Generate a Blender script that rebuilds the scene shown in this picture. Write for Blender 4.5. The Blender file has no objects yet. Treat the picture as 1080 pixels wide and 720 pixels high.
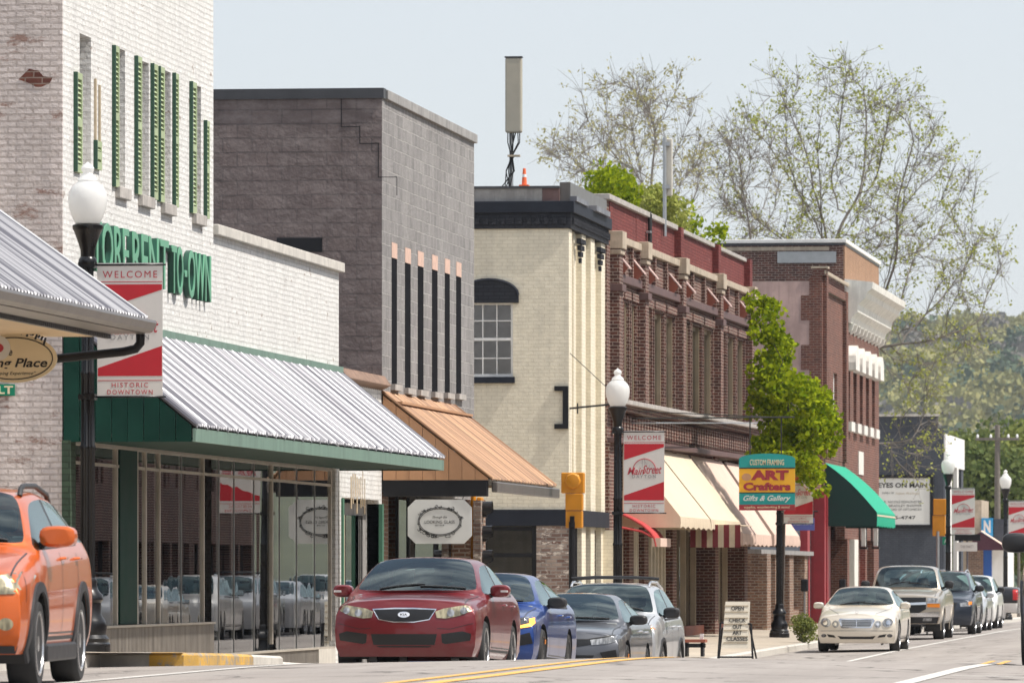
import bpy, bmesh, math, random
import numpy as np
from mathutils import Vector, Matrix, noise
from mathutils.bvhtree import BVHTree
from mathutils.geometry import tessellate_polygon
R = math.radians
random.seed(7)
rng = np.random.default_rng(11)
sc = bpy.context.scene
COL = sc.collection

# ------------------------------------------------------------------ camera, sky, sun, exposure
FPX = 7200.0                      # focal length in 1080-wide pixels
TH = math.atan(890.0 / FPX)       # camera yawed left of the street's direction
CT, ST = math.cos(TH), math.sin(TH)
cd = bpy.data.cameras.new('camera'); cam = bpy.data.objects.new('camera', cd); COL.objects.link(cam)
cam.location = (0, 0, 0); cam.rotation_euler = (R(90), 0, TH)
cd.sensor_width = 36; cd.lens = FPX / 1080 * 36; cd.shift_y = (608 - 360) / 1080.0
cd.clip_start = 1; cd.clip_end = 9000
cd.dof.use_dof = True; cd.dof.focus_distance = 92; cd.dof.aperture_fstop = 9
sc.camera = cam
SUN_EL, SUN_AZ = 56.0, 7.0        # to the right of the street, a little towards the camera
w = bpy.data.worlds.new('World'); sc.world = w; w.use_nodes = True
nt = w.node_tree; bg = nt.nodes['Background']
sky = nt.nodes.new('ShaderNodeTexSky'); sky.sky_type = 'NISHITA'; sky.sun_disc = False
sky.sun_elevation = R(SUN_EL); sky.sun_rotation = R(90 + SUN_AZ)
sky.altitude = 200; sky.air_density = 1.0; sky.dust_density = 1.0; sky.ozone_density = 1.5
hazy = nt.nodes.new('ShaderNodeMix'); hazy.data_type = 'RGBA'; hazy.inputs[0].default_value = .72   # thin high haze over the whole sky
nt.links.new(sky.outputs[0], hazy.inputs[6]); hazy.inputs[7].default_value = (6.2, 6.4, 6.7, 1)
# thin broken cloud added high overhead, out of view, to vary car reflections
tcw = nt.nodes.new('ShaderNodeTexCoord'); mpw = nt.nodes.new('ShaderNodeMapping'); mpw.inputs['Scale'].default_value = (2.2, 2.2, 5)
nzw = nt.nodes.new('ShaderNodeTexNoise'); nzw.inputs['Scale'].default_value = 1.6; nzw.inputs['Detail'].default_value = 7; nzw.inputs['Roughness'].default_value = .6
rpw = nt.nodes.new('ShaderNodeValToRGB'); rpw.color_ramp.elements[0].position = .42; rpw.color_ramp.elements[1].position = .62
spw = nt.nodes.new('ShaderNodeSeparateXYZ'); elw = nt.nodes.new('ShaderNodeMapRange'); elw.inputs[1].default_value = .2; elw.inputs[2].default_value = .5
mlw = nt.nodes.new('ShaderNodeMath'); mlw.operation = 'MULTIPLY'; clw = nt.nodes.new('ShaderNodeMix'); clw.data_type = 'RGBA'
dkw = nt.nodes.new('ShaderNodeMix'); dkw.data_type = 'RGBA'; dkw.inputs[7].default_value = (2.3, 2.9, 4.0, 1)
nt.links.new(tcw.outputs['Generated'], mpw.inputs[0]); nt.links.new(mpw.outputs[0], nzw.inputs['Vector']); nt.links.new(nzw.outputs[0], rpw.inputs[0])
nt.links.new(tcw.outputs['Generated'], spw.inputs[0]); nt.links.new(spw.outputs[2], elw.inputs[0])
nt.links.new(elw.outputs[0], dkw.inputs[0]); nt.links.new(hazy.outputs[2], dkw.inputs[6])
nt.links.new(rpw.outputs[0], mlw.inputs[0]); nt.links.new(elw.outputs[0], mlw.inputs[1]); nt.links.new(mlw.outputs[0], clw.inputs[0]); nt.links.new(dkw.outputs[2], clw.inputs[6]); clw.inputs[7].default_value = (10.5, 10.6, 10.8, 1)
nt.links.new(clw.outputs[2], bg.inputs[0]); bg.inputs[1].default_value = 0.100
sd = bpy.data.lights.new('sun', 'SUN'); sd.energy = 4.0; sd.angle = R(0.53); sd.color = (1, .94, .86)
so = bpy.data.objects.new('sun', sd); COL.objects.link(so)
sv = Vector((math.cos(R(SUN_EL)) * math.cos(R(SUN_AZ)), -math.cos(R(SUN_EL)) * math.sin(R(SUN_AZ)), math.sin(R(SUN_EL))))
so.rotation_euler = sv.to_track_quat('Z', 'Y').to_euler(); so.location = (40, -20, 60)
sc.view_settings.view_transform = 'Standard'; sc.view_settings.look = 'None'
sc.view_settings.exposure = 0.44; sc.view_settings.gamma = 1; sc.view_settings.use_curve_mapping = False
sc.cycles.max_bounces = 10; sc.cycles.transparent_max_bounces = 12; sc.cycles.volume_bounces = 0
sc.cycles.use_denoising = True; sc.cycles.caustics_reflective = False; sc.cycles.caustics_refractive = False

# ------------------------------------------------------------------ measuring: world metres from the surveyed picture
def py_(px, X=-16.0):
    t = (px - 540) / FPX
    return X * (CT + t * ST) / (t * CT - ST)
def px_(px, Y):
    t = (px - 540) / FPX
    return Y * (t * CT - ST) / (CT + t * ST)
def dep(X, Y): return -X * ST + Y * CT
def pz_(py, X, Y): return (608 - py) * dep(X, Y) / FPX
def pf(py, Y): return pz_(py, FX, Y)
FX = -16.0                        # the facade line
def interp(x, xs, ys): return float(np.interp(x, xs, ys))
PYS = [0, 40, 60, 66, 70, 75, 81, 90, 101, 115, 150, 175, 200, 235, 300, 400, 900]
PZS = [-.80, -.79, -.77, -.765, -.82, -.93, -1.06, -1.29, -1.64, -1.72, -1.58, -1.53, -1.5, -1.55, -1.6, -1.6, -1.6]
XC = -6.9                         # crown of the road
def roadz(X, Y):
    s = 0
    for k in (-4, -2, 0, 2, 4): s += interp(Y + k, PYS, PZS)
    return s / 5 - .02 * min(abs(X - XC), 5.7)
def kerbx(Y):
    if 68.0 <= Y <= 73.5: return -11.6
    if 73.5 < Y < 77: return -11.6 - (Y - 73.5) / 3.5
    return -12.6
def walkz(X, Y):
    k = -12.6
    return roadz(k, Y) + .15 + .022 * max(0, k - X if X < k else 0) + (0 if X < k else 0)

# ------------------------------------------------------------------ materials
def nn(t, typ, **kw):
    n = t.nodes.new(typ)
    for k, v in kw.items(): setattr(n, k, v)
    return n
def inp(n, **kw):
    for k, v in kw.items():
        n.inputs[k.replace('_', ' ')].default_value = v
def c4(c): return (c[0], c[1], c[2], 1)
def mix(t, f, a, b, mode='MIX'):
    m = nn(t, 'ShaderNodeMix', data_type='RGBA', blend_type=mode)
    for s, v in ((m.inputs[0], f), (m.inputs[6], a), (m.inputs[7], b)):
        if isinstance(v, bpy.types.NodeSocket): t.links.new(v, s)
        elif isinstance(v, (int, float)): s.default_value = v
        else: s.default_value = c4(v)
    return m.outputs[2]
def ramp(t, src, p0, p1, c0=(0, 0, 0), c1=(1, 1, 1)):
    r = nn(t, 'ShaderNodeValToRGB'); r.color_ramp.elements[0].position = p0; r.color_ramp.elements[1].position = p1
    r.color_ramp.elements[0].color = c4(c0); r.color_ramp.elements[1].color = c4(c1)
    t.links.new(src, r.inputs[0]); return r.outputs[0]
def geo(t): return nn(t, 'ShaderNodeNewGeometry').outputs['Position']
def noi(t, vec, scale, detail=4, rough=.6):
    n = nn(t, 'ShaderNodeTexNoise'); inp(n, Scale=scale, Detail=detail, Roughness=rough)
    if vec is not None: t.links.new(vec, n.inputs['Vector'])
    return n.outputs[0]
def mapv(t, vec, scale):
    m = nn(t, 'ShaderNodeMapping'); m.inputs['Scale'].default_value = scale; t.links.new(vec, m.inputs[0]); return m.outputs[0]
def bumpn(t, h, strength, dist):
    b = nn(t, 'ShaderNodeBump'); inp(b, Strength=strength, Distance=dist); t.links.new(h, b.inputs['Height']); return b.outputs[0]
MATS = {}
def newmat(name):
    m = bpy.data.materials.new(name); m.use_nodes = True; MATS[name] = m
    return m, m.node_tree, m.node_tree.nodes['Principled BSDF']
def M(name, col, rough=.6, metal=0, var=.12, scale=3.0, bump=0, coat=0, spec=.5, obj=False, streak=0):
    if name in MATS: return MATS[name]
    m, t, p = newmat(name)
    inp(p, Roughness=rough, Metallic=metal); p.inputs['Specular IOR Level'].default_value = spec
    if coat: inp(p, Coat_Weight=coat, Coat_Roughness=.03)
    v = nn(t, 'ShaderNodeTexCoord').outputs['Object'] if obj else geo(t)
    if var or streak:
        n = noi(t, v, scale, 5)
        c = mix(t, ramp(t, n, .3, .7), tuple(x * (1 - var) for x in col), tuple(min(1, x * (1 + var)) for x in col))
        if streak:
            n2 = noi(t, mapv(t, v, (5, 5, .5)), 1.0, 5)
            c = mix(t, ramp(t, n2, .45, .75), c, tuple(x * (1 - streak) for x in col))
        t.links.new(c, p.inputs['Base Color'])
        r = nn(t, 'ShaderNodeMath', operation='MULTIPLY_ADD'); t.links.new(n, r.inputs[0]); r.inputs[1].default_value = .2; r.inputs[2].default_value = max(0, rough - .1)
        if rough > .25: t.links.new(r.outputs[0], p.inputs['Roughness'])
    else: p.inputs['Base Color'].default_value = c4(col)
    if bump: t.links.new(bumpn(t, noi(t, v, 40, 3), bump, .01), p.inputs['Normal'])
    return m
def brick(name, c1, c2, mortar, bw=.215, bh=.076, ms=.010, bump=.5, stain=None, stain_lo=.55, stain_hi=.62, blot=.2, rough=.85, soft=.1, sz=1.6, shift=.5, streak=.22):
    """courses follow x+y and z: right for every wall square to the street"""
    m, t, p = newmat(name)
    g = geo(t); s = nn(t, 'ShaderNodeSeparateXYZ'); t.links.new(g, s.inputs[0])
    a = nn(t, 'ShaderNodeMath', operation='ADD'); t.links.new(s.outputs[0], a.inputs[0]); t.links.new(s.outputs[1], a.inputs[1])
    c = nn(t, 'ShaderNodeCombineXYZ'); t.links.new(a.outputs[0], c.inputs[0]); t.links.new(s.outputs[2], c.inputs[1])
    # slightly uneven courses
    wn = nn(t, 'ShaderNodeTexNoise'); inp(wn, Scale=2.5, Detail=3); t.links.new(g, wn.inputs['Vector'])
    va = nn(t, 'ShaderNodeVectorMath', operation='MULTIPLY_ADD'); t.links.new(wn.outputs['Color'], va.inputs[0]); va.inputs[1].default_value = (.04, .035, 0); t.links.new(c.outputs[0], va.inputs[2])
    b = nn(t, 'ShaderNodeTexBrick'); inp(b, Scale=1.0, Mortar_Size=ms, Mortar_Smooth=soft, Bias=0.0, Brick_Width=bw, Row_Height=bh)
    b.offset = shift
    b.inputs['Color1'].default_value = c4(c1); b.inputs['Color2'].default_value = c4(c2); b.inputs['Mortar'].default_value = c4(mortar)
    t.links.new(va.outputs[0], b.inputs['Vector'])
    col = b.outputs['Color']
    n1 = noi(t, g, .7, 5); col = mix(t, ramp(t, n1, .3, .7), col, mix(t, blot, col, (.05, .045, .04)))
    st_ = noi(t, mapv(t, g, (2.6, 2.6, .22)), 1.0, 5, .7); col = mix(t, 1.0, col, ramp(t, st_, .42, .72, (1, 1, 1), (1 - streak, 1 - streak, 1 - streak * .95)), 'MULTIPLY')
    pn = noi(t, g, 5.5, 3); col = mix(t, 1.0, col, ramp(t, pn, .35, .65, (.93, .93, .93), (1.05, 1.05, 1.05)), 'MULTIPLY')
    fac = None
    if stain:
        n2 = noi(t, mapv(t, g, (1, 1, 2.2)), sz, 8, .72)
        fac = ramp(t, n2, stain_lo, stain_hi); col = mix(t, fac, col, stain)
    t.links.new(col, p.inputs['Base Color']); inp(p, Roughness=rough); p.inputs['Specular IOR Level'].default_value = .3
    h = nn(t, 'ShaderNodeMath', operation='MULTIPLY_ADD'); t.links.new(b.outputs['Fac'], h.inputs[0]); h.inputs[1].default_value = -1.0
    t.links.new(noi(t, g, 14, 4), h.inputs[2])
    t.links.new(bumpn(t, h.outputs[0], bump, .018), p.inputs['Normal'])
    return m
def glass(name, tint=(.5, .56, .55), wave=0.0, wscale=(1, 1, .15), refl=1.0, trans=.55, ior=1.75):
    m, t, p = newmat(name); t.nodes.remove(p); out = t.nodes['Material Output']
    tr = nn(t, 'ShaderNodeBsdfTransparent'); tr.inputs[0].default_value = c4(tuple(trans * x * 1.7 for x in tint))
    gl = nn(t, 'ShaderNodeBsdfGlossy'); inp(gl, Roughness=.01); gl.inputs[0].default_value = c4(refl) if isinstance(refl, tuple) else (refl, refl, refl, 1)
    fr = nn(t, 'ShaderNodeFresnel'); inp(fr, IOR=ior)
    mx = nn(t, 'ShaderNodeMixShader')
    t.links.new(fr.outputs[0], mx.inputs[0]); t.links.new(tr.outputs[0], mx.inputs[1]); t.links.new(gl.outputs[0], mx.inputs[2]); t.links.new(mx.outputs[0], out.inputs[0])
    if wave:
        bn = bumpn(t, noi(t, mapv(t, geo(t), wscale), 1.0, 2), wave, .05)
        t.links.new(bn, gl.inputs['Normal']); t.links.new(bn, fr.inputs['Normal'])
    return m

# ------------------------------------------------------------------ mesh collecting and tagging
def tag(o, label=None, cat=None, group=None, kind=None):
    if label: o['label'] = label
    if cat: o['category'] = cat
    if group: o['group'] = group
    if kind: o['kind'] = kind
    return o
def empty(name, label, cat, group=None, loc=(0, 0, 0)):
    o = bpy.data.objects.new(name, None); COL.objects.link(o); o.location = loc; o.empty_display_size = .3
    return tag(o, label, cat, group)
def settle(root, loc):
    """move the origin to the thing's base without moving its shapes"""
    v = Vector(loc); done = set()
    def go(o):
        if o.type == 'MESH' and o.data.name not in done:
            o.data.transform(Matrix.Translation(-v)); done.add(o.data.name)
        for ch in o.children: go(ch)
    go(root); root.location = v
    return root
def copy_tree(o, parent=None):
    c = o.copy(); COL.objects.link(c); c.parent = parent
    for ch in list(o.children): copy_tree(ch, c)
    return c
class MB:
    def __init__(s): s.v = []; s.f = []; s.sm = []
    def add(s, vs, fs, smooth=False):
        n = len(s.v); s.v += [tuple(v) for v in vs]; s.f += [tuple(i + n for i in f) for f in fs]; s.sm += [smooth] * len(fs); return s
    def box(s, x0, x1, y0, y1, z0, z1):
        if x0 > x1: x0, x1 = x1, x0
        if y0 > y1: y0, y1 = y1, y0
        if z0 > z1: z0, z1 = z1, z0
        return s.add([(x0, y0, z0), (x1, y0, z0), (x1, y1, z0), (x0, y1, z0), (x0, y0, z1), (x1, y0, z1), (x1, y1, z1), (x0, y1, z1)],
                     [(0, 3, 2, 1), (4, 5, 6, 7), (0, 1, 5, 4), (1, 2, 6, 5), (2, 3, 7, 6), (3, 0, 4, 7)])
    def prism(s, pts, axis, a, b):
        """polygon in the plane across axis, extruded from a to b along it (x: pts=(y,z); y: pts=(x,z); z: pts=(x,y))"""
        n = len(pts)
        def P(p, t): return (t, p[0], p[1]) if axis == 'x' else (p[0], t, p[1]) if axis == 'y' else (p[0], p[1], t)
        vs = [P(p, a) for p in pts] + [P(p, b) for p in pts]
        tri = tessellate_polygon([[Vector((p[0], p[1], 0)) for p in pts]])
        fs = [tuple(t) for t in tri] + [tuple(i + n for i in reversed(t)) for t in tri]
        fs += [(i, (i + 1) % n, (i + 1) % n + n, i + n) for i in range(n)]
        return s.add(vs, fs)
    def tube(s, pts, r, n=8, cap=True, smooth=True):
        pts = [Vector(p) for p in pts]; rs = r if isinstance(r, (list, tuple)) else [r] * len(pts)
        vs = []; fs = []; ref = None
        for i, p in enumerate(pts):
            d = (pts[min(i + 1, len(pts) - 1)] - pts[max(i - 1, 0)]).normalized()
            if ref is None or abs(ref.dot(d)) > .98: ref = Vector((0, 0, 1)) if abs(d.z) < .9 else Vector((1, 0, 0))
            u = d.cross(ref).normalized(); v = u.cross(d).normalized(); ref = v
            for k in range(n):
                a = 2 * math.pi * k / n; vs.append(p + (u * math.cos(a) + v * math.sin(a)) * rs[i])
        for i in range(len(pts) - 1):
            for k in range(n):
                fs.append((i * n + k, i * n + (k + 1) % n, (i + 1) * n + (k + 1) % n, (i + 1) * n + k))
        if cap: fs += [tuple(range(n)), tuple(range(len(pts) * n - n, len(pts) * n))[::-1]]
        return s.add(vs, fs, smooth)
    def lathe(s, prof, n=24, axis='z', c=(0, 0, 0), flute=0, nf=0):
        vs = []; fs = []
        for (r, h) in prof:
            for k in range(n):
                a = 2 * math.pi * k / n; rr = r * (1 - (flute if nf and (k % 2) else 0))
                q = (rr * math.cos(a), rr * math.sin(a), h)
                if axis == 'x': q = (q[2], q[0], q[1])
                elif axis == 'y': q = (q[0], q[2], q[1])
                vs.append((q[0] + c[0], q[1] + c[1], q[2] + c[2]))
        for i in range(len(prof) - 1):
            for k in range(n):
                fs.append((i * n + k, i * n + (k + 1) % n, (i + 1) * n + (k + 1) % n, (i + 1) * n + k))
        fs += [tuple(range(n)), tuple(range(len(prof) * n - n, len(prof) * n))[::-1]]
        return s.add(vs, fs, True)
    def build(s, name, mat, parent=None, bevel=0, sharp=40, recalc=True):
        me = bpy.data.meshes.new(name); me.from_pydata(s.v, [], s.f)
        bm = bmesh.new(); bm.from_mesh(me)
        if recalc: bmesh.ops.recalc_face_normals(bm, faces=bm.faces)
        bm.faces.ensure_lookup_table()
        for i, f in enumerate(bm.faces): f.smooth = s.sm[i]
        if bevel:
            es = [e for e in bm.edges if len(e.link_faces) == 2 and e.calc_face_angle(0) > .9]
            bmesh.ops.bevel(bm, geom=es, offset=bevel, segments=2, affect='EDGES', profile=.5, clamp_overlap=True)
        for e in bm.edges:
            if len(e.link_faces) == 2 and e.calc_face_angle(0) > R(sharp): e.smooth = False
        bm.to_mesh(me); bm.free()
        o = bpy.data.objects.new(name, me); COL.objects.link(o); me.materials.append(MATS[mat] if isinstance(mat, str) else mat)
        if parent: o.parent = parent
        return o
def nice(name, mat, parent, *boxes, bevel=0):
    b = MB()
    for q in boxes: b.box(*q)
    return b.build(name, mat, parent, bevel=bevel)
def wall_x(mb, x0, x1, y0, y1, z0, z1, holes):
    """a wall along the street between x0 and x1 with openings holes=(y0,y1,z0,z1)"""
    ys = sorted({y0, y1, *[min(max(h[k], y0), y1) for h in holes for k in (0, 1)]})
    zs = sorted({z0, z1, *[min(max(h[k], z0), z1) for h in holes for k in (2, 3)]})
    for a, b in zip(ys[:-1], ys[1:]):
        run = None
        for c, d in zip(zs[:-1], zs[1:]):
            hole = any(h[0] < (a + b) / 2 < h[1] and h[2] < (c + d) / 2 < h[3] for h in holes)
            if not hole: run = (run[0], d) if run else (c, d)
            if hole or d == zs[-1]:
                if run: mb.box(x0, x1, a, b, run[0], run[1]); run = None
    return mb
FONT_CACHE = {}
def text(name, s, w, h, mat, parent, to, extrude=.002, shear=0, bold=0, space=1.0):
    """lettering w by h metres, centred; to(u,v,t) gives the place of a point u across, v up, t out"""
    cu = bpy.data.curves.new('lettering', 'FONT'); cu.body = s; cu.extrude = .05; cu.shear = shear; cu.offset = bold; cu.space_character = space; cu.resolution_u = 3
    o = bpy.data.objects.new('lettering', cu); COL.objects.link(o)
    bpy.context.view_layer.update()
    me = bpy.data.meshes.new_from_object(o.evaluated_get(bpy.context.evaluated_depsgraph_get()))
    bpy.data.objects.remove(o); bpy.data.curves.remove(cu)
    xs = [v.co.x for v in me.vertices]; ys = [v.co.y for v in me.vertices]
    cx, cy = (min(xs) + max(xs)) / 2, (min(ys) + max(ys)) / 2; sx = w / (max(xs) - min(xs)); sy = h / (max(ys) - min(ys))
    for v in me.vertices:
        v.co = to((v.co.x - cx) * sx, (v.co.y - cy) * sy, (v.co.z + .05) / .1 * extrude)
    me.name = name
    me.materials.append(MATS[mat]); o = bpy.data.objects.new(name, me); COL.objects.link(o); o.parent = parent
    return o
def face_y(cx, Y, cz): return lambda u, v, t: (cx + u, Y - t, cz + v)          # reads from the camera's side
def face_x(X, cy, cz): return lambda u, v, t: (X + t, cy + u, cz + v)          # reads from the street
# ------------------------------------------------------------------ the materials of the place
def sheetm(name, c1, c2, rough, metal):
    # weathered ribbed metal: rib sheen painted in as light and dark stripes
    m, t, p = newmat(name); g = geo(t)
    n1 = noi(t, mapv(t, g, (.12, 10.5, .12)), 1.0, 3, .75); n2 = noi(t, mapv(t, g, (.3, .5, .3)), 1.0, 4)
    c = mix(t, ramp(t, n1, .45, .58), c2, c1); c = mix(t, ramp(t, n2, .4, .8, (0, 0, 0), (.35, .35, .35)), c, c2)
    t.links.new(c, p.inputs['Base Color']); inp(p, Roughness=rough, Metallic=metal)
brick('dark_green_brick', (.06, .10, .06), (.04, .07, .045), (.03, .05, .03), bump=.6, blot=.2)
brick('white_brick', (.78, .77, .745), (.73, .72, .695), (.67, .655, .625), streak=.10, bump=1.3, stain=(.40, .34, .30), stain_lo=.62, stain_hi=.66, blot=.05, sz=2.8)
brick('beige_painted_brick', (.74, .66, .63), (.66, .59, .56), (.56, .49, .46), bump=1.6, stain=(.30, .20, .17), stain_lo=.575, stain_hi=.64, blot=.1, sz=1.3)
brick('cream_brick', (.80, .735, .59), (.77, .705, .56), (.70, .63, .49), bump=.28, blot=.05, streak=.13)
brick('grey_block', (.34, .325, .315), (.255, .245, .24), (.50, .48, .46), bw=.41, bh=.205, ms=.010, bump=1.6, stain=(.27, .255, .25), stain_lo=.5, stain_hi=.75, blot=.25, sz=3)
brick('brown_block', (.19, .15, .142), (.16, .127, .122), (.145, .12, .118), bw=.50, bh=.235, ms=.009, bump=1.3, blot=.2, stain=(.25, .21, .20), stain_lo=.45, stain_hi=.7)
brick('dark_red_brick', (.19, .068, .048), (.085, .034, .028), (.42, .33, .27), ms=.010, bump=.7, stain=(.08, .05, .05), stain_lo=.55, stain_hi=.75, blot=.35)
brick('red_painted_brick', (.24, .055, .048), (.19, .042, .038), (.15, .035, .032), bump=1.0, stain=(.34, .17, .15), stain_lo=.60, stain_hi=.75, blot=.2)
brick('maroon_brick', (.23, .078, .05), (.13, .043, .032), (.30, .22, .18), ms=.009, bump=.6, blot=.3)
brick('orange_brick', (.40, .22, .125), (.32, .17, .10), (.36, .26, .18), bump=.5, blot=.15)
brick('brown_brick', (.34, .19, .12), (.19, .10, .07), (.40, .34, .28), ms=.012, bump=.6, stain=(.5, .38, .28), stain_lo=.6, stain_hi=.66, blot=.3)
brick('mixed_brick', (.42, .33, .27), (.17, .09, .07), (.33, .29, .26), ms=.012, bump=.6, stain=(.62, .55, .48), stain_lo=.57, stain_hi=.6, blot=.2, sz=4)
brick('black_painted_brick', (.035, .037, .045), (.028, .03, .038), (.02, .022, .028), bump=.5, blot=.1)
brick('slate_painted_brick', (.085, .095, .115), (.075, .085, .105), (.06, .068, .085), bump=.4, blot=.15)
M('pink_stucco', (.47, .33, .30), .9, var=.2, scale=1.5, bump=.6, streak=.25)
M('white_trim', (.80, .79, .76), .6, var=.06, streak=.1)
M('tan_trim', (.50, .41, .29), .75, var=.15, streak=.25)
M('window_tan', (.36, .28, .19), .75, var=.15, streak=.25)
M('tan_stone', (.46, .38, .29), .8, var=.2, scale=6, bump=.3, streak=.3)
M('grey_stone', (.42, .39, .36), .85, var=.2, scale=6, bump=.4, streak=.3)
M('white_wood', (.78, .76, .70), .6, var=.1, streak=.35)
M('brown_wood_trim', (.13, .075, .07), .65, var=.2, streak=.2)
M('dark_flashing', (.07, .07, .075), .45, .5)
M('black_paint', (.010, .010, .012), .5, var=.2, spec=.3)
M('navy_paint', (.018, .021, .03), .6, var=.15, spec=.2)
M('dark_green', (.008, .045, .032), .6, var=.15, spec=.12)
M('mid_green', (.07, .20, .13), .5, var=.15, streak=.3)
M('sage_green', (.16, .25, .20), .55, var=.1, streak=.25)
M('shutter_green', (.36, .43, .25), .6, var=.12, streak=.15)
M('shutter_edge', (.025, .075, .045), .6, var=.12)
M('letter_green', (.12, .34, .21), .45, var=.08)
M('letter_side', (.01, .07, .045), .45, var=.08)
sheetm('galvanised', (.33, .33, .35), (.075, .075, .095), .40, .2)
M('fascia_white', (.62, .63, .64), .4, .2, var=.1, streak=.2)
M('gutter_brown', (.14, .125, .115), .35, .3, var=.15, streak=.2)
M('dark_corrugated', (.10, .10, .105), .5, .3, var=.15)
M('soffit_cream', (.70, .53, .33), .7, var=.08)
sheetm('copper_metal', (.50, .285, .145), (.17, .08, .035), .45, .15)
M('copper_cheek', (.52, .28, .145), .5, .1, var=.08, streak=.15)
M('aluminium', (.58, .53, .46), .4, .4, var=.1)
M('ribbed_metal', (.34, .31, .28), .45, .5, var=.15, streak=.3)
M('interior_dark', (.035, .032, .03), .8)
brick('interior_wall', (.30, .13, .09), (.22, .09, .065), (.30, .25, .2), bump=.2, blot=.2)
M('curtain', (.62, .57, .47), .9, var=.15)
M('peach_block', (.60, .41, .33), .8, var=.15, scale=8)
M('concrete_light', (.55, .52, .47), .85, var=.15, scale=5, bump=.4, streak=.2)
M('concrete_grey', (.30, .29, .28), .85, var=.2, scale=4, bump=.4, streak=.35)
M('terracotta', (.22, .14, .10), .7, var=.3, scale=6)
M('rust_paint', (.42, .33, .22), .8, var=.4, scale=9)
M('roof_tar', (.12, .12, .12), .9)
M('fabric_beige', (.66, .55, .405), .9, var=.05, streak=.1)
M('fabric_pink', (.68, .50, .41), .9, var=.05, streak=.15)
M('fabric_green', (.004, .34, .20), .75, var=.05)
M('fabric_green_shaded', (.004, .035, .028), .85, var=.1)  # the awning green darkened to put shade on its side panels
M('fabric_red', (.48, .05, .05), .8, var=.1)
M('fabric_maroon', (.09, .03, .045), .85, var=.1)
M('fabric_red_shaded', (.16, .02, .025), .9, var=.1)
M('red_paint', (.34, .03, .04), .5, var=.12)
M('lamp_black', (.008, .008, .009), .3, .1, var=.2, spec=.5)
def globem():
    m, t, p = newmat('lamp_globe'); out = t.nodes['Material Output']; inp(p, Roughness=.2); p.inputs['Base Color'].default_value = (.9, .9, .89, 1)
    tl_ = nn(t, 'ShaderNodeBsdfTranslucent'); tl_.inputs[0].default_value = (.95, .95, .93, 1); mx = nn(t, 'ShaderNodeMixShader'); mx.inputs[0].default_value = .5
    t.links.new(p.outputs[0], mx.inputs[1]); t.links.new(tl_.outputs[0], mx.inputs[2]); t.links.new(mx.outputs[0], out.inputs[0])
globem()
M('banner_white', (.74, .71, .67), .8, var=.03, scale=6)
M('banner_red', (.55, .022, .035), .75, var=.06, scale=6)
M('matte_black', (.010, .010, .012), .95, var=.1, spec=.05)
M('ink_red', (.50, .05, .07), .7, var=0)
M('ink_grey', (.30, .29, .29), .7, var=0)
M('ink_black', (.02, .02, .02), .7, var=0)
M('signal_yellow', (.62, .25, .012), .4, var=.08)
M('signal_lens', (.02, .02, .022), .2, var=0)
M('antenna_tan', (.42, .385, .31), .5, var=.08)
M('antenna_pale', (.60, .57, .50), .5, var=.08)
M('steel', (.42, .43, .44), .35, .8, var=.1)
M('cable_black', (.02, .02, .02), .6, var=0)
M('cone_orange', (.85, .16, .05), .5, var=.05)
M('white_plastic', (.8, .8, .8), .4, var=.03)
M('sign_white', (.70, .70, .67), .55, var=.04)
M('sign_cream', (.78, .66, .44), .5, var=.05)
M('sign_teal', (.01, .32, .31), .45, var=.05)
M('sign_yellow', (.85, .45, .02), .45, var=.05)
M('sign_blue', (.12, .14, .42), .5, var=.05)
M('road_sign_green', (.0, .22, .12), .4, var=.03)
M('board_cream', (.78, .72, .60), .6, var=.06)
M('wood_red', (.33, .10, .06), .6, var=.15)
M('sky_blue_paint', (.03, .30, .60), .5, var=.05)
M('deep_blue_paint', (.02, .10, .38), .5, var=.05)
paintm0 = None
glass('shop_glass', (.88, .88, .84), wave=.05, wscale=(.3, .6, .10), trans=.5)
glass('window_glass', (1, 1, 1), wave=.03, trans=.57)
glass('car_glass', (.84, 1.0, .98), trans=.58, refl=(.86, 1.0, 1.0), ior=1.72)
M('window_blind', (.85, .85, .83), .8, var=.1, scale=4)

# asphalt, with wheel tracks, patches and cracks
def asphalt():
    m, t, p = newmat('asphalt'); g = geo(t)
    n1 = noi(t, mapv(t, g, (1.6, .10, 1)), 1.0, 5); n2 = noi(t, g, 60, 3); n3 = noi(t, g, .35, 5)
    c = mix(t, ramp(t, n1, .35, .65), (.30, .272, .25), (.385, .352, .325))
    c = mix(t, mix(t, .35, (0, 0, 0), ramp(t, n3, .35, .7)), c, (.26, .235, .22))
    c = mix(t, .5, c, mix(t, 1.0, c, ramp(t, n2, .3, .7, (.55, .55, .55), (1.25, 1.25, 1.25)), 'MULTIPLY'))
    v = nn(t, 'ShaderNodeTexVoronoi', feature='DISTANCE_TO_EDGE'); inp(v, Scale=.33); 
    wv = nn(t, 'ShaderNodeVectorMath', operation='MULTIPLY_ADD'); nz = nn(t, 'ShaderNodeTexNoise'); inp(nz, Scale=1.3, Detail=4); t.links.new(g, nz.inputs['Vector'])
    t.links.new(nz.outputs['Color'], wv.inputs[0]); wv.inputs[1].default_value = (1.2, 1.2, 0); t.links.new(g, wv.inputs[2]); t.links.new(wv.outputs[0], v.inputs['Vector'])
    c = mix(t, ramp(t, v.outputs[0], .006, .014), (.10, .092, .085), c)
    c = mix(t, ramp(t, noi(t, mapv(t, g, (1.1, .25, 1)), 1.0, 6, .7), .60, .72, (0, 0, 0), (.55, .55, .55)), c, (.13, .12, .11))
    t.links.new(c, p.inputs['Base Color']); inp(p, Roughness=.9); p.inputs['Specular IOR Level'].default_value = .25
    t.links.new(bumpn(t, n2, .35, .01), p.inputs['Normal'])
asphalt()
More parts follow.
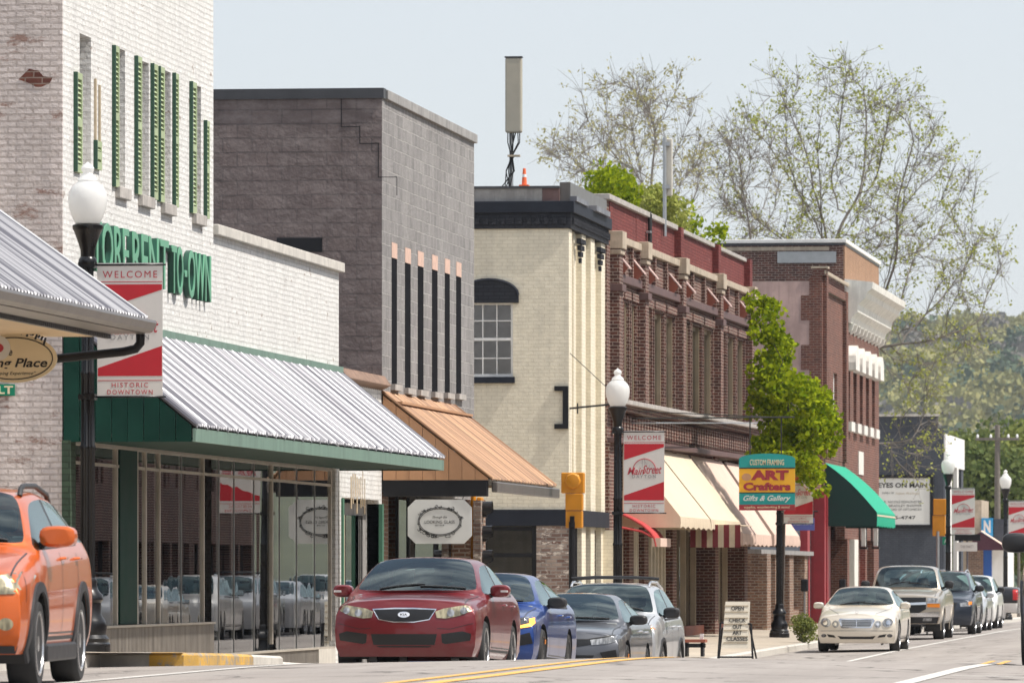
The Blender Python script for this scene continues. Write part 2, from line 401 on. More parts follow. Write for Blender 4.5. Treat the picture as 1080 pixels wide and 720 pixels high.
def paving():
    m, t, p = newmat('paving'); g = geo(t)
    s = nn(t, 'ShaderNodeTexBrick'); inp(s, Scale=1.0, Mortar_Size=.012, Brick_Width=1.6, Row_Height=1.5); s.offset = 0
    s.inputs['Color1'].default_value = (.50, .43, .34, 1); s.inputs['Color2'].default_value = (.44, .38, .31, 1); s.inputs['Mortar'].default_value = (.2, .17, .14, 1)
    t.links.new(g, s.inputs['Vector'])
    c = mix(t, ramp(t, noi(t, g, 1.1, 6), .35, .7), s.outputs[0], (.36, .31, .25))
    t.links.new(c, p.inputs['Base Color']); inp(p, Roughness=.9); t.links.new(bumpn(t, noi(t, g, 40, 4), .3, .01), p.inputs['Normal'])
paving()
def paintm(name, col, wear):
    m, t, p = newmat(name); g = geo(t)
    c = mix(t, ramp(t, noi(t, g, 9, 6, .7), .5, .72), col, wear); t.links.new(c, p.inputs['Base Color']); inp(p, Roughness=.7)
def kerby():
    m, t, p = newmat('yellow_kerb'); g = geo(t); c = mix(t, ramp(t, noi(t, g, 7, 7, .75), .50, .58), (.66, .38, .06), (.36, .31, .25)); c = mix(t, ramp(t, noi(t, g, 2, 5), .4, .8), c, (.22, .18, .12)); t.links.new(c, p.inputs['Base Color']); inp(p, Roughness=.9); t.links.new(bumpn(t, noi(t, g, 25, 4), .5, .01), p.inputs['Normal'])
kerby()
paintm('road_white', (.66, .64, .60), (.38, .36, .33)); paintm('road_yellow', (.76, .42, .09), (.42, .30, .18))
def stains():
    pass
def groundm():
    m, t, p = newmat('far_ground'); g = geo(t)
    c = mix(t, ramp(t, noi(t, g, .03, 6), .4, .6), (.10, .13, .05), (.22, .19, .14)); t.links.new(c, p.inputs['Base Color']); inp(p, Roughness=1)
groundm()

# ------------------------------------------------------------------ ground, road, pavements
def strip(name, xs, ys, zf, mat, kind='structure'):
    b = MB(); n = len(xs)
    vs = [(x if not callable(x) else x(y), y, 0) for y in ys for x in xs]
    vs = [(v[0], v[1], zf(v[0], v[1])) for v in vs]
    fs = [(j * n + i, j * n + i + 1, (j + 1) * n + i + 1, (j + 1) * n + i) for j in range(len(ys) - 1) for i in range(n - 1)]
    b.add(vs, fs, True); o = b.build(name, mat); o['kind'] = kind; return o
YS = list(np.arange(-20, 60, 4.)) + list(np.arange(60, 125, 1.)) + list(np.arange(125, 320, 5.)) + [320., 360, 400]
strip('ground', [-3500, -1200, -400, -120, -40, -16, -12.7, -7, -1.1, 4, 40, 120, 400, 1500, 3500], [-60.] + YS + [600., 1000, 2000, 4500],
      lambda x, y: roadz(-12.6, y) - .06 + (-.2 if -13 < x < -1 else 0), 'far_ground')
strip('road', [-12.75, -11, -9, XC - .01, XC + .01, -5, -3, -1.05], YS, roadz, 'asphalt')
strip('sidewalk', [lambda y: kerbx(y) - .16, lambda y: kerbx(y) - .5, -14.0, -15.0, -16.02, -19, -60][::-1], YS,
      lambda x, y: roadz(-12.6, y) + .15 + .022 * max(0, -12.6 - max(x, -16)), 'paving')
strip('sidewalk', [-1.04, 0.0, 2.6, 30], YS, lambda x, y: roadz(-1.2, y) + .15 + .01 * (x + 1.2), 'paving')
def kerb(pts, name='kerb', mat='concrete_light', kind='structure'):
    b = MB(); vs = []; fs = []
    for i, (x, y) in enumerate(pts):
        a = Vector(pts[max(i - 1, 0)]); c = Vector(pts[min(i + 1, len(pts) - 1)]); d = (c - a).normalized(); nrm = Vector((d.y, -d.x))
        z = roadz(-12.6 if x < XC else -1.2, y) 
        for (o, h) in ((0, -.15), (.0, .125), (.03, .15), (.165, .153), (.165, -.1)):
            vs.append((x - nrm.x * o, y - nrm.y * o, z + h))
    for i in range(len(pts) - 1):
        for k in range(4): fs.append((i * 5 + k, i * 5 + k + 1, (i + 1) * 5 + k + 1, (i + 1) * 5 + k))
    fs += [(0, 1, 2, 3, 4), tuple(range(len(vs) - 5, len(vs)))[::-1]]
    b.add(vs, fs); o = b.build(name, mat)
    o['kind'] = kind
    return o
kerb([(-12.6, y) for y in np.arange(-20, 68.1, 2)] + [(-12.3, 68.0), (-12.1, 68.0)])
kerb([(-12.1, 68.0), (-11.75, 68.02), (-11.62, 68.15), (-11.6, 68.4), (-11.6, 69.5), (-11.6, 71.5)], mat='yellow_kerb')
kerb([(-11.6, 71.5), (-11.6, 73.5), (-12.2, 75.6)])
kerb([(-12.2, 75.6), (-12.6, 77.2), (-12.6, 79)], mat='yellow_kerb')
kerb([(-12.6, 79), (-12.6, 80)] + [(-12.6, y) for y in np.arange(84, 400, 4)])
kerb([(-1.2, y) for y in np.arange(400, -20, -3)])
def paint(name, mat, x0, x1, y0, y1, step=1.0):
    ys = list(np.arange(y0, y1, step)) + [y1]
    return strip(name, [x0, (x0 + x1) / 2, x1], ys, lambda x, y: roadz(x, y) + .006, mat)
paint('lane_marking', 'road_yellow', XC - .21, XC - .09, 20, 134)
paint('lane_marking', 'road_yellow', XC + .09, XC + .21, 20, 134)
paint('lane_marking', 'road_white', -10.18, -10.05, 52, 228)
paint('lane_marking', 'road_white', -3.62, -3.48, 40, 72)
strip('lane_marking', [-3.4, -1.4], [57.9, 58.0], lambda x, y: roadz(x, y) + .007, 'road_white')

# ------------------------------------------------------------------ buildings
YA0, YA1, YA2, YC0, YC1 = py_(66), py_(225), py_(358), py_(403), py_(500)
YE0, YF0, YF1 = py_(600), py_(640), py_(795)
YH0, YH1, YH2, YK0 = py_(867), py_(891), py_(927), 264.5
BOT = -2.2
def rootb(name, label, cat='building', group=None): return empty(name, label, cat, group)

# --- white painted brick shop with green shutters
A = rootb('commercial_building', 'tall white painted brick building with green louvred shutters and green letters')
zA = 9.0
op = [(84, 96, 35, 190, None), (123, 132, 50, 200, 1), (147, 157, 63, 209, 1), (171, 180, 73, 217, 1), (204, 212, 89, 228, 1)]
holes = []
for (a, b_, t_, u_, _) in op:
    y0, y1 = py_(a), py_(b_); holes.append((y0, y1, pf(u_, y1), pf(t_, y0)))
b = MB(); wall_x(b, FX - .35, FX, YA0 + .02, YA1, 1.75, zA, holes); b.build('front_wall', 'white_brick', A)
nice('back_of_openings', 'white_brick', A, (FX - .75, FX - .45, YA0 + .6, YA1 - .3, 1.9, zA - .3))
# camera side wall with a patch of bare brick
nice('side_wall', 'beige_painted_brick', A, (-34, FX - .0005, YA0 - .02, YA0 + .018, BOT, zA))
nice('side_backing', 'white_brick', A, (-34, FX - .36, YA0 + .019, YA0 + .35, BOT, zA - .01), (FX - .35, FX - .003, YA0 + .021, YA0 + .3, BOT, 1.74))
pts = [(20, 84), (24, 80), (31, 73), (41, 75), (46, 81), (56, 82), (53, 88), (44, 92), (38, 92), (31, 88)]
pb = MB(); pb.prism([(px_(a, YA0), pz_(c, -16.5, YA0)) for a, c in pts], 'y', YA0 - .026, YA0 - .015); pb.build('bare_brick_patch', 'maroon_brick', A)
nice('rear_mass', 'roof_tar', A, (-34, FX - .8, YA0 + .4, YA1 - .3, 2.6, zA - .5))
nice('corner_post', 'dark_green_brick', A, (FX - .0, FX + .11, YA0 - .05, YA0 + .3, BOT, 1.70))
nice('side_wall', 'white_brick', A, (-34, FX - .4, YA1 - .3, YA1, 3.2, zA - .002))
zl = pf(236.3, YA1)
lb = MB(); wall_x(lb, FX - .33, FX - .01, YA1 + .01, YA2, 1.75, zl - .15, []); lb.build('low_front_wall', 'white_brick', A)
nice('coping', 'concrete_light', A, (FX - .42, FX + .08, YA1 + .004, YA2 + .06, zl - .15, zl), bevel=.012)
nice('low_roof', 'roof_tar', A, (-34, FX - .33, YA1, YA2, 3.3, 3.6))
nice('low_side_wall', 'white_brick', A, (-34, FX - .02, YA2 - .3, YA2 + .01, BOT, zl - .16))
for (a, b_, t_, u_, s_) in op:
    if s_:
        y0, y1 = py_(a - 1.5), py_(b_ + 1.5); z = pf(u_, y1)
        nice('sill', 'grey_stone', A, (FX - .1, FX + .07, y0, y1, z - .15, z), bevel=.01)
def shutter(px0, px1, pt, pb_, cut=0):
    y0, y1 = py_(px0 + 2.2), py_(px1); zt, zb = pf(pt, y0), pf(pb_, y1); X0 = FX + .004
    o = MB(); f = .055
    o.box(X0, X0 + .035, y0, y0 + f, zb, zt); o.box(X0, X0 + .035, y1 - f, y1, zb, zt)
    zm = (zb + zt) / 2
    for (c, d) in ((zb, zb + .1), (zm - .05, zm + .05), (zt - .08, zt)): o.box(X0, X0 + .035, y0 + f, y1 - f, c, d)
    fr = o.build('shutter', 'shutter_green', A)
    s = MB(); z = zb + .12
    while z < zt - .1:
        if not (zm - .09 < z < zm + .05) and z < zt - cut:
            s.add([(X0 + .002, y0 + f, z + .045), (X0 + .002, y1 - f, z + .045), (X0 + .033, y1 - f, z), (X0 + .033, y0 + f, z)], [(0, 1, 2, 3)])
        z += .062
    s.build('slats', 'shutter_green', fr, recalc=False)
    nice('shutter_edge', 'shutter_edge', fr, (X0 - .002, X0 + .045, y0 - .05, y0 - .001, zb, zt))
for q in ((76, 84, 76, 183), (116.5, 123, 48, 198), (140, 147, 59, 206), (157, 164, 67, 211), (164, 171, 70, 214), (180, 186, 77, 219), (198, 205, 86, 226), (213, 218.5, 127, 231)): shutter(*q)
shutter(97, 104.5, 148, 180)
y0 = py_(99); nice('broken_slat', 'tan_trim', A, (FX + .004, FX + .03, y0, y0 + .05, pf(150, y0), pf(83, y0)), (FX + .004, FX + .03, y0 + .3, y0 + .34, pf(150, y0), pf(88, y0)))
# raised lettering
for (s, p0, p1, t0, u0) in (('STORE', 84, 129, 232, 291), ('RENT', 133, 171, 246, 303), ('TO', 174.5, 186.5, 257, 311), ('-', 188.2, 190.5, 284, 291), ('OWN', 192, 216, 262, 319)):
    y0, y1 = py_(p0), py_(p1); ym = (y0 + y1) / 2; zt, zb = pf(t0, y0), pf(u0, y1)
    if s == '-': zt, zb = 2.95 + .42, 2.95 + .33
    h = .66 if s != '-' else .09; zc = pf((t0 + u0) / 2 + 1, ym)
    text('letters', s, y1 - y0, h, 'letter_side', A, face_x(FX + .01, ym, zc), extrude=.07, bold=.004)
    text('letter_faces', s, y1 - y0, h, 'letter_green', A, face_x(FX + .081, ym, zc), extrude=.012, bold=.004)
# storefront
def mull(px, wid=.05, z0=-1.0, z1=1.72, mat='aluminium', name='mullion', proud=.0):
    y = py_(px); nice(name, mat, A, (FX - .045, FX + proud, y, y + wid, z0, z1))
SG = [(75, 82), (82, 99), (99, 123), (148, 154), (156, 167), (171, 192.5), (193.5, 214), (225, 232), (233, 248), (249, 269), (270, 286), (290, 296), (297, 314), (315, 333), (334, 349)]
for (a, c) in SG:
    y0, y1 = py_(a) + .012, py_(c) - .012; low = -.66 if a < 220 else -1.12
    nice('glass_pane', 'shop_glass', A, (FX - .034, FX - .028, y0, y1, low, 1.66))
for p_ in (75, 99, 123.5, 145, 154, 168.5, 215, 287.5, 349.5): mull(p_, .07)
for p_ in (193, 232.5, 248.5, 269.5, 296.5, 314.5, 333.5): mull(p_, .022, z0=-1.12, mat='steel', proud=-.018, name='glazing_bar')
nice('green_panel', 'dark_green', A, (FX - .2, FX + .004, py_(126.5), py_(144.5), -.62, 1.68))
nice('door_frame', 'black_paint', A, (FX - .12, FX - .02, py_(154.5), py_(155.6), -1.2, 1.6))
kb = MB(); y = py_(76); 
while y < py_(224):
    kb.box(FX - .1, FX + .012 + (.012 if int(y * 20) % 2 else 0), y, y + .05, BOT, -.66); y += .05
kb.build('kickplate', 'ribbed_metal', A)
kb = MB(); y = py_(225)
while y < py_(333):
    kb.box(FX - .1, FX + .012 + (.012 if int(y * 20) % 2 else 0), y, y + .05, BOT, -1.12); y += .05
kb.build('kickplate', 'ribbed_metal', A)
nice('plinth', 'concrete_light', A, (FX - .1, FX + .05, py_(333), py_(350.5), BOT, -1.12))
nice('sill', 'aluminium', A, (FX - .12, FX + .05, py_(76), py_(224), -.66, -.63), (FX - .12, FX + .05, py_(225), py_(350), -1.12, -1.09))
nice('transom', 'aluminium', A, (FX - .1, FX + .012, py_(76), py_(350), 1.66, 1.75), (FX - .026, FX - .008, py_(76), py_(350), 1.42, 1.46))
nice('shop_interior', 'interior_wall', A, (-22.2, -22, YA0 + .5, YA2 - .3, BOT, 2.5), (-22, FX - .15, YA0 + .5, YA2 - .3, 2.1, 2.2))
nice('shop_floor', 'concrete_grey', A, (-22, FX - .15, YA0 + .4, YA2 - .3, BOT, -1.1))
cb = MB(); 
for k in range(60):
    y = YA0 + .8 + k * .13
    if random.random() < .7: cb.box(-16.9 - .04 * math.sin(k * 1.3), -16.87 - .04 * math.sin(k * 1.3), y, y + .12, -.9, 1.6)
cb.build('curtain', 'curtain', A)
settle(A, (-25, (YA0 + YA2) / 2, -1.3))

# --- corrugated awnings
def awning(name, label, y0, y1, xo, zr, zo, fasc, mat, fmat, cheekmat, pitch=.13, cheek_at=None, amp=.034, xr=FX, under='dark_green', parent_kind='awning', thick=.03):
    root = empty(name, label, parent_kind)
    n = int((y1 - y0) / pitch) * 6; vs = []; fs = []
    for i in range(n + 1):
        y = y0 + (y1 - y0) * i / n; ph = i / 6 * 2 * math.pi; d = amp * (max(math.cos(ph), -.2) if i % 36 > 5 else 1.25 * max(math.cos(ph), -.6))
        vs += [(xr, y, zr + d), (xo, y, zo + d), (xo, y, zo + d - .012), (xr, y, zr + d - .012)]
    for i in range(n):
        a = i * 4; c = a + 4
        fs += [(a, a + 1, c + 1, c), (a + 1, a + 2, c + 2, c + 1), (a + 2, a + 3, c + 3, c + 2)]
    m = MB(); m.add(vs, fs, False); m.build('roof_sheet', mat, root)
    nice('fascia', fmat, root, (xo - .05, xo - .012, y0 + .01, y1 - .01, zo - fasc, zo - amp))
    nice('soffit', under, root, (xr + .1, xo - .055, y0 + .06, y1 - .06, zo - fasc + .02, zo - fasc + .05))
    ch = MB(); k = 0; nb = 8; xa = xr + .02; wd = (xo - .06 - xa) / nb
    for k in range(nb):
        xl, xh = xa + k * wd, xa + (k + 1) * wd - .006
        zt = lambda x: zr + (zo - zr) * (x - xr) / (xo - xr) - amp - .02
        ch.prism([(xl, zo - fasc), (xh, zo - fasc), (xh, zt(xh)), (xl, zt(xl))], 'y', y0 + .012 + .008 * (k % 2), y0 + .04)
    ch.build('end_panel', cheekmat, root)
    ch = MB(); ch.prism([(xr + .02, zo - fasc), (xo - .06, zo - fasc), (xo - .06, zo - amp - .02), (xr + .02, zr - amp - .02)], 'y', y1 - .04, y1 - .012); ch.build('end_panel', cheekmat, root)
    m = MB(); m.tube([(xr, y0 + .005, zr + .01), (xo, y0 + .005, zo + .01)], .025, 6); m.tube([(xr, y1 - .005, zr + .01), (xo, y1 - .005, zo + .01)], .025, 6); m.build('edge_trim', mat, root)
    return root
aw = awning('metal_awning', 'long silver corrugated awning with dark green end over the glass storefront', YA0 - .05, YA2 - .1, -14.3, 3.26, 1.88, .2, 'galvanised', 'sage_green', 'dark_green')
nice('ridge_flashing', 'sage_green', aw, (FX + .005, FX + .08, YA0, YA2 - .1, 3.2, 3.32))
settle(aw, (-16, YA0, 1.7))

# --- the small piece between: brown stained white bricks, tile coping, side door
S = rootb('shop_annex', 'narrow white brick shopfront with rust streaks and tiled coping beside the glass storefront')
ya, yb = YA2 + .03, YC0 - .02
b = MB(); wall_x(b, FX - .3, FX - .004, ya, yb, BOT, pf(391, ya), [(ya + .3, yb - .35, -2.3, pf(524, ya))]); b.build('front_wall', 'white_brick', S)
tb = MB(); y = ya
while y < yb: tb.tube([(FX - .35, y, 3.26), (FX + .03, y, 3.22), (FX + .08, y, 3.12)], .1, 8); y += .21
tb.build('tile_coping', 'terracotta', S)
nice('rust_streaks', 'rust_paint', S, *[(FX - .01, FX + .003, ya + 1.2 + k * .22, ya + 1.2 + k * .22 + random.uniform(.04, .12), 1.0 + random.uniform(0, .3), 1.75 - random.uniform(0, .2)) for k in range(8)])
nice('door_frame', 'mid_green', S, (FX - .2, FX + .03, ya + .18, ya + .3, BOT, 1.25)); nice('door_frame', 'mid_green', S, (FX - .2, FX + .06, yb - .35, yb - .2, BOT, 1.2))
nice('door_surround', 'concrete_grey', S, (FX - .28, FX - .22, ya + .3, yb - .35, BOT, 1.2))
nice('door', 'tan_trim', S, (FX - .22, FX - .17, ya + .6, ya + 1.7, BOT, 1.0))
nice('glass_pane', 'window_glass', S, (FX - .215, FX - .2, ya + 2.0, yb - .8, BOT, 1.0))
nice('rear_mass', 'concrete_grey', S, (-34, FX - .5, ya, yb, BOT, 3.0))
settle(S, (FX, ya, -1.6))

# --- grey block building with slot windows
C_ = rootb('commercial_building', 'grey concrete block building with six tall dark slot windows and blank brown side wall')
zC = pf(93.5, YC0)
slots = [(413, 418.8, 255, 405), (427, 433.2, 260.5, 409), (440.5, 446.8, 264, 411), (455.5, 461.6, 268, 413), (469, 474.5, 272, 414), (481, 486.5, 275.5, 415)]
hs = [(py_(a), py_(c), pf(u, py_(a)), pf(t, py_(a))) for a, c, t, u in slots]
b = MB(); wall_x(b, FX - .3, FX, YC0 + .3, YC1, 1.4, zC - .16, hs); b.build('front_wall', 'grey_block', C_)
for (y0, y1, z0, z1) in hs:
    nice('lintel_block', 'peach_block', C_, (FX - .2, FX + .006, y0 + .01, y1 - .01, z1 - .26, z1 - .004))
    nice('window', 'matte_black', C_, (FX - .05, FX - .004, y0, y1, z0, z1 - .26))
    nice('sill', 'grey_stone', C_, (FX - .05, FX + .08, y0 - .12, y1 + .12, z0 - .1, z0 + .0))
nice('corner_return', 'grey_block', C_, (FX - .3, FX, YC0 + .004, YC0 + .3, 1.4, zC - .16))
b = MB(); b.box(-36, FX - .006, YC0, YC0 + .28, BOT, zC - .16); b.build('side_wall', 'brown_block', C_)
x0, x1 = px_(292, YC0), px_(340, YC0)
nice('side_window', 'black_paint', C_, (x0, x1, YC0 - .012, YC0 - .002, pz_(266, -18, YC0), pz_(251, -18, YC0)))
nice('rear_mass', 'roof_tar', C_, (-36, FX - .4, YC0 + .3, YC1 - .02, 2.2, zC - .4))
nice('far_wall', 'grey_block', C_, (-36, FX - .31, YC1 - .25, YC1 - .003, BOT, zC - .165))
nice('roof_flashing', 'dark_flashing', C_, (-36, FX + .03, YC0 - .035, YC0 + .3, zC - .16, zC + .01))
nice('coping', 'concrete_grey', C_, (FX - .35, FX + .06, YC0 + .301, YC1 + .04, zC - .16, zC), bevel=.01)
# cracks stepping along the block joints
cr = MB(); x, z = px_(360, YC0), pz_(105, -16.5, YC0)
for (dx, dz) in ((0, -.45), (.31, 0), (0, -.28), (.31, 0), (0, -.56), (.31, 0), (0, -.3)):
    cr.box(min(x, x + dx) - .006, max(x, x + dx) + .006, YC0 - .006, YC0 - .001, min(z, z + dz) - .006, max(z, z + dz) + .006); x += dx; z += dz
cr.build('crack', 'black_paint', C_)
# ground floor
yc = YC0 + .02
nice('pier', 'brown_brick', C_, (FX - .5, FX + .02, yc, yc + .55, BOT, 1.4))
nice('pier', 'brown_brick', C_, (FX - .3, px_(508, YC1 - .9), YC1 - .9, YC1 - .35, BOT, 1.4))
nice('pier', 'brown_brick', C_, (FX - 1.2, FX - .6, yc + 4, yc + 4.6, BOT, 1.4)); nice('pier', 'brown_brick', C_, (FX - 1.2, FX - .6, yc + 7, yc + 7.6, BOT, 1.4))
nice('shop_front', 'black_paint', C_, (FX - 3.2, FX - 3.0, YC0 + .3, YC1 - .3, BOT, 1.6), (FX - .05, FX + .0, yc + .56, yc + .75, BOT, 1.35), (FX - .05, FX, yc + 1.9, yc + 1.98, BOT, 1.35), (FX - .05, FX, yc + 3.3, yc + 3.38, BOT, 1.35))
nice('glass_pane', 'shop_glass', C_, (FX - .04, FX - .03, yc + 2.0, yc + 3.28, -1.2, 1.3), (FX - .04, FX - .03, yc + 4.2, yc + 9, -1.0, 1.3))
nice('shelf', 'white_plastic', C_, *[(FX - 1.5, FX - 1.45, yc + 4.6 + k * .35, yc + 4.66 + k * .35, -1.2, .8) for k in range(7)])
nice('pier', 'mixed_brick', C_, (px_(499, YC1 - 1.6), px_(507, YC1 - 1.6), YC1 - 1.6, YC1 - 1.2, BOT, 1.38))
settle(C_, (-26, YC0, -1.6))
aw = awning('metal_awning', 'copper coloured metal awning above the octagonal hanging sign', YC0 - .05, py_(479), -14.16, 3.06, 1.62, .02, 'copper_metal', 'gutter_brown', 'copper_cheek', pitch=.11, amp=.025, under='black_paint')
nice('upper_flashing', 'copper_cheek', aw, (FX + .004, FX + .34, YC0, py_(479), 2.86, 2.9))
nice('gutter', 'gutter_brown', aw, (-14.2, -14.1, YC0 + .2, py_(479), 1.40, 1.575), bevel=.02)
nice('beam', 'black_paint', aw, (FX + .02, -14.25, YC0 - .02, YC0 + .2, 1.33, 1.595))
settle(aw, (FX, YC0, 1.4))

# --- cream brick building
E = rootb('commercial_building', 'cream painted brick building with black cornice and arched side window')
zE = pz_(212, FX, YE0); zt = pz_(197, FX, YE0)
x0, x1 = px_(470, YE0), px_(541, YE0)
def side_wall_holes(mb, y0, y1, xa, xb, z0, z1, holes):
    xs = sorted({xa, xb, *[h[k] for h in holes for k in (0, 1)]}); zs = sorted({z0, z1, *[h[k] for h in holes for k in (2, 3)]})
    for a, c in zip(xs[:-1], xs[1:]):
        run = None
        for d, e in zip(zs[:-1], zs[1:]):
            hole = any(h[0] < (a + c) / 2 < h[1] and h[2] < (d + e) / 2 < h[3] for h in holes)
            if not hole: run = (run[0], e) if run else (d, e)
            if hole or e == zs[-1]:
                if run: mb.box(a, c, y0, y1, run[0], run[1]); run = None
wz0, wz1 = pz_(397, FX, YE0), pz_(318, FX, YE0)
wx0, wx1 = px_(499, YE0) - .15, px_(541, YE0)
sx0, sx1, sz0, sz1 = px_(508, YE0) - .4, px_(566, YE0), -2.2, pz_(554, FX, YE0)
b = MB(); side_wall_holes(b, YE0, YE0 + .3, -36, FX - .005, BOT, zE - .55, [(wx0, wx1, wz0, wz1), (sx0, sx1, sz0, sz1)]); b.build('side_wall', 'cream_brick', E)
win = MB(); xa, xb = wx0, wx1
for q in ((xa, xa + .05), (xb - .05, xb)): win.box(q[0], q[1], YE0 + .06, YE0 + .12, wz0, wz1)
for z in (wz0, (wz0 + wz1) / 2 - .025, wz1 - .06): win.box(xa + .05, xb - .05, YE0 + .06, YE0 + .12, z, z + .06)
for k in (1, 2):
    x = xa + .05 + (xb - xa - .1) * k / 3; win.box(x - .012, x + .012, YE0 + .07, YE0 + .11, wz0 + .06, (wz0 + wz1) / 2 - .03); win.box(x - .012, x + .012, YE0 + .07, YE0 + .11, (wz0 + wz1) / 2 + .04, wz1 - .06)
for f in (.25, .75):
    z = wz0 + (wz1 - wz0) * f; win.box(xa + .05, xb - .05, YE0 + .075, YE0 + .105, z - .012, z + .012)
wo = win.build('window', 'white_trim', E)
nice('pane', 'window_glass', wo, (xa + .05, xb - .05, YE0 + .088, YE0 + .092, wz0 + .05, wz1 - .05))
nice('blind', 'window_blind', wo, (xa, xb, YE0 + .10, YE0 + .11, wz0, wz1))
nice('sill', 'navy_paint', E, (xa - .1, xb + .04, YE0 - .08, YE0 + .1, wz0 - .13, wz0), bevel=.01)
ar = []; xm = (xa + xb) / 2; hw = (xb - xa) / 2 + .12
for k in range(13):
    a = math.pi * k / 12; ar.append((xm - hw * math.cos(a) * 1.0, wz1 + .12 + .32 * math.sin(a)))
ar = [(xm - hw, wz1 - .02)] + ar + [(xm + hw, wz1 - .02)]
b = MB(); b.prism(ar, 'y', YE0 - .05, YE0 + .02); b.build('window_arch', 'black_painted_brick', E)
b = MB(); ar2 = [(xm - hw * .98 * math.cos(math.pi * k / 12), wz1 + .14 + .32 * math.sin(math.pi * k / 12)) for k in range(13)]
b.tube([(p[0], YE0 - .05, p[1]) for p in ar2], .035, 6); b.build('arch_edge', 'navy_paint', E)
# cornice wraps the corner
nice('cornice', 'navy_paint', E, (-36, FX + .12, YE0 - .10, YE0 + .3, zE - .24, zE), (FX - .3, FX + .12, YE0 + .3, YF0 - .05, zE - .24, zE), bevel=.012)
nice('frieze', 'black_painted_brick', E, (-36, FX + .05, YE0 - .05, YE0 + .3, zE - .56, zE - .24), (FX - .3, FX + .05, YE0 + .3, YF0 - .05, zE - .56, zE - .24))
db = MB(); x = -21.0
while x < FX: db.box(x, x + .09, YE0 - .085, YE0 - .04, zE - .47, zE - .33); x += .18
y = YE0 + .05
while y < YF0 - .2: db.box(FX + .045, FX + .1, y, y + .1, zE - .47, zE - .33); y += .2
db.build('dentils', 'black_painted_brick', E)
nice('parapet', 'concrete_grey', E, (-36, FX - .55, YE0 - .02, YE0 + .25, zE + .001, zt - .03))
nice('parapet_cap', 'dark_flashing', E, (-36, FX - .2, YE0 - .05, YE0 + .3, zt - .03, zt + .02))
nice('parapet_end', 'brown_wood_trim', E, (FX - .55, FX - .2, YE0 - .01, YE0 + .3, zE + .002, zt - .03))
nice('corner_patch', 'gutter_brown', E, (FX - .2, FX + .02, YE0 + .1, YF0 - .2, zE + .002, zt + .1))
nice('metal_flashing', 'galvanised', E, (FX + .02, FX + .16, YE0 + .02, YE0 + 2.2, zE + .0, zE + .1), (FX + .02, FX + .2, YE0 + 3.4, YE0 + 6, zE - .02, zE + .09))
b = MB(); wall_x(b, FX - .3, FX - .12, YE0 + .3, YF0, 1.0, zE - .56, []); b.build('front_wall', 'cream_brick', E)
yy = [YE0 + .0, py_(608), py_(613.5), py_(623), py_(634)]; ww = [.55, .2, .75, .75, .75]
for y, w_ in zip(yy, ww): nice('pilaster', 'cream_brick', E, (FX - .12, FX if w_ > .3 else FX - .06, y if y > YE0 else y + .002, y + w_, BOT if w_ != .2 else .6, zE - .561))
nice('pilaster', 'cream_brick', E, (FX - .1, FX + .3, YF0 - .75, YF0 - .04, BOT, 1.0))
for p_ in (608, 629):
    cb = MB(); y = py_(p_)
    for i in range(4):
        for k in range(4 - i): cb.box(FX - .0, FX + .1 - .015 * i, y + .12 * i + k * .24, y + .12 * i + k * .24 + .17, zE - .8 - .13 * i, zE - .7 - .13 * i)
    cb.build('corbels', 'black_painted_brick', E)
nice('far_wall', 'cream_brick', E, (-36, FX - .32, YF0 - .25, YF0 - .03, BOT, zE - .5))
nice('rear_mass', 'roof_tar', E, (-36, FX - .4, YE0 + .35, YF0 - .3, 1.4, zE - .3))
# ground floor of the side: beam, black framed window, brick panel
bz = pz_(537, FX, YE0)
nice('shop_beam', 'navy_paint', E, (px_(508, YE0) - .9, FX - .02, YE0 - .07, YE0 + .0, sz1 - .001, bz))
nice('shop_beam', 'navy_paint', E, (FX - .02, FX + .09, YE0 - .07, YF0 - .3, sz1 - .001, bz))
wf = MB()
for x in (sx0, px_(508, YE0), px_(521, YE0) * 0 + (px_(508, YE0) + sx1) / 2 - .9, sx1 - .1): wf.box(x, x + .09, YE0 + .03, YE0 + .12, BOT, sz1)
for z in (sz1 - .06, pz_(585, FX, YE0)): wf.box(sx0, sx1, YE0 + .035, YE0 + .115, z - .04, z + .04)
wf.build('window', 'black_paint', E)
nice('pane', 'shop_glass', E, (sx0, sx1, YE0 + .07, YE0 + .075, -1.5, sz1))
nice('shop_interior', 'concrete_light', E, (-24, FX - .4, YE0 + 1.6, YE0 + 1.7, BOT, 1.3))
nice('shop_floor', 'concrete_grey', E, (-24, FX - .4, YE0 + .3, YE0 + 3, BOT, -1.9))
nice('curtain', 'curtain', E, *[(sx0 + .3 + k * .28, sx0 + .42 + k * .28, YE0 + .3, YE0 + .32, -1.6, .2) for k in (0, 1, 4, 5)])
nice('brick_panel', 'mixed_brick', E, (sx1 + .0, FX - .03, YE0 - .045, YE0 - .001, BOT, sz1 - .002))
nice('corner_brick', 'mixed_brick', E, (FX - .03, FX + .03, YE0 - .04, YE0 + .5, BOT, sz1 - .002))
nice('door', 'black_paint', E, (FX - .2, FX - .12, YE0 + .7, YF0 - 1.6, BOT, sz1), (FX - .12, FX - .02, YE0 + 1.6, YE0 + 1.7, BOT, sz1), (FX - .12, FX - .02, YE0 + 3.0, YE0 + 3.1, BOT, sz1))
nice('pane', 'shop_glass', E, (FX - .115, FX - .11, YE0 + 1.8, YE0 + 2.9, -1.5, .9), (FX - .115, FX - .11, YE0 + 3.2, YE0 + 4.3, -1.5, .9))
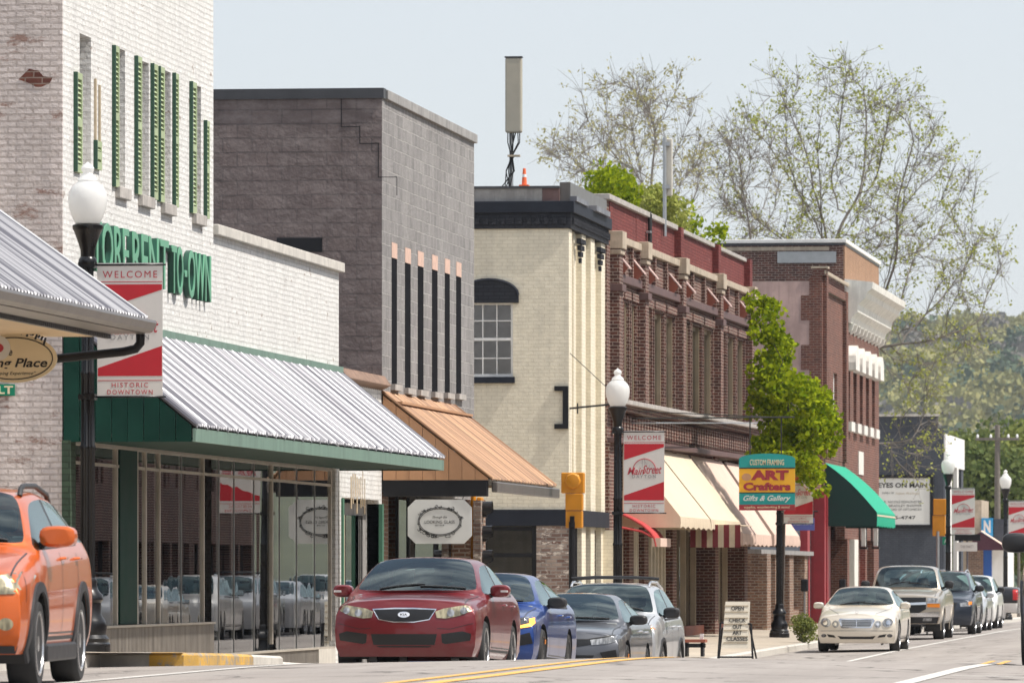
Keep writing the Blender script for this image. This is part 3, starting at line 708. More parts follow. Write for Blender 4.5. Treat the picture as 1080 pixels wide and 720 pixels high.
# wall tie shaped like a bracket
tx = px_(600, YE0); tx0 = px_(585, YE0); za, zb_ = pz_(407, FX, YE0), pz_(452, FX, YE0)
nice('wall_anchor', 'black_paint', E, (tx - .12, tx - .01, YE0 - .07, YE0 + .0, zb_, za), (tx0, tx - .12, YE0 - .07, YE0, za - .1, za), (tx0, tx - .12, YE0 - .07, YE0, zb_, zb_ + .1))
settle(E, (-26, YE0, -1.7))
# sign arm of the cream building
o = MB(); ya_ = YE0 + .1; za_ = pz_(431, -15.5, ya_)
o.tube([(FX - .1, ya_, za_), (px_(657, ya_), ya_ + .1, za_ + .12)], .022, 6)
o.tube([(FX - .0, ya_ + .05, pz_(372, FX, ya_)), (px_(657, ya_), ya_ + .1, za_ + .12)], .008, 5)
o.tube([(px_(609, ya_), ya_ + .02, za_ - .1), (px_(609, ya_), ya_ + .02, za_ + .12)], .015, 5)
arm = o.build('sign_bracket', 'black_paint'); tag(arm, 'thin black horizontal sign arm with stay wire on the cream building corner', 'bracket')
settle(arm, (FX, ya_, za_))

# --- long dark red brick building with four bays
F = rootb('commercial_building', 'long two storey dark red brick building with tan capitals and red painted parapet')
XF = FX
zt = 8.15; zband = 7.45; zstr = 6.5; zled = 3.78
pier_px = [642, 671.5, 712, 752, 785.5]
py0 = [py_(p_) + (.0 if i else .3) for i, p_ in enumerate(pier_px)]; PW = .72
hs = []
bays = [(py0[i] + PW, py0[i + 1]) for i in range(4)]
for (a, c) in bays:
    wd = (c - a) / 3
    for k in range(3): hs.append((a + wd * k + .28, a + wd * (k + 1) - .28, zled + .1, 6.05))
b = MB(); wall_x(b, XF - .3, XF, YF0, YF1, 2.9, 7.3, hs); b.build('front_wall', 'dark_red_brick', F)
for (y0, y1, z0, z1) in hs:
    wf = MB(); wf.box(XF - .22, XF - .04, y1 - .06, y1 + .0, z0, z1); wf.box(XF - .22, XF - .1, y0, y0 + .08, z0, z1); wf.box(XF - .2, XF - .12, y0 + .08, y1 - .1, z1 - .1, z1); wf.box(XF - .21, XF - .19, y0 + .08, y1 - .1, (z0 + z1) / 2 - .04, (z0 + z1) / 2 + .04)
    w_ = wf.build('window', 'window_tan', F)
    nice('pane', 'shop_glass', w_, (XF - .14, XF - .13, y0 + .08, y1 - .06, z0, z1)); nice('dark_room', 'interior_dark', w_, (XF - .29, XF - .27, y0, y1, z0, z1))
for i, (a, c) in enumerate(bays):
    pb = MB(); wd = (c - a) / 3
    for k in range(4):
        y = a + wd * k; pb.box(XF - .02, XF + .09, max(a, y - .11), min(c, y + .11), zstr + .12, 7.28)
    for k in range(3):
        pb.box(XF - .02, XF + .03, a + wd * k + .14, a + wd * k + .26, zled + .1, 6.1); pb.box(XF - .02, XF + .03, a + wd * (k + 1) - .26, a + wd * (k + 1) - .14, zled + .1, 6.1)
        pb.box(XF - .02, XF + .07, a + wd * k + .16, a + wd * (k + 1) - .16, 6.12, 6.3)
    pb.build('brick_ribs', 'dark_red_brick', F)
    nice('string_course', 'brown_wood_trim', F, (XF, XF + .13, a, c, zstr - .06, zstr + .12), bevel=.015)
    nice('upper_band', 'tan_stone', F, (XF - .3, XF + .12, a - .02, c + .02, 7.29, zband), bevel=.015)
    nice('parapet_panel', 'red_painted_brick', F, (XF - .3, XF - .02, a - .2, c + .2, zband + .001, zt))
    for k in (0, 2):
        y = a + wd * k + wd * .45; lv = MB()
        lv.add([(XF + .0, y, 7.05), (XF + .0, y + .5, 7.05), (XF + .26, y + .5, 6.74), (XF + .26, y, 6.74), (XF + .0, y, 7.08), (XF + .0, y + .5, 7.08), (XF + .26, y + .5, 6.77), (XF + .26, y, 6.77)],
               [(0, 1, 2, 3), (4, 5, 6, 7), (0, 1, 5, 4), (1, 2, 6, 5), (2, 3, 7, 6), (3, 0, 4, 7)])
        lv.build('tilted_flap', 'pink_stucco', F)
        lv = MB(); lv.prism([(XF + .0, 7.04), (XF + .23, 6.75), (XF + .0, 6.5)], 'y', y + .02, y + .05); lv.build('flap_bracket', 'wood_red', F)
for i, y in enumerate(py0):
    pe = min(y + PW, YF1)
    nice('pier', 'dark_red_brick', F, (XF - .05, XF + .2, y, pe, zled + .08, 7.12))
    nice('capital', 'tan_stone', F, (XF - .3, XF + .28, y - .04, pe + .04, 7.12, 7.50), (XF - .3, XF + .24, y - .03, pe + .03, 7.0, 7.1), bevel=.012)
    nice('parapet_pier', 'red_painted_brick', F, (XF - .3, XF + (.14 if i > 1 else -.01), y + .02, pe - .02, 7.521, zt + (.08 if i > 1 else -.005)))
    nice('pier_belt', 'brown_wood_trim', F, (XF - .02, XF + .27, y - .03, pe + .03, 6.2, 6.36), bevel=.01)
nice('coping', 'grey_stone', F, (XF - .4, XF + .07, YF0, py0[2], zt, zt + .12), (XF - .4, XF + .05, py0[2] + PW, py0[3], zt, zt + .1), (XF - .4, XF + .05, py0[3] + PW, py0[4], zt, zt + .1), bevel=.012)
nice('parapet_recess', 'dark_red_brick', F, (XF - .35, XF - .03, YF0, py0[0] + .1, 7.3, zt))
nice('ledge', 'grey_stone', F, (XF - .1, XF + .34, YF0 + .1, YF1 + .15, zled - .02, zled + .08), bevel=.012)
nice('ledge_course', 'dark_red_brick', F, (XF - .1, XF + .2, YF0 + .1, YF1 + .05, zled - .16, zled - .02))
dp = MB(); y = YF0 + .8
while y < YF1 - .8: dp.box(XF - .02, XF + .09, y, y + .38, 3.15, 3.55); y += .62
dp.build('brick_panels', 'dark_red_brick', F)
nice('lower_cornice', 'brown_wood_trim', F, (XF - .1, XF + .22, YF0 + .1, YF1 + .1, 2.92, 3.04), bevel=.015)
nice('side_wall', 'dark_red_brick', F, (-36, XF - .31, YF0 + .02, YF0 + .3, BOT, zt - .02), (-36, XF - .3, YF1 - .3, YF1, BOT, zt - .02))
nice('rear_mass', 'roof_tar', F, (-36, XF - .36, YF0 + .35, YF1 - .35, 2.95, zt - .9))
nice('side_coping', 'grey_stone', F, (-36, XF - .4, YF0, YF0 + .35, zt - .02, zt + .06))
# shop level
for y in [YF0 + .0, py_(661), py_(677), py_(707) , py_(752), py_(783)]: nice('pier', 'dark_red_brick', F, (XF - .4, XF + .05, y + .05, y + 1.0, BOT, 2.92))
for (a, c) in ((646, 660), (664, 676), (681, 706), (719, 751), (757, 782)):
    y0, y1 = py_(a), py_(c)
    cb = MB(); n = 7 if a < 700 else 3
    for k in range(n): yk = y0 + (y1 - y0) * (k + .15) / n; cb.box(XF - .34, XF - .04 if a < 700 else XF - .2, yk, yk + (.16 if a < 700 else .08), -1.5, 1.9)
    cb.build('curtain' if a < 700 else 'mullion', 'curtain' if a < 700 else 'tan_trim', F)
    nice('pane', 'shop_glass', F, (XF - .36, XF - .35, y0, y1, -1.3, 2.3))
    nice('stall_riser', 'wood_red' if a > 700 else 'tan_trim', F, (XF - .4, XF - .2, y0, y1, BOT, -1.2))
nice('shop_interior', 'interior_wall', F, (-20, -19.9, YF0 + .3, YF1 - .3, BOT, 2.9))
for v_ in F.children_recursive:
    for q in v_.data.vertices:
        if q.co.z > 2.0: q.co.z += .19 * (q.co.y - YF0) / (YF1 - YF0) - .03
settle(F, (-26, YF0, -1.7))

# --- fabric awnings of the long building
def fabric_awning(label, y0, y1, xo, zr, zo, val, mat, cheek, group=None, trim=None, xr=FX, curve=0):
    root = empty('fabric_awning', label, 'awning', group)
    m = MB(); n = 14; rows = 8; vs = []; fs = []
    for i in range(n + 1):
        y = y0 + (y1 - y0) * i / n
        for j in range(rows + 1):
            t = j / rows; sag = -.03 * math.sin(math.pi * t) * math.sin(math.pi * ((i / n * 3) % 1)) + curve * math.sin(math.pi * t)
            vs.append((xr + .03 + (xo - xr - .03) * t, y, zr + (zo - zr) * t + sag))
    for i in range(n):
        for j in range(rows): a = i * (rows + 1) + j; fs.append((a, a + 1, a + rows + 2, a + rows + 1))
    m.add(vs, fs, True); m.build('canopy', mat, root)
    v = MB(); n = int((y1 - y0) / .09); vs = []; fs = []
    for i in range(n + 1):
        y = y0 + (y1 - y0) * i / n; dx = .02 * math.sin(i * 1.1); ze = zo - val + .045 * abs(math.sin(i * math.pi / 4))
        vs += [(xo, y, zo), (xo + .01 + dx, y, (zo + ze) / 2), (xo + dx * 1.5, y, ze)]
    for i in range(n): a = i * 3; fs += [(a, a + 1, a + 4, a + 3), (a + 1, a + 2, a + 5, a + 4)]
    v.add(vs, fs, True); v.build('valance', mat, root)
    for y in (y0, y1):
        c = MB(); pl = [(xr + .03, zo - val + .02), (xo, zo - val + .02), (xo, zo - .004)] + [(xr + .03 + (xo - xr - .03) * t, zr + (zo - zr) * t + curve * math.sin(math.pi * t) - .006) for t in (.8, .6, .4, .2, 0)]
        c.prism(pl, 'y', y - .004, y + .004); c.build('side_panel', cheek, root)
    if trim: nice('trim_stripe', trim, root, (xo + .012, xo + .02, y0, y1, zo - .12, zo - .07))
    f = MB()
    for y in (y0 + .05, y1 - .05):
        f.tube([(xr, y, zo - .05), (xo - .03, y, zo - .05)], .018, 5); f.tube([(xr, y, zr - .1), (xo - .04, y, zo - .06)], .018, 5)
    f.build('frame', 'aluminium', root)
    settle(root, (xr, y0, zo - val)); return root
o1 = 'canvas awnings along the dark red brick building'
ys = [(655, 'beige canvas awning nearest the lamp post on the dark brick building', 'fabric_beige', 1.32), (None, 'second beige canvas awning on the dark brick building', 'fabric_beige', 1.32), (None, 'pale pink awning behind the two beige ones', 'fabric_pink', 1.05), (None, 'small pale pink awning farthest along the dark brick building', 'fabric_pink', 1.08)]
edges = [(717.5, 748.5), (750, 781), (783.5, 813.5), (816.5, 843)]
for (a, c), (q, lab, mt, zo_) in zip(edges, ys):
    y0, y1 = py_(a, -14.7), py_(c, -14.7); fabric_awning(lab, y0, y1, -14.7, 2.93, zo_, .26 if zo_ > 1.2 else .3, mt, mt, o1)
# red and white striped valance under them
y0 = py_(728, -15.2); y1 = py_(783, -15.2); root = empty('striped_awning', 'low awning with red and cream striped valance tucked under the beige awnings', 'awning')
n = 22
for k in range(n):
    pass
r_ = MB(); w_ = MB(); xs0, xs1 = px_(728, 157.0), px_(781, 157.0)
for k in range(9):
    a = xs0 + (xs1 - xs0) * k / 9; (r_ if k % 2 == 0 else w_).box(a, a + (xs1 - xs0) / 9, 156.98, 157.0, pz_(577, -15.2, 157), pz_(553, -15.2, 157))
r_.build('red_stripes', 'fabric_red_shaded', root); w_.build('cream_stripes', 'tan_trim', root)  # stripe colours darkened to stand for the shade under the awnings
nice('canopy', 'fabric_beige', root, (FX, xs1, 157.0, 160, pz_(553, -15.2, 157) - .02, pz_(553, -15.2, 157)))
settle(root, (FX, 157, .7))
# little red shell awning
root = empty('shell_awning', 'small curved red awning frame beside the black lamp post', 'awning')
ysh = YF0 + 1.6; m = MB(); arc = [(640, 537), (652, 540), (665, 546), (677, 553), (686, 561), (690, 567), (692, 576)]
P3 = [(px_(a, ysh), pz_(c, -15.5, ysh)) for a, c in arc]
for i in range(len(P3) - 1):
    (xa_, za1), (xb_, zb1) = P3[i], P3[i + 1]
    m.add([(xa_, ysh, za1), (xb_, ysh, zb1), (xb_, ysh + 2.2, zb1), (xa_, ysh + 2.2, za1)], [(0, 1, 2, 3)], True)
m.build('canopy', 'fabric_red', root, recalc=False)
m = MB(); m.tube([(p_[0], ysh, p_[1]) for p_ in P3], .03, 6); m.tube([(P3[0][0], ysh, pz_(553, FX, ysh)), (P3[3][0], ysh, pz_(560, FX, ysh)), (P3[5][0], ysh, P3[5][1])], .03, 6); m.build('frame', 'fabric_red', root)
m = MB(); m.box(P3[-2][0] - .05, P3[-1][0] + .1, ysh - .02, ysh + 2.2, P3[-1][1], P3[-2][1]); m.build('valance', 'fabric_pink', root)
settle(root, (FX, ysh, .8))

# --- one storey brick front, then red painted shop
G = rootb('low_shop', 'low shopfront with brown brick piers and red painted door frames under the green tree')
yg = YF1 + .05; zg = .72
for (a, c) in ((791, 808), (815, 826), (834, 838), (844, 850)):
    pass
nice('pier', 'brown_brick', G, (FX - .8, px_(809, yg), yg, yg + 1.2, BOT, zg - .1))
for k, p_ in enumerate((817, 832, 848)):
    y = py_(p_, FX + .1); nice('pier', 'brown_brick', G, (FX - .6, FX + .12, y, y + 1.4, BOT, zg - .1))
nice('sill_wall', 'brown_brick', G, (FX - .3, FX - .05, yg + 1.2, py_(850), BOT, -.95))
nice('beam', 'concrete_grey', G, (FX - .8, FX + .2, yg, py_(851), zg - .1, zg + .02))
nice('pane', 'shop_glass', G, (FX - .3, FX - .29, yg + 1.2, py_(850), -.95, zg - .1))
nice('upper_wall', 'slate_painted_brick', G, (FX - .8, FX - .1, yg, py_(852), zg + .02, 1.6))
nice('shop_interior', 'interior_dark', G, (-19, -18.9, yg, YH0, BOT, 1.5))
yr0 = py_(851); 
for (p_, w_) in ((851, .9), (869, .5), (872, 1.2)):
    y = py_(p_, FX + .1); nice('red_post', 'red_paint', G, (FX - .3, FX + .12, y, y + w_, BOT, 2.6))
nice('shop_front', 'black_paint', G, (FX - .5, FX - .3, yr0, YH0, BOT, 2.5), (FX - .3, FX - .05, yr0 + 2, yr0 + 2.1, BOT, 2.2))
nice('pane', 'shop_glass', G, (FX - .12, FX - .11, yr0 + .9, yr0 + 4, -1.0, 2.0))
nice('upper_wall', 'maroon_brick', G, (FX - .8, FX - .02, py_(852), YH0 - .01, 2.6, 3.2))
nice('rear_mass', 'roof_tar', G, (-36, FX - .85, YF1 + .05, YH0 - .05, 1.2, 1.6))
settle(G, (FX, yg, -1.5))

# --- second brick building: lower front piece and taller main block
H = rootb('commercial_building', 'dark red brick corner block with big white cornice and white window hoods')
z1 = pz_(285, FX, YH0); z2 = pz_(252, FX, YH1)
b = MB(); wall_x(b, FX - .3, FX, YH0 + .3, YH1, 3.6, z1 - .12, [(py_(870), py_(874), 4.6, 6.3), (py_(879), py_(883), 4.6, 6.3)]); b.build('front_wall', 'maroon_brick', H)
nice('window', 'white_trim', H, (FX - .15, FX - .1, py_(870), py_(874), 4.6, 6.3), (FX - .15, FX - .1, py_(879), py_(883), 4.6, 6.3))
xs_ = px_(857, YH0)
q = MB(); zz = 1.0; k = 0
while zz < z1 - .15:
    q.box(xs_ - (.35 if k % 2 else .1), FX, YH0 - .01, YH0 + .3, zz, min(zz + .75, z1 - .15)); zz += .75; k += 1
q.build('quoins', 'maroon_brick', H)
nice('side_wall', 'pink_stucco', H, (-36, xs_ - .09, YH0, YH0 + .28, BOT, z1 - .33))
nice('chimney_pier', 'maroon_brick', H, (xs_ + .0, xs_ + .42, YH0 - .02, YH0 + .5, z1 - .151, z1 + .06))
nice('coping', 'tan_stone', H, (xs_ + .42, FX + .07, YH0 - .03, YH1, z1 - .12, z1), bevel=.02)
nice('pier_cap', 'tan_stone', H, (xs_ - .05, xs_ + .47, YH0 - .06, YH0 + .55, z1 + .06, z1 + .12))
nice('pilaster', 'maroon_brick', H, (FX - .1, FX + .12, YH0 + .3, YH0 + 1.0, 3.6, z1 - .13)); nice('pilaster', 'maroon_brick', H, (FX - .1, FX + .12, YH1 - .9, YH1 - .0, 3.6, z1 - .3))
nice('corbel_table', 'maroon_brick', H, (FX - .1, FX + .1, YH0 + 1.0, YH1 - .9, z1 - .6, z1 - .35))
nice('main_side_wall', 'dark_red_brick', H, (-36, FX - .003, YH1, YH1 + .28, 3.6, z2 - .2))
nice('metal_patch', 'steel', H, (px_(820, YH1), px_(882, YH1), YH1 - .05, YH1 - .001, pz_(277, FX, YH1), pz_(265, FX, YH1)))
nice('render_band', 'tan_stone', H, (-36, FX - .5, YH1 - .03, YH1 - .002, pz_(264, FX, YH1), pz_(260, FX, YH1)))
nice('main_coping', 'white_trim', H, (-36, FX + .06, YH1 - .08, YH2 + .05, z2 - .12, z2), bevel=.015)
nice('coping_shadow_board', 'dark_flashing', H, (-36, FX + .02, YH1 - .03, YH2 + .02, z2 - .2, z2 - .12))
hh = []
nW = 5; y0 = YH1 + .9; st = (YH2 - YH1 - 1.4) / nW
zw0, zw1 = pz_(443, FX, YH1), pz_(385, FX, YH1)
for k in range(nW): hh.append((y0 + st * k, y0 + st * k + 1.35, zw0, zw1))
b = MB(); wall_x(b, FX - .3, FX, YH1 + .28, YH2, 1.2, 9.0, [(a, c, d, e) for a, c, d, e in hh]); b.build('main_front_wall', 'maroon_brick', H)
nice('upper_front_wall', 'orange_brick', H, (FX - .3, FX - .001, YH1 + .281, YH2, 9.0, z2 - .2))
nice('corner_return', 'maroon_brick', H, (FX - .3, FX - .0, YH1 - .004, YH1 + .28, 1.2, 9.0))
nice('corner_return', 'orange_brick', H, (FX - .05, FX - .0, YH1 - .004, YH1 + .28, 9.0, z2 - .2))
for (a, c, d, e) in hh:
    w_ = nice('window', 'brown_wood_trim', H, (FX - .2, FX - .12, a, a + .08, d, e), (FX - .2, FX - .12, c - .08, c, d, e), (FX - .2, FX - .12, a + .08, c - .08, (d + e) / 2 - .04, (d + e) / 2 + .04))
    nice('pane', 'window_glass', w_, (FX - .19, FX - .18, a, c, d, e))
    hd = MB(); pr = []
    for k in range(9):
        t = math.pi * k / 8; pr.append(((a + c) / 2 - (c - a) / 2 * 1.2 * math.cos(t), e + .12 + .55 * math.sin(t)))
    pr = [(a - .14, e - .12)] + pr + [(c + .14, e - .12)]
    hd.prism(pr, 'x', FX - .0, FX + .3); hd.build('window_hood', 'white_wood', H)
    nice('sill', 'white_wood', H, (FX - .05, FX + .16, a - .1, c + .1, d - .32, d - .02))
cn = MB(); zc1 = pz_(297, FX, YH1)
prof = [(FX, zc1 - 1.3), (FX + .28, zc1 - 1.3), (FX + .36, zc1 - 1.12), (FX + .62, zc1 - .95), (FX + .66, zc1 - .72), (FX + 1.0, zc1 - .5), (FX + 1.06, zc1 - .34), (FX + 1.32, zc1 - .22), (FX + 1.36, zc1 - .02), (FX, zc1 + .08)]
prof = [(FX + (q[0] - FX) * .66, q[1]) for q in prof]; cn.prism(prof, 'y', YH1 - .12, YH2 + .15); cn.build('cornice', 'white_wood', H, sharp=20)
md = MB(); y = YH1 + .4
while y < YH2: md.prism([(FX + .02, zc1 - 1.6), (FX + .2, zc1 - 1.5), (FX + .26, zc1 - 1.301), (FX + .02, zc1 - 1.301)], 'y', y, y + .3); y += 1.6
md.build('cornice_brackets', 'white_wood', H)
nice('panel', 'white_wood', H, (FX, FX + .03, py_(905), py_(910), pz_(497, FX, YH1), pz_(472, FX, YH1)))
nice('rear_mass', 'roof_tar', H, (-36, FX - .35, YH0 + .3, YH1 - .02, 3.4, z1 - .7), (-36, FX - .35, YH1 + .3, YH2 - .3, 3.4, z2 - .9))
nice('far_wall', 'maroon_brick', H, (-36, FX - .31, YH2 - .28, YH2, BOT, z2 - .21))
for (p_, w_, X_) in ((867, 1.0, .02), (893, .9, .02), (905, .5, .02), (912, .8, .02), (921, 2.4, .02)):
    y = py_(p_); nice('pier', 'maroon_brick', H, (FX - .5, FX + X_, y + .02, y + w_, BOT, 3.59 if y < YH1 - .1 else 1.19))
nice('fascia', 'maroon_brick', H, (FX - .4, FX - .01, YH0 + .3, YH1, 3.0, 3.59))
nice('white_column', 'white_wood', H, (FX - .1, FX + .1, py_(898), py_(902), BOT, 1.2))
nice('shop_front', 'black_paint', H, (FX - 2, FX - 1.9, YH0, YH2, BOT, 3.0), (FX - .4, FX - .3, py_(879), py_(880.5), BOT, 2.6))
nice('door', 'red_paint', H, (FX - .3, FX - .2, py_(908), py_(912), BOT, 1.1))
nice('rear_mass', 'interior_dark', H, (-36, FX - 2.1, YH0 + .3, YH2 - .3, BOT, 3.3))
settle(H, (-26, YH0, -1.5))
for i, p_ in enumerate((905.5, 918.5)):
    y = py_(p_); la = empty('wall_lantern', ('left' if i == 0 else 'right') + ' one of two black wall lanterns right of the green awning', 'lantern', 'wall lanterns')
    z = pz_(565, FX, y)
    nice('lantern_frame', 'black_paint', la, (FX + .03, FX + .27, y - .02, y + .5, z - .42, z - .36), (FX + .03, FX + .27, y - .02, y + .5, z + .34, z + .42), (FX + .03, FX + .06, y, y + .04, z - .36, z + .34), (FX + .24, FX + .27, y, y + .04, z - .36, z + .34))
    nice('lantern_glass', 'sign_white', la, (FX + .08, FX + .22, y + .06, y + .4, z - .33, z + .32))
    settle(la, (FX, y, z - .42))
fabric_awning('bright green canvas awning with shade-darkened side over the brick corner shop', YH0 + .8, YH1 - .2, -14.4, 3.45, 1.96, .45, 'fabric_green', 'fabric_green_shaded', None, 'fabric_beige', curve=.12)

# --- slate blue building with the eye shop sign
K = rootb('commercial_building', 'slate blue painted brick building carrying the white EYES ON MAIN sign')
xk = px_(996, YK0); zk = pz_(439, -18, YK0)
nice('side_wall', 'slate_painted_brick', K, (-48, px_(989, YK0), YK0, YK0 + .3, BOT, zk))
nice('side_wall', 'slate_painted_brick', K, (px_(989, YK0), xk - .02, YK0, YK0 + .3, BOT, pz_(451, -16, YK0)))
nice('coping', 'concrete_light', K, (-48, px_(989, YK0) + .05, YK0 - .06, YK0 + .35, zk, zk + .09))
ykf = py_(1016, xk)
nice('sign_fascia', 'white_trim', K, (xk - .3, xk + .05, YK0 + .02, ykf, pz_(490, xk, YK0), pz_(457, xk, YK0)))
nice('front_wall', 'slate_painted_brick', K, (xk - .3, xk, YK0 + .3, YK0 + 1.0, BOT, 4.4), (xk - .3, xk, ykf - 1.5, ykf, BOT, 4.4))
nice('shop_front', 'black_paint', K, (xk - .6, xk - .5, YK0 + .3, ykf, BOT, 4.4), (xk - .2, xk - .1, YK0 + 4, YK0 + 4.2, BOT, 4.4))
nice('white_post', 'white_trim', K, (xk - .1, xk + .06, YK0 + 2.5, YK0 + 4.0, BOT, 4.4), (xk - .1, xk + .06, YK0 + 7.5, YK0 + 8.5, BOT, 4.4))
nice('rear_mass', 'roof_tar', K, (-48, xk - .65, YK0 + .35, ykf, BOT, zk - .5))
settle(K, (-30, YK0, -1.6))
sg = empty('wall_sign', 'white eye clinic sign with black frame on the slate blue wall', 'sign')
xa, xb = px_(900, YK0), px_(981, YK0); za, zb_ = pz_(553, -18, YK0), pz_(504, -18, YK0); ysn = YK0 - .12
nice('board', 'sign_white', sg, (xa, xb, ysn, YK0 - .02, za, zb_))
nice('frame', 'black_paint', sg, (xa - .13, xb + .13, ysn - .03, YK0 - .01, zb_, zb_ + .13), (xa - .13, xb + .13, ysn - .03, YK0 - .01, za - .13, za), (xb, xb + .13, ysn - .03, YK0 - .01, za, zb_), (xa - .13, xa, ysn - .03, YK0 - .01, za, zb_))
def tl(s, p0, p1, yc_, h, mat='ink_black', **k): a, c = px_(p0, YK0), px_(p1, YK0); text('lettering', s, c - a, h, mat, sg, face_y((a + c) / 2, ysn - .001, pz_(yc_, -18, YK0)), **k)
tl('EYES ON MAIN', 926.5, 978, 511.5, .19, bold=.03); tl('DR. NICOLE EDMONSTER', 930, 972.5, 529, .09); tl('DR. BRADLEY SHAFFER', 930, 972.5, 533, .09); tl('DOCTORS OF OPTOMETRY', 930, 972.5, 537, .08)
tl('FAMILY OF', 931, 943, 519.5, .07); tl('Vision Wellness', 945, 970, 520, .09, 'tan_trim', shear=.3); tl('775-4747', 936, 966, 545.5, .13, bold=.02)
settle(sg, (xb, YK0, za))

# --- far buildings past the slate one
L_ = rootb('far_shop', 'far grey and white shopfront with dark maroon awning and blue door')
yl = 300.; X0l, X1l = px_(1015, yl), px_(1062, yl)
nice('wall', 'white_trim', L_, (px_(1046, yl), X1l, yl + .1, yl + 6, BOT, pz_(575, -18, yl)))
nice('wall', 'slate_painted_brick', L_, (px_(1048, yl), px_(1062, yl), yl + .2, yl + 6, pz_(575, -18, yl), pz_(547, -18, yl)))
nice('wall', 'tan_stone', L_, (X0l, px_(1035, yl), yl + .2, yl + 6, BOT, pz_(527, -18, yl)))
nice('shop_front', 'brown_brick', L_, (px_(1020, yl), px_(1037, yl), yl + .05, yl + .2, BOT, pz_(580, -18, yl)))
nice('blue_door', 'deep_blue_paint', L_, (px_(1037, yl), px_(1046, yl), yl + .08, yl + .4, BOT, pz_(580, -18, yl)))
nice('blue_panel', 'sky_blue_paint', L_, (px_(1035, yl), px_(1047, yl), yl + .1, yl + .4, pz_(580, -18, yl), pz_(546, -18, yl)))
text('lettering', 'N', .3, .55, 'banner_white', L_, face_y(px_(1041, yl), yl + .098, pz_(555, -18, yl)), bold=.04)
m = MB(); m.prism([(px_(1027, yl), pz_(565, -18, yl)), (px_(1036, yl), pz_(561, -18, yl)), (px_(1057, yl), pz_(574, -18, yl)), (px_(1061, yl), pz_(580, -18, yl)), (px_(1027, yl), pz_(580, -18, yl))], 'y', yl - 1.2, yl - 1.1); m.build('awning_end', 'fabric_maroon', L_)
m = MB(); m.add([(px_(1036, yl), yl - 1.25, pz_(560, -18, yl)), (px_(1061, yl), yl - 1.25, pz_(576, -18, yl)), (px_(1061, yl), yl + .1, pz_(575, -18, yl)), (px_(1036, yl), yl + .1, pz_(559, -18, yl))], [(0, 1, 2, 3)]); m.build('awning_top', 'fabric_pink', L_)
settle(L_, (X0l, yl, -1.6))

# --- the porch of the shop nearest the camera, left edge
N_ = rootb('porch_building', 'porch with silver corrugated roof, cream soffit and dark gutter at the left edge')
yn1 = 70.0; yn0 = 56.0; xg = px_(155, yn1); zg_ = pz_(338, xg, yn1)
zr_ = zg_ + .72 * 3.4
m = MB(); pitch = .16; n = int((yn1 - yn0) / pitch) * 6; vs = []; fs = []
for i in range(n + 1):
    y = yn0 + (yn1 - yn0) * i / n; d = .034 * max(math.cos(i / 6 * 2 * math.pi), -.3)
    vs += [(xg - 3.4, y, zr_ + d), (xg, y, zg_ + .02 + d), (xg, y, zg_ + .005 + d), (xg - 3.4, y, zr_ - .02 + d)]
for i in range(n): a = i * 4; c = a + 4; fs += [(a, a + 1, c + 1, c), (a + 1, a + 2, c + 2, c + 1), (a + 2, a + 3, c + 3, c + 2)]
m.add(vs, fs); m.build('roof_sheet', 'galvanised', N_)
m = MB(); m.tube([(xg - 3.4, yn1, zr_ + .01), (xg, yn1, zg_ + .02)], .03, 6); m.build('edge_trim', 'fascia_white', N_)
m = MB(); m.prism([(xg - .02, zg_ - .02), (xg + .09, zg_ + .0), (xg + .10, zg_ - .03), (xg + .07, zg_ - .1), (xg + .02, zg_ - .13), (xg - .04, zg_ - .13)], 'y', yn0, yn1 + .03); m.build('gutter', 'gutter_brown', N_)
xbm = px_(115, yn1); m = MB(); y = yn0
while y < yn1: m.box(xbm - .05, xbm + (.012 if int(y / .05) % 2 else 0), y, y + .05, pz_(357, xbm, yn1), pz_(341, xbm, yn1)); y += .05
m.build('corrugated_fascia', 'dark_corrugated', N_)
nice('eave_board', 'gutter_brown', N_, (xbm, xg - .02, yn0, yn1 - .01, zg_ - .14, zg_ - .11))
nice('soffit', 'soffit_cream', N_, (xbm - 2.9, xbm - .05, yn0, yn1 - .02, pz_(357, xbm, yn1) + .02, pz_(357, xbm, yn1) + .06))
nice('wall', 'brown_brick', N_, (-24, -16.3, yn0, yn1 - .2, BOT + 1, zr_ + .3))
nice('post', 'soffit_cream', N_, (xbm - .4, xbm - .25, yn0 + .4, yn0 + .55, -1.2, 2.4))
nice('end_panel', 'galvanised', N_, (-16.3, -16.28, yn1 - .3, yn1 - .1, 2.5, zr_))
dsp = MB(); pts = [(148, 352), (148, 362), (143, 368), (130, 371), (60, 378), (20, 384), (-20, 388)]
dsp.tube([(px_(a, yn1 + .05), yn1 + .05, pz_(c, -13.5, yn1)) for a, c in pts], .048, 10); dsp.build('downspout', 'black_paint', N_)
settle(N_, (-16.3, yn0, -.7))
# oval sign hanging under the porch
sg = empty('hanging_sign', 'cream oval shop sign with black script lettering under the porch', 'sign')
ysn = 69.2; cx, cz = px_(14, ysn), pz_(378, -14, ysn); rx = px_(60, ysn) - cx; rz = .25
m = MB(); m.prism([(cx + rx * math.cos(t), cz + rz * math.sin(t)) for t in np.linspace(0, 2 * math.pi, 48, endpoint=False)], 'y', ysn, ysn + .03); m.build('board', 'sign_cream', sg)
m = MB(); m.tube([(cx + (rx - .045) * math.cos(t), ysn - .004, cz + (rz - .035) * math.sin(t)) for t in np.linspace(0, 2 * math.pi, 49)], .006, 5, cap=False); m.build('border', 'ink_black', sg)
m = MB()
for k in range(9): m.tube([(cx + (.08 + .03 * k) * (1), ysn - .004, cz + rz + .0 - .004 * k * k * .35 + .02 * math.sin(k * 2.2)), (cx + .1 + .03 * k, ysn - .004, cz + rz + .02 - .003 * k * k * .3)], .012, 6)
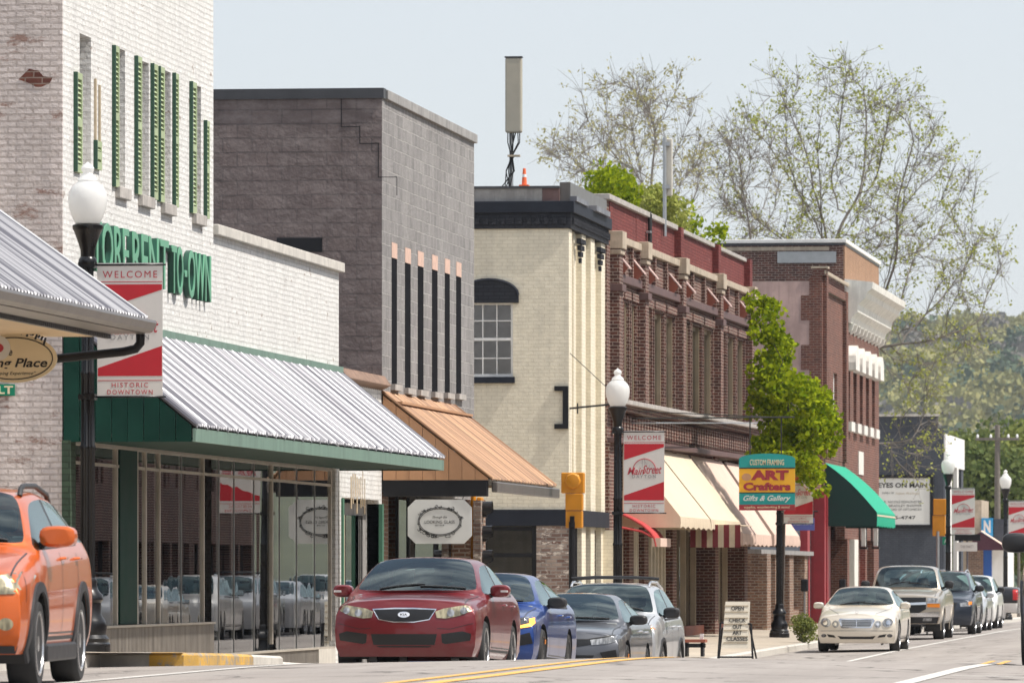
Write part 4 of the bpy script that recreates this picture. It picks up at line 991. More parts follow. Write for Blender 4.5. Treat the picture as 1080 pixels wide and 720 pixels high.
m.build('scroll_ornament', 'ink_black', sg)
text('lettering', 'ing Place', px_(50, ysn) - px_(-8, ysn), .12, 'ink_black', sg, face_y((px_(50, ysn) + px_(-8, ysn)) / 2, ysn - .002, pz_(384, -14, ysn)), shear=.25, bold=.02)
text('lettering', '"A Shopping Experience"', .55, .045, 'ink_black', sg, face_y(px_(10, ysn), ysn - .002, pz_(394, -14, ysn)), shear=.3)
text('lettering', 'The', .12, .08, 'ink_black', sg, face_y(px_(7, ysn), ysn - .002, pz_(371, -14, ysn)), shear=.3, bold=.015)
m = MB(); m.tube([(px_(33, ysn), ysn + .01, cz + rz - .02), (px_(33, ysn), ysn + .01, cz + rz + .12)], .008, 5); m.tube([(px_(-5, ysn), ysn + .01, cz + rz - .02), (px_(-5, ysn), ysn + .01, cz + rz + .12)], .008, 5); m.build('hook', 'steel', sg)
m = MB(); m.prism([(px_(-2, ysn) + .13 * math.cos(t), pz_(367, -14, ysn) + .13 * math.sin(t)) for t in np.linspace(0, 6.28, 28, endpoint=False)], 'y', ysn - .012, ysn - .003); m.build('round_badge', 'sign_white', sg)
m = MB(); m.prism([(px_(-3, ysn) + .07 * math.cos(t), pz_(367, -14, ysn) + .05 * math.sin(t)) for t in np.linspace(0, 6.28, 28, endpoint=False)], 'y', ysn - .016, ysn - .012); m.build('red_mark', 'ink_red', sg)
settle(sg, (cx, ysn, cz - rz))
sg = empty('wall_sign', 'small green sign with white capital letters on the beige side wall', 'sign')
y_ = YA0 - .05; xa, xb = px_(-26, y_), px_(15.5, y_); za, zb_ = pz_(417, -16.5, y_), pz_(405, -16.5, y_)
nice('board', 'road_sign_green', sg, (xa, xb, y_, y_ + .02, za, zb_)); text('lettering', 'BUILT', xb - xa - .04, zb_ - za - .04, 'sign_cream', sg, face_y((xa + xb) / 2, y_ - .001, (za + zb_) / 2), bold=.03)
settle(sg, (xa, y_, za))

# --- the other side of the street, outside the picture, seen only in the glass
for i, (y0, y1, h, mt, lab) in enumerate(((58, 110, 5.5, 'maroon_brick', 'maroon brick shop row across the street'), (112, 150, 6.5, 'cream_brick', 'cream brick building across the street'), (152, 215, 6.8, 'dark_red_brick', 'dark red brick building across the street'))):
    O = rootb('shop_across_street', lab)
    b = MB(); hs = []; y = y0 + 1.5
    while y < y1 - 2.5: hs.append((y, y + 2.4, -1.0, 1.0)); hs.append((y + .5, y + 1.5, 2.6, 4.4)); y += 3.6
    wall_x(b, 2.6, 2.9, y0, y1, BOT, h, hs); b.build('wall', mt, O)
    nice('glazing', 'black_paint', O, (3.0, 3.05, y0, y1, BOT, h - .5)); nice('rear_mass', 'roof_tar', O, (3.1, 14, y0, y1, BOT, h - .6))
    nice('cornice', 'white_trim', O, (2.45, 2.95, y0, y1, h, h + .25))
    settle(O, (2.6, y0, -1.2))
# ------------------------------------------------------------------ vehicles
M('tyre', (.022, .022, .023), .8, var=.2, scale=20); M('alloy', (.55, .55, .56), .25, .85, var=0); M('dark_alloy', (.06, .06, .065), .3, .6, var=0)
M('black_plastic', (.022, .022, .024), .5, var=.1, scale=12); M('grille_black', (.010, .010, .011), .35, var=0); M('chrome', (.75, .75, .76), .12, 1.0, var=0)
M('car_interior', (.24, .25, .25), .85, var=0); M('seat_cloth', (.045, .045, .05), .9, var=0, obj=True)
M('seat_beige', (.30, .25, .19), .9, var=0); M('lamp_amber', (.80, .25, .02), .3, var=0); M('lamp_red', (.5, .02, .02), .3, var=0)
def emit(name, col, s):
    m, t, p = newmat(name); p.inputs['Base Color'].default_value = c4(col); p.inputs['Emission Color'].default_value = c4(col); p.inputs['Emission Strength'].default_value = s
emit('drl_amber', (1.0, .38, .04), 2.2)
def headglass(name, col, rough=.08):
    m, t, p = newmat(name); n = noi(t, mapv(t, nn(t, 'ShaderNodeTexCoord').outputs['Object'], (14, 1, 5)), 1.0, 2)
    c = mix(t, ramp(t, n, .42, .62), tuple(x * .45 for x in col), tuple(min(1, x * 1.3) for x in col)); t.links.new(c, p.inputs['Base Color'])
    inp(p, Roughness=rough, Metallic=.25, Coat_Weight=1.0, Coat_Roughness=.02)
headglass('headlight_clear', (.36, .37, .38)); headglass('headlight_hazy', (.36, .32, .20), .3); headglass('headlight_dark', (.10, .10, .11))
def paintmat(name, col, metal=.35, rough=.32, dirt=0):
    m, t, p = newmat(name); g = nn(t, 'ShaderNodeTexCoord').outputs['Object']
    s = nn(t, 'ShaderNodeSeparateXYZ'); t.links.new(g, s.inputs[0])
    c = mix(t, ramp(t, noi(t, g, 2.5, 5), .3, .8), col, tuple(x * .9 + .012 for x in col))
    # road dust on the low parts
    d = nn(t, 'ShaderNodeMath', operation='MULTIPLY_ADD'); t.links.new(noi(t, g, 6, 5), d.inputs[0]); d.inputs[1].default_value = .35; t.links.new(s.outputs[2], d.inputs[2])
    c = mix(t, ramp(t, d.outputs[0], .34, .55, (.14, .14, .14), (0, 0, 0)), c, (.22, .19, .16))
    t.links.new(c, p.inputs['Base Color']); inp(p, Roughness=rough, Metallic=metal, Coat_Weight=.75, Coat_Roughness=.03, Coat_IOR=1.4)
paintmat('paint_red', (.16, .004, .009), .2); paintmat('paint_orange', (.66, .125, .012), .4); paintmat('paint_blue', (.012, .055, .25), .5)
paintmat('paint_grey', (.13, .135, .15), .6); paintmat('paint_silver', (.60, .61, .62), .5, .3); paintmat('paint_white', (.80, .80, .78), .0, .3)
paintmat('paint_cream', (.80, .74, .64), .25); paintmat('paint_tan', (.52, .46, .38), .55); paintmat('paint_navy', (.03, .04, .06), .4); paintmat('paint_black', (.012, .012, .015), .2)

def blend(a, c, t): return a + (c - a) * t
class Car:
    """nose towards -y, wheels on z=0, centred on the origin across; y runs 0 (nose) to L before shifting"""
    def __init__(s, name, label, paint, L, W, H, hood, cowl, roof1, roof2, tail, belt, deck, wb, fo, rt, zs=.2, nose=.72, taper=.11, bulge=.16, wr=.66,
                 cat='car', rake=(.07, .0, -.01, .02, .07), tumble=.0, glassmat='car_glass', seats='seat_cloth', hoodcrown=.04, rearglass=True, flat_tail=.05, shoulder=.0):
        s.P = dict(L=L, W=W / 2, H=H); s.rt = rt; s.wb = wb; s.fo = fo; s.paint = paint; s.W = W / 2; s.H = H; s.L = L
        s.root = empty(name, label, cat)
        w = W / 2; wrr = w * wr
        cy, cz = cowl; r1 = roof1; r2 = roof2; ty, tz = tail   # tail=(y of rear glass base, z)
        def plan(y, x):      # nose and tail pulled back towards the corners
            return 0
        st = []
        def hoodz(y): 
            t = max(0, min(1, y / cy)); return blend(nose, cz, t ** .75 if hood is None else t ** hood)
        def ring_low(y, top5, wf=1.0, z5=None):
            zb = z5
            return [(w * .93 * wf, zs), (w * .985 * wf, zs + .12), (w * 1.0 * wf, zs + (zb - zs) * .55), (w * (.985 + shoulder) * wf, zb - .09), (top5 * wf, zb)]
        def hood_ring(y, wf):
            zh = hoodz(y); z5 = zh - .05
            r = ring_low(y, w * .925, wf, z5)
            r += [(w * .84 * wf, zh - .018), (w * .72 * wf, zh + .0), (w * .36 * wf, zh + hoodcrown * .8), (0, zh + hoodcrown)]
            return r
        def cab_ring(x5, z5, x6, z6, x7, z7, z8, z9, wf=1.0):
            r = ring_low(0, x5, wf, z5); r += [(x6, z6), (x7, z7), (x7 * .52, z8), (0, z9)]; return r
        b1, b2 = belt
        def bz(y): return blend(b1, b2, (y - cy) / (ty - cy))
        ys = [0, .1, .32, .75, cy * .72, cy - .06]
        wfs = [1 - taper, 1 - taper * .72, 1 - taper * .35, .985, 1, 1]
        for y, f in zip(ys, wfs): st.append((y, hood_ring(y, f), [0] * 9))
        # cowl
        R7 = wrr - .03
        st.append((cy, cab_ring(w * .93, b1, w * .88, b1 + .025, w * .83, b1 + .05, cz + .045, cz + .055), [0, 0, 0, 0, 0, 0, .0, -.12, -.16]))
        H1 = H - .035
        mid = cab_ring(w * .93, bz(blend(cy, r1, .5)), blend(w * .90, wrr + .035, .5), blend(b1 + .0, H1 - .07, .52), blend(w * .83, R7, .5), blend(b1 + .05, H1 - .005, .55), blend(cz + .045, H1 + .01, .56), blend(cz + .055, H1 + .015, .56))
        st.append((blend(cy, r1, .5), mid, [0, 0, 0, 0, 0, 0, 0, -.10, -.13]))
        st.append((r1, cab_ring(w * .93, bz(r1), wrr + .035, H1 - .085, R7, H1 - .02, H1 + .005, H1 + .012), [0, 0, 0, 0, 0, 0, 0, -.05, -.07]))
        yb = blend(r1, r2, .36)
        st.append((yb, cab_ring(w * .93, bz(yb), wrr + .05, H - .095, R7 + .01, H - .03, H - .003, H), [0] * 9))
        st.append((yb + .09, cab_ring(w * .93, bz(yb), wrr + .05, H - .095, R7 + .01, H - .03, H - .003, H), [0] * 9))
        st.append((r2, cab_ring(w * .93, bz(r2), wrr + .03, H - .115, R7 - .02, H - .055, H - .03, H - .026), [0, 0, 0, 0, 0, 0, 0, .03, .04]))
        st.append((ty, cab_ring(w * .92, tz - .02, w * .86, tz, w * .76, tz + .02, tz + .03, tz + .035), [0, 0, 0, 0, 0, 0, 0, .08, .1]))
        de = max(ty + .06, L - .22); 
        st.append((de, cab_ring(w * .90, deck - .03, w * .84, deck, w * .72, deck + .01, deck + .02, deck + .025), [0] * 9))
        st.append((max(de + .05, L - .06), cab_ring(w * .86, deck - .08, w * .78, deck - .05, w * .66, deck - .04, deck - .03, deck - .025, .97), [0] * 9))
        iC, iM, i1, iB, iB2, i2, iT = 6, 7, 8, 9, 10, 11, 12
        V = []; F = []; MI = []; idx = {}
        def curve(x, k): return k * (abs(x) / w) ** 2.6
        n = len(st)
        for i, (y, r, dy) in enumerate(st):
            kf = bulge * max(0, 1 - y / 1.1) ** 1.5
            kr = .10 * max(0, 1 - (L - y) / .8)
            for side in (1, -1):
                for j, (x, z) in enumerate(r):
                    if j == 8 and side == -1: idx[(i, side, j)] = idx[(i, 1, 8)]; continue
                    rk = 0
                    if i == 0 and j <= 4: rk = rake[j]
                    if i == 0 and j > 4: rk = rake[4] + .01 * (j - 4)
                    V.append((side * x, y + curve(x, kf) - curve(x, kr) + dy[j] + rk, z)); idx[(i, side, j)] = len(V) - 1
        def face(q, m): F.append(q); MI.append(m)
        for i in range(n - 1):
            for side in (1, -1):
                for j in range(8):
                    a, b_, c, d = idx[(i, side, j)], idx[(i, side, j + 1)], idx[(i + 1, side, j + 1)], idx[(i + 1, side, j)]
                    m = 0
                    if iC <= i < i1 and j >= 6: m = 1
                    elif iC <= i < i2 and j == 4: m = 2 if i != iB else 4
                    elif i == i2 and j == 4 and ty > L - .7: m = 2
                    elif i == i2 and j >= 6 and rearglass: m = 3
                    face((a, d, c, b_) if side == 1 else (a, b_, c, d), m)
        # fascia grids front and back
        for end in (0, n - 1):
            cols = [(1, 4), (1, 5), (1, 6), (1, 7), (1, 8), (-1, 7), (-1, 6), (-1, 5), (-1, 4)]
            top = [V[idx[(end, sd_, j)]] for sd_, j in cols]; w5 = abs(top[0][0]); grid = {}
            for r in range(5):
                for c, (sd_, j) in enumerate(cols):
                    if r == 4: grid[(r, c)] = idx[(end, sd_, j)]; continue
                    if c in (0, 8): grid[(r, c)] = idx[(end, 1 if c == 0 else -1, r)]; continue
                    e = V[idx[(end, 1, r)]]; x = e[0] * top[c][0] / w5; z = e[2] + (top[c][2] - top[0][2]) * (r / 4) ** 2
                    kf = bulge if end == 0 else -.10
                    y = st[end][0] + kf * (abs(x) / w) ** 2.6 + (rake[r] if end == 0 else 0)
                    if end == n - 1: y += flat_tail * (r / 4)
                    V.append((x, y, z)); grid[(r, c)] = len(V) - 1
            for r in range(4):
                for c in range(8):
                    q = (grid[(r, c)], grid[(r, c + 1)], grid[(r + 1, c + 1)], grid[(r + 1, c)]); face(q if end == 0 else q[::-1], 0)
        me = bpy.data.meshes.new('shell'); me.from_pydata(V, [], F); me.polygons.foreach_set('material_index', MI)
        for k in range(5): me.materials.append(MATS['black_plastic'])
        o = bpy.data.objects.new('shell', me); COL.objects.link(o)
        sub = o.modifiers.new('s', 'SUBSURF'); sub.levels = 3; sub.render_levels = 3
        bm = bmesh.new(); bm.from_mesh(me); cl = bm.edges.layers.float.new('crease_edge')
        for e in bm.edges:
            ms = {f.material_index for f in e.link_faces}
            if len(ms) > 1: e[cl] = .75
        bm.verts.ensure_lookup_table()
        def crease(i, i2_, j, v, j2=None):
            for sd_ in (1, -1):
                e = bm.edges.get((bm.verts[idx[(i, sd_, j)]], bm.verts[idx[(i2_, sd_, j if j2 is None else j2)]]))
                if e: e[cl] = max(e[cl], v)
        for i in range(6): crease(i, i + 1, 6, .35); crease(i, i + 1, 4, .25)
        for i in range(6, n - 2): crease(i, i + 1, 3, .2)
        for i in range(n - 1): crease(i, i + 1, 0, .8)
        bm.to_mesh(me); bm.free()
        dg = bpy.context.evaluated_depsgraph_get(); dg.update()
        ev = o.evaluated_get(dg); me2 = bpy.data.meshes.new_from_object(ev); bpy.data.objects.remove(o)
        bm = bmesh.new(); bm.from_mesh(me2); bmesh.ops.recalc_face_normals(bm, faces=bm.faces)
        s.bvh = BVHTree.FromBMesh(bm)
        # wheel arches
        s.ra = rt + .055
        for wy in (fo, fo + wb):
            for sd_ in (1, -1):
                for k in range(18):
                    a = math.pi * (k + .5) / 18 * 1.3 - .15 * math.pi; nrm = Vector((0, math.cos(a), math.sin(a))); co = Vector((0, wy, rt)) + nrm * s.ra
                    gf = [f for f in bm.faces if (lambda c: c.x * sd_ > w * .72 and abs(c.y - wy) < s.ra * 1.25 and c.z < rt + s.ra * 1.25)(f.calc_center_median())]
                    ge = list({e for f in gf for e in f.edges}); gv = list({v for f in gf for v in f.verts})
                    bmesh.ops.bisect_plane(bm, geom=gf + ge + gv, plane_co=co, plane_no=nrm, dist=1e-5)
                dead = [f for f in bm.faces if (lambda c: c.x * sd_ > w * .70 and math.hypot(c.y - wy, c.z - rt) < s.ra)(f.calc_center_median())]
                bmesh.ops.delete(bm, geom=dead, context='FACES')
        names = [('body', paint), ('windshield', glassmat), ('side_windows', glassmat), ('rear_window', glassmat), ('door_pillar', 'black_plastic')]
        for k, (nm, mt) in enumerate(names):
            b2_ = bm.copy(); bmesh.ops.delete(b2_, geom=[f for f in b2_.faces if f.material_index != k], context='FACES')
            if not b2_.faces: b2_.free(); continue
            if k in (1, 2, 3):
                pass
            for f in b2_.faces: f.smooth = True; f.material_index = 0
            m_ = bpy.data.meshes.new(nm); b2_.to_mesh(m_); b2_.free(); m_.materials.append(MATS[mt])
            if k == 2:
                # left and right windows are one pane set per side
                for sd_ in (1, -1):
                    b3 = bmesh.new(); b3.from_mesh(m_); bmesh.ops.delete(b3, geom=[v for v in b3.verts if v.co.x * sd_ < 0], context='VERTS')
                    m3 = bpy.data.meshes.new('side_window'); b3.to_mesh(m3); b3.free(); m3.materials.append(MATS[mt]); oo = bpy.data.objects.new('side_window', m3); COL.objects.link(oo); oo.parent = s.root
            else:
                oo = bpy.data.objects.new(nm, m_); COL.objects.link(oo); oo.parent = s.root
                if k == 0: s.body = oo
        bm.free()
        # arch lips and dark liners
        s.liners()
        # cabin
        r = s.root; fl = zs + .1
        nice('cabin_floor', 'car_interior', r, (-w * .9, w * .9, fo + s.ra + .02, fo + wb - s.ra - .02, fl, fl + .03), (-w * .55, w * .55, .35, L - .3, fl, fl + .03))
        nice('dashboard', 'car_interior', r, (-w * .80, w * .80, cy - .1, cy + .45, b1 - .35, b1 - .0), bevel=.03)
        for x in (-.37, .37):
            yy = r1 + .55
            q = MB(); q.box(x - .25, x + .25, yy, yy + .16, .45, b1 + .12); q.box(x - .25, x + .25, yy - .45, yy + .1, .4, .55); so_ = q.build('front_seat', seats, r, bevel=.05)
            q = MB(); q.box(x - .13, x + .13, yy + .03, yy + .14, b1 + .15, b1 + .33); q.build('headrest', seats, so_, bevel=.045)
        q = MB(); q.box(-w * .68, w * .68, r1 + 1.45, r1 + 1.6, .45, b1 + .02); rs = q.build('rear_seat', seats, r, bevel=.05)
        q = MB()
        for k in range(17):
            pass
        yw = r1 + .02; q.tube([(.37 + .18 * math.cos(a), yw - .05 * math.sin(a), b1 + .0 + .16 * math.sin(a)) for a in np.linspace(0, 2 * math.pi, 21)], .015, 6, cap=False); q.box(.2, .54, yw - .01, yw + .01, b1 - .01, b1 + .02)
        q.build('steering_wheel', 'black_plastic', r)
        nice('rear_view_mirror', 'black_plastic', r, (-.12, .12, r1 - .16, r1 - .12, H - .22, H - .15), bevel=.02)
    def liners(s):
        w = s.W
        for wy in (s.fo, s.fo + s.wb):
            for sd_ in (1, -1):
                q = MB(); n = 16; vs = []; fs = []
                for k in range(n + 1):
                    a = math.pi * k / n * 1.24 - .12 * math.pi; y, z = wy + (s.ra + .004) * math.cos(a), s.rt + (s.ra + .004) * math.sin(a)
                    h = s.bvh.ray_cast(Vector((sd_ * 5, y, z)), Vector((-sd_, 0, 0))); x = abs(h[0].x) if h[0] else w * .95
                    vs += [(sd_ * (x - .004), y, z), (sd_ * w * .55, y, z)]
                for k in range(n): fs.append((2 * k, 2 * k + 1, 2 * k + 3, 2 * k + 2))
                q.add(vs, fs); q.add([(sd_ * w * .56, wy - s.ra, .15), (sd_ * w * .56, wy + s.ra, .15), (sd_ * w * .56, wy + s.ra, s.rt + s.ra), (sd_ * w * .56, wy - s.ra, s.rt + s.ra)], [(0, 1, 2, 3)])
                q.build('wheel_well', 'grille_black', s.root, recalc=False)
    def cladding(s, wid=.07, mat='black_plastic', sill=True):
        for wy in (s.fo, s.fo + s.wb):
            for sd_ in (1, -1):
                vs = []; fs = []; n = 18
                for k in range(n + 1):
                    a = math.pi * k / n * 1.2 - .10 * math.pi
                    for rr, o in ((s.ra - .005, .0), (s.ra, .022), (s.ra + wid, .018), (s.ra + wid + .004, -.004)):
                        y, z = wy + rr * math.cos(a), s.rt + rr * math.sin(a)
                        h = s.bvh.ray_cast(Vector((sd_ * 5, y, z)), Vector((-sd_, 0, 0))); x = abs(h[0].x) if h[0] else s.W * .93
                        vs.append((sd_ * (x + o), y, z))
                for k in range(n):
                    for j in range(3): a = k * 4 + j; fs.append((a, a + 1, a + 5, a + 4))
                q = MB(); q.add(vs, fs, True); q.build('arch_cladding', mat, s.root)
        if sill:
            for sd_ in (1, -1):
                y0, y1 = s.fo + s.ra, s.fo + s.wb - s.ra; q = MB(); q.box(sd_ * s.W * .86, sd_ * (s.W * 1.0), y0, y1, .2, .34); q.build('sill_trim', mat, s.root, bevel=.02)
    up = 0
    def patch(s, name, pts, mat, off=.006, frm='front', both=False, parent=None, thick=.01, cell=.07, sd=1):
        """a piece following the body: pts are (x,z) seen from the front or (y,z) seen from the side"""
        out = None; pts = [(p[0], p[1] + s.up) for p in pts] if frm == 'front' else pts
        for mir in ((1, -1) if both else (1,)):
            P = [(p[0] * (mir if frm == 'front' else 1), p[1]) for p in pts]
            bm = bmesh.new(); vs = [bm.verts.new((p[0], p[1], 0)) for p in P]; tri = tessellate_polygon([[Vector((p[0], p[1], 0)) for p in P]])
            for t in tri:
                try: bm.faces.new([vs[i] for i in t])
                except ValueError: pass
            for _ in range(6):
                es = [e for e in bm.edges if e.calc_length() > cell]
                if not es: break
                bmesh.ops.subdivide_edges(bm, edges=es, cuts=1); bmesh.ops.triangulate(bm, faces=[f for f in bm.faces if len(f.verts) > 4])
            last = None; miss = []
            for v in bm.verts:
                if frm == 'front':
                    h = s.bvh.ray_cast(Vector((v.co.x, -5, v.co.y)), Vector((0, 1, 0)))
                    v_ = Vector((v.co.x, (h[0].y if h[0] else 0) - off, v.co.y)) if h[0] else None
                elif frm == 'top':
                    h = s.bvh.ray_cast(Vector((v.co.x, v.co.y, 5)), Vector((0, 0, -1))); v_ = Vector((v.co.x, v.co.y, h[0].z + off)) if h[0] else None
                else:
                    sdd = sd * mir; h = s.bvh.ray_cast(Vector((sdd * 5, v.co.x, v.co.y)), Vector((-sdd, 0, 0))); v_ = Vector((h[0].x + sdd * off, v.co.x, v.co.y)) if h[0] else None
                if v_ is None: miss.append(v)
                else: v.co = v_
            bmesh.ops.delete(bm, geom=miss, context='VERTS')
            ext = bmesh.ops.extrude_face_region(bm, geom=list(bm.faces))
            dv = Vector((0, thick, 0)) if frm == 'front' else Vector((0, 0, -thick)) if frm == 'top' else Vector((-sd * mir * thick, 0, 0))
            for g_ in ext['geom']:
                if isinstance(g_, bmesh.types.BMVert): g_.co += dv
            bmesh.ops.recalc_face_normals(bm, faces=bm.faces)
            for f in bm.faces: f.smooth = True
            for e in bm.edges:
                if len(e.link_faces) == 2 and e.calc_face_angle(0) > .8: e.smooth = False
            me = bpy.data.meshes.new(name); bm.to_mesh(me); bm.free(); me.materials.append(MATS[mat])
            o = bpy.data.objects.new(name, me); COL.objects.link(o); o.parent = parent or s.root
            out = o
        return out
    def line(s, name, pts, wid=.013, mat='grille_black', frm='side', both=True, off=.003):
        """a thin seam"""
        for mir in ((1, -1) if both else (1,)):
            q = MB(); vs = []; fs = []
            dense = []
            for a, c in zip(pts[:-1], pts[1:]):
                m_ = max(2, int(math.hypot(c[0] - a[0], c[1] - a[1]) / .06)); dense += [(blend(a[0], c[0], k / m_), blend(a[1], c[1], k / m_)) for k in range(m_)]
            dense.append(pts[-1])
            for i, p in enumerate(dense):
                a = dense[max(0, i - 1)]; c = dense[min(len(dense) - 1, i + 1)]; d = Vector((c[0] - a[0], c[1] - a[1])).normalized(); nx, nz = -d.y * wid / 2, d.x * wid / 2
                for sg_ in (1, -1):
                    u, v = p[0] + nx * sg_, p[1] + nz * sg_
                    if frm == 'side': h = s.bvh.ray_cast(Vector((mir * 5, u, v)), Vector((-mir, 0, 0))); r_ = (h[0].x + mir * off, u, v) if h[0] else None
                    elif frm == 'front': h = s.bvh.ray_cast(Vector((u * mir, -5, v)), Vector((0, 1, 0))); r_ = (u * mir, h[0].y - off, v) if h[0] else None
                    else: h = s.bvh.ray_cast(Vector((u * mir, v, 5)), Vector((0, 0, -1))); r_ = (u * mir, v, h[0].z + off) if h[0] else None
                    vs.append(r_)
            for i in range(len(dense) - 1):
                q4 = (2 * i, 2 * i + 1, 2 * i + 3, 2 * i + 2)
                if all(vs[k] is not None for k in q4): fs.append(q4)
            vs = [v if v is not None else (0, 0, .3) for v in vs]
            if fs: q.add(vs, fs, True); q.build(name, mat, s.root, recalc=False)
    def wheels(s, spokes=5, rim='alloy', w=.215, rimr=.72):
        rt = s.rt; hw = w / 2; ri = rt * rimr
        t = MB(); t.lathe([(ri, -hw + .01), (ri + .02, -hw), (rt - .03, -hw), (rt - .006, -hw + .03), (rt, -hw * .5), (rt, hw * .5), (rt - .006, hw - .03), (rt - .03, hw), (ri + .02, hw), (ri, hw - .01)], 32, 'x')
        first = None
        for wy in (s.fo, s.fo + s.wb):
            for sd_ in (1, -1):
                x = sd_ * (s.W - hw - .012)
                if first is None:
                    tw = t.build('wheel', 'tyre', s.root)
                    q = MB(); q.lathe([(ri, hw - .015), (ri, hw - .0), (ri - .018, hw + .002), (ri - .03, hw - .02), (ri - .03, -.02)], 32, 'x')
                    q.lathe([(.001, hw - .03), (.07, hw - .025), (.06, hw - .01), (.001, hw - .005)], 16, 'x')
                    for k in range(spokes):
                        a = 2 * math.pi * k / spokes; u = Vector((0, math.cos(a), math.sin(a))); v = Vector((0, -math.sin(a), math.cos(a)))
                        a0 = .028; a1 = .036 if spokes < 8 else .018
                        pts = [u * .05 + v * a0, u * (ri - .02) + v * a1, u * (ri - .02) - v * a1, u * .05 - v * a0]
                        q.add([(hw - .012, p.y, p.z) for p in pts] + [(hw - .05, p.y, p.z) for p in pts], [(0, 1, 2, 3), (4, 7, 6, 5), (0, 4, 5, 1), (1, 5, 6, 2), (2, 6, 7, 3), (3, 7, 4, 0)])
                    rm = q.build('rim', rim, tw, sharp=30)
                    q = MB(); q.lathe([(.001, -.01), (ri - .02, -.01), (ri - .02, .01), (.001, .01)], 24, 'x'); q.build('brake_disc', 'grille_black', tw)
                    first = tw; tw.location = (x, wy, rt)
                else:
                    c = copy_tree(first, s.root); c.location = (x, wy, rt); c.rotation_euler = (0, 0, 0 if sd_ == 1 else math.pi)
    def mirrors(s, y, z, mat, sx=.11, sz=.075, out=.13, turn=False):
        for sd_ in (1, -1):
            x0 = s.W * .93 + out; q = MB()
            prof = [(-.12, .7), (-.10, .93), (-.03, 1.0), (.04, .97), (.06, .9)]
            vs = []; n = 16
            for (dy, k) in prof:
                for i in range(n):
                    a = 2 * math.pi * i / n; ca, sa = math.cos(a), math.sin(a); e = .65
                    vs.append((sd_ * (x0 + sx * k * math.copysign(abs(ca) ** e, ca)), y + dy, z + sz * k * math.copysign(abs(sa) ** e, sa)))
            fs = [(r * n + i, r * n + (i + 1) % n, (r + 1) * n + (i + 1) % n, (r + 1) * n + i) for r in range(4) for i in range(n)] + [tuple(range(n)), tuple(range(4 * n, 5 * n))[::-1]]
            q.add(vs, fs, True); mo = q.build('side_mirror', mat, s.root)
            q = MB(); q.tube([(sd_ * (x0 - sx * .7), y + .0, z - sz * .5), (sd_ * (s.W * .90), y + .02, z - sz * .9)], [.028, .035], 8); q.build('mirror_arm', 'black_plastic', mo)
            nice('mirror_glass', 'chrome', mo, (sd_ * (x0 - sx * .8), sd_ * (x0 + sx * .8), y + .061, y + .064, z - sz * .75, z + sz * .75))
            if turn: nice('turn_signal', 'lamp_globe', mo, (sd_ * (x0 + sx * .1), sd_ * (x0 + sx * .85), y - .128, y - .09, z - .02, z + .005), bevel=.006)
    def handles(s, ys, z, mat, win=None):
        for y in ys:
            for sd_ in (1, -1):
                h = s.bvh.ray_cast(Vector((sd_ * 5, y, z)), Vector((-sd_, 0, 0))); x = h[0].x
                q = MB(); q.tube([(x - sd_ * .01, y - .1, z), (x + sd_ * .03, y - .07, z + .004), (x + sd_ * .034, y + .05, z + .006), (x - sd_ * .01, y + .1, z + .004)], .013, 8); q.build('door_handle', mat, s.root)
    def rails(s, y0, y1, x, z, mat='black_plastic', bars=(), feet=True):
        for sd_ in (1, -1):
            rz = lambda y: s.bvh.ray_cast(Vector((x, y, 5)), Vector((0, 0, -1)))[0].z
            q = MB(); q.tube([(sd_ * x, y0, rz(y0)), (sd_ * x, y0 + .06, rz(y0 + .06) + .05), (sd_ * x, y0 + .2, rz(y0 + .2) + .065), (sd_ * x, (y0 + y1) / 2, rz((y0 + y1) / 2) + .065), (sd_ * x, y1 - .2, rz(y1 - .2) + .06), (sd_ * x, y1, rz(y1) - .01)], .022, 8); q.build('roof_rail', mat, s.root)
        for y in bars:
            q = MB(); zz_ = s.bvh.ray_cast(Vector((0, y, 5)), Vector((0, 0, -1)))[0].z + .09; q.tube([(-x - .04, y, zz_ - .02), (-x * .5, y, zz_), (x * .5, y, zz_), (x + .04, y, zz_ - .02)], .022, 8); q.build('cross_bar', 'black_plastic', s.root)
    def seams(s, ys, z0, belt, hood=None, cut_y=None):
        s.line('window_trim', [(ys[0] + .05, belt + .035), (ys[-1] + .2, belt + .075)], wid=.03, mat='black_plastic', off=.006)
        s.line('sill_shadow', [(s.fo + s.ra + .05, z0 - .04), (s.fo + s.wb - s.ra - .05, z0 - .04)], wid=.03, mat='black_plastic')
        s.line('bumper_seam', [(.30, z0 + .25), (.42, .95 * belt - .1)], wid=.010)
        for y in ys: s.line('door_seam', [(y, z0), (y, (z0 + belt) / 2), (y, belt)])
        s.line('door_seam', [(ys[0], z0), (ys[-1], z0)])
        if hood: s.line('bonnet_seam', hood, frm='top')
    def plate(s, z, txt=None):
        pass
    def wipers(s, y, z):
        for x0, x1 in ((-.45, .1), (.05, .6)):
            q = MB(); pts = []
            for k in range(6):
                x = blend(x0, x1, k / 5); yy = y + .05 + .05 * k / 5
                h = s.bvh.ray_cast(Vector((x, yy, 5)), Vector((0, 0, -1))); pts.append((x, yy, h[0].z + .012))
            q.tube(pts, .009, 5); q.build('wiper', 'black_plastic', s.root)
    def place(s, px, Y, rot=0, side=1):
        """px: picture column of the body's street side corner at its front"""
        X = px_(px, Y) - s.W * .96
        z = roadz(X, Y + 1.5); z2 = roadz(X, Y + 1.5 + s.wb)
        # roll the nose so both axles stand on the road
        s.root.rotation_euler = (math.atan2(roadz(X, Y + s.fo + s.wb) - roadz(X, Y + s.fo), s.wb), 0, rot)
        zf = roadz(X, Y + s.fo); a = s.root.rotation_euler[0]
        s.root.location = (X, Y, zf - s.fo * math.sin(a) + .0); return s

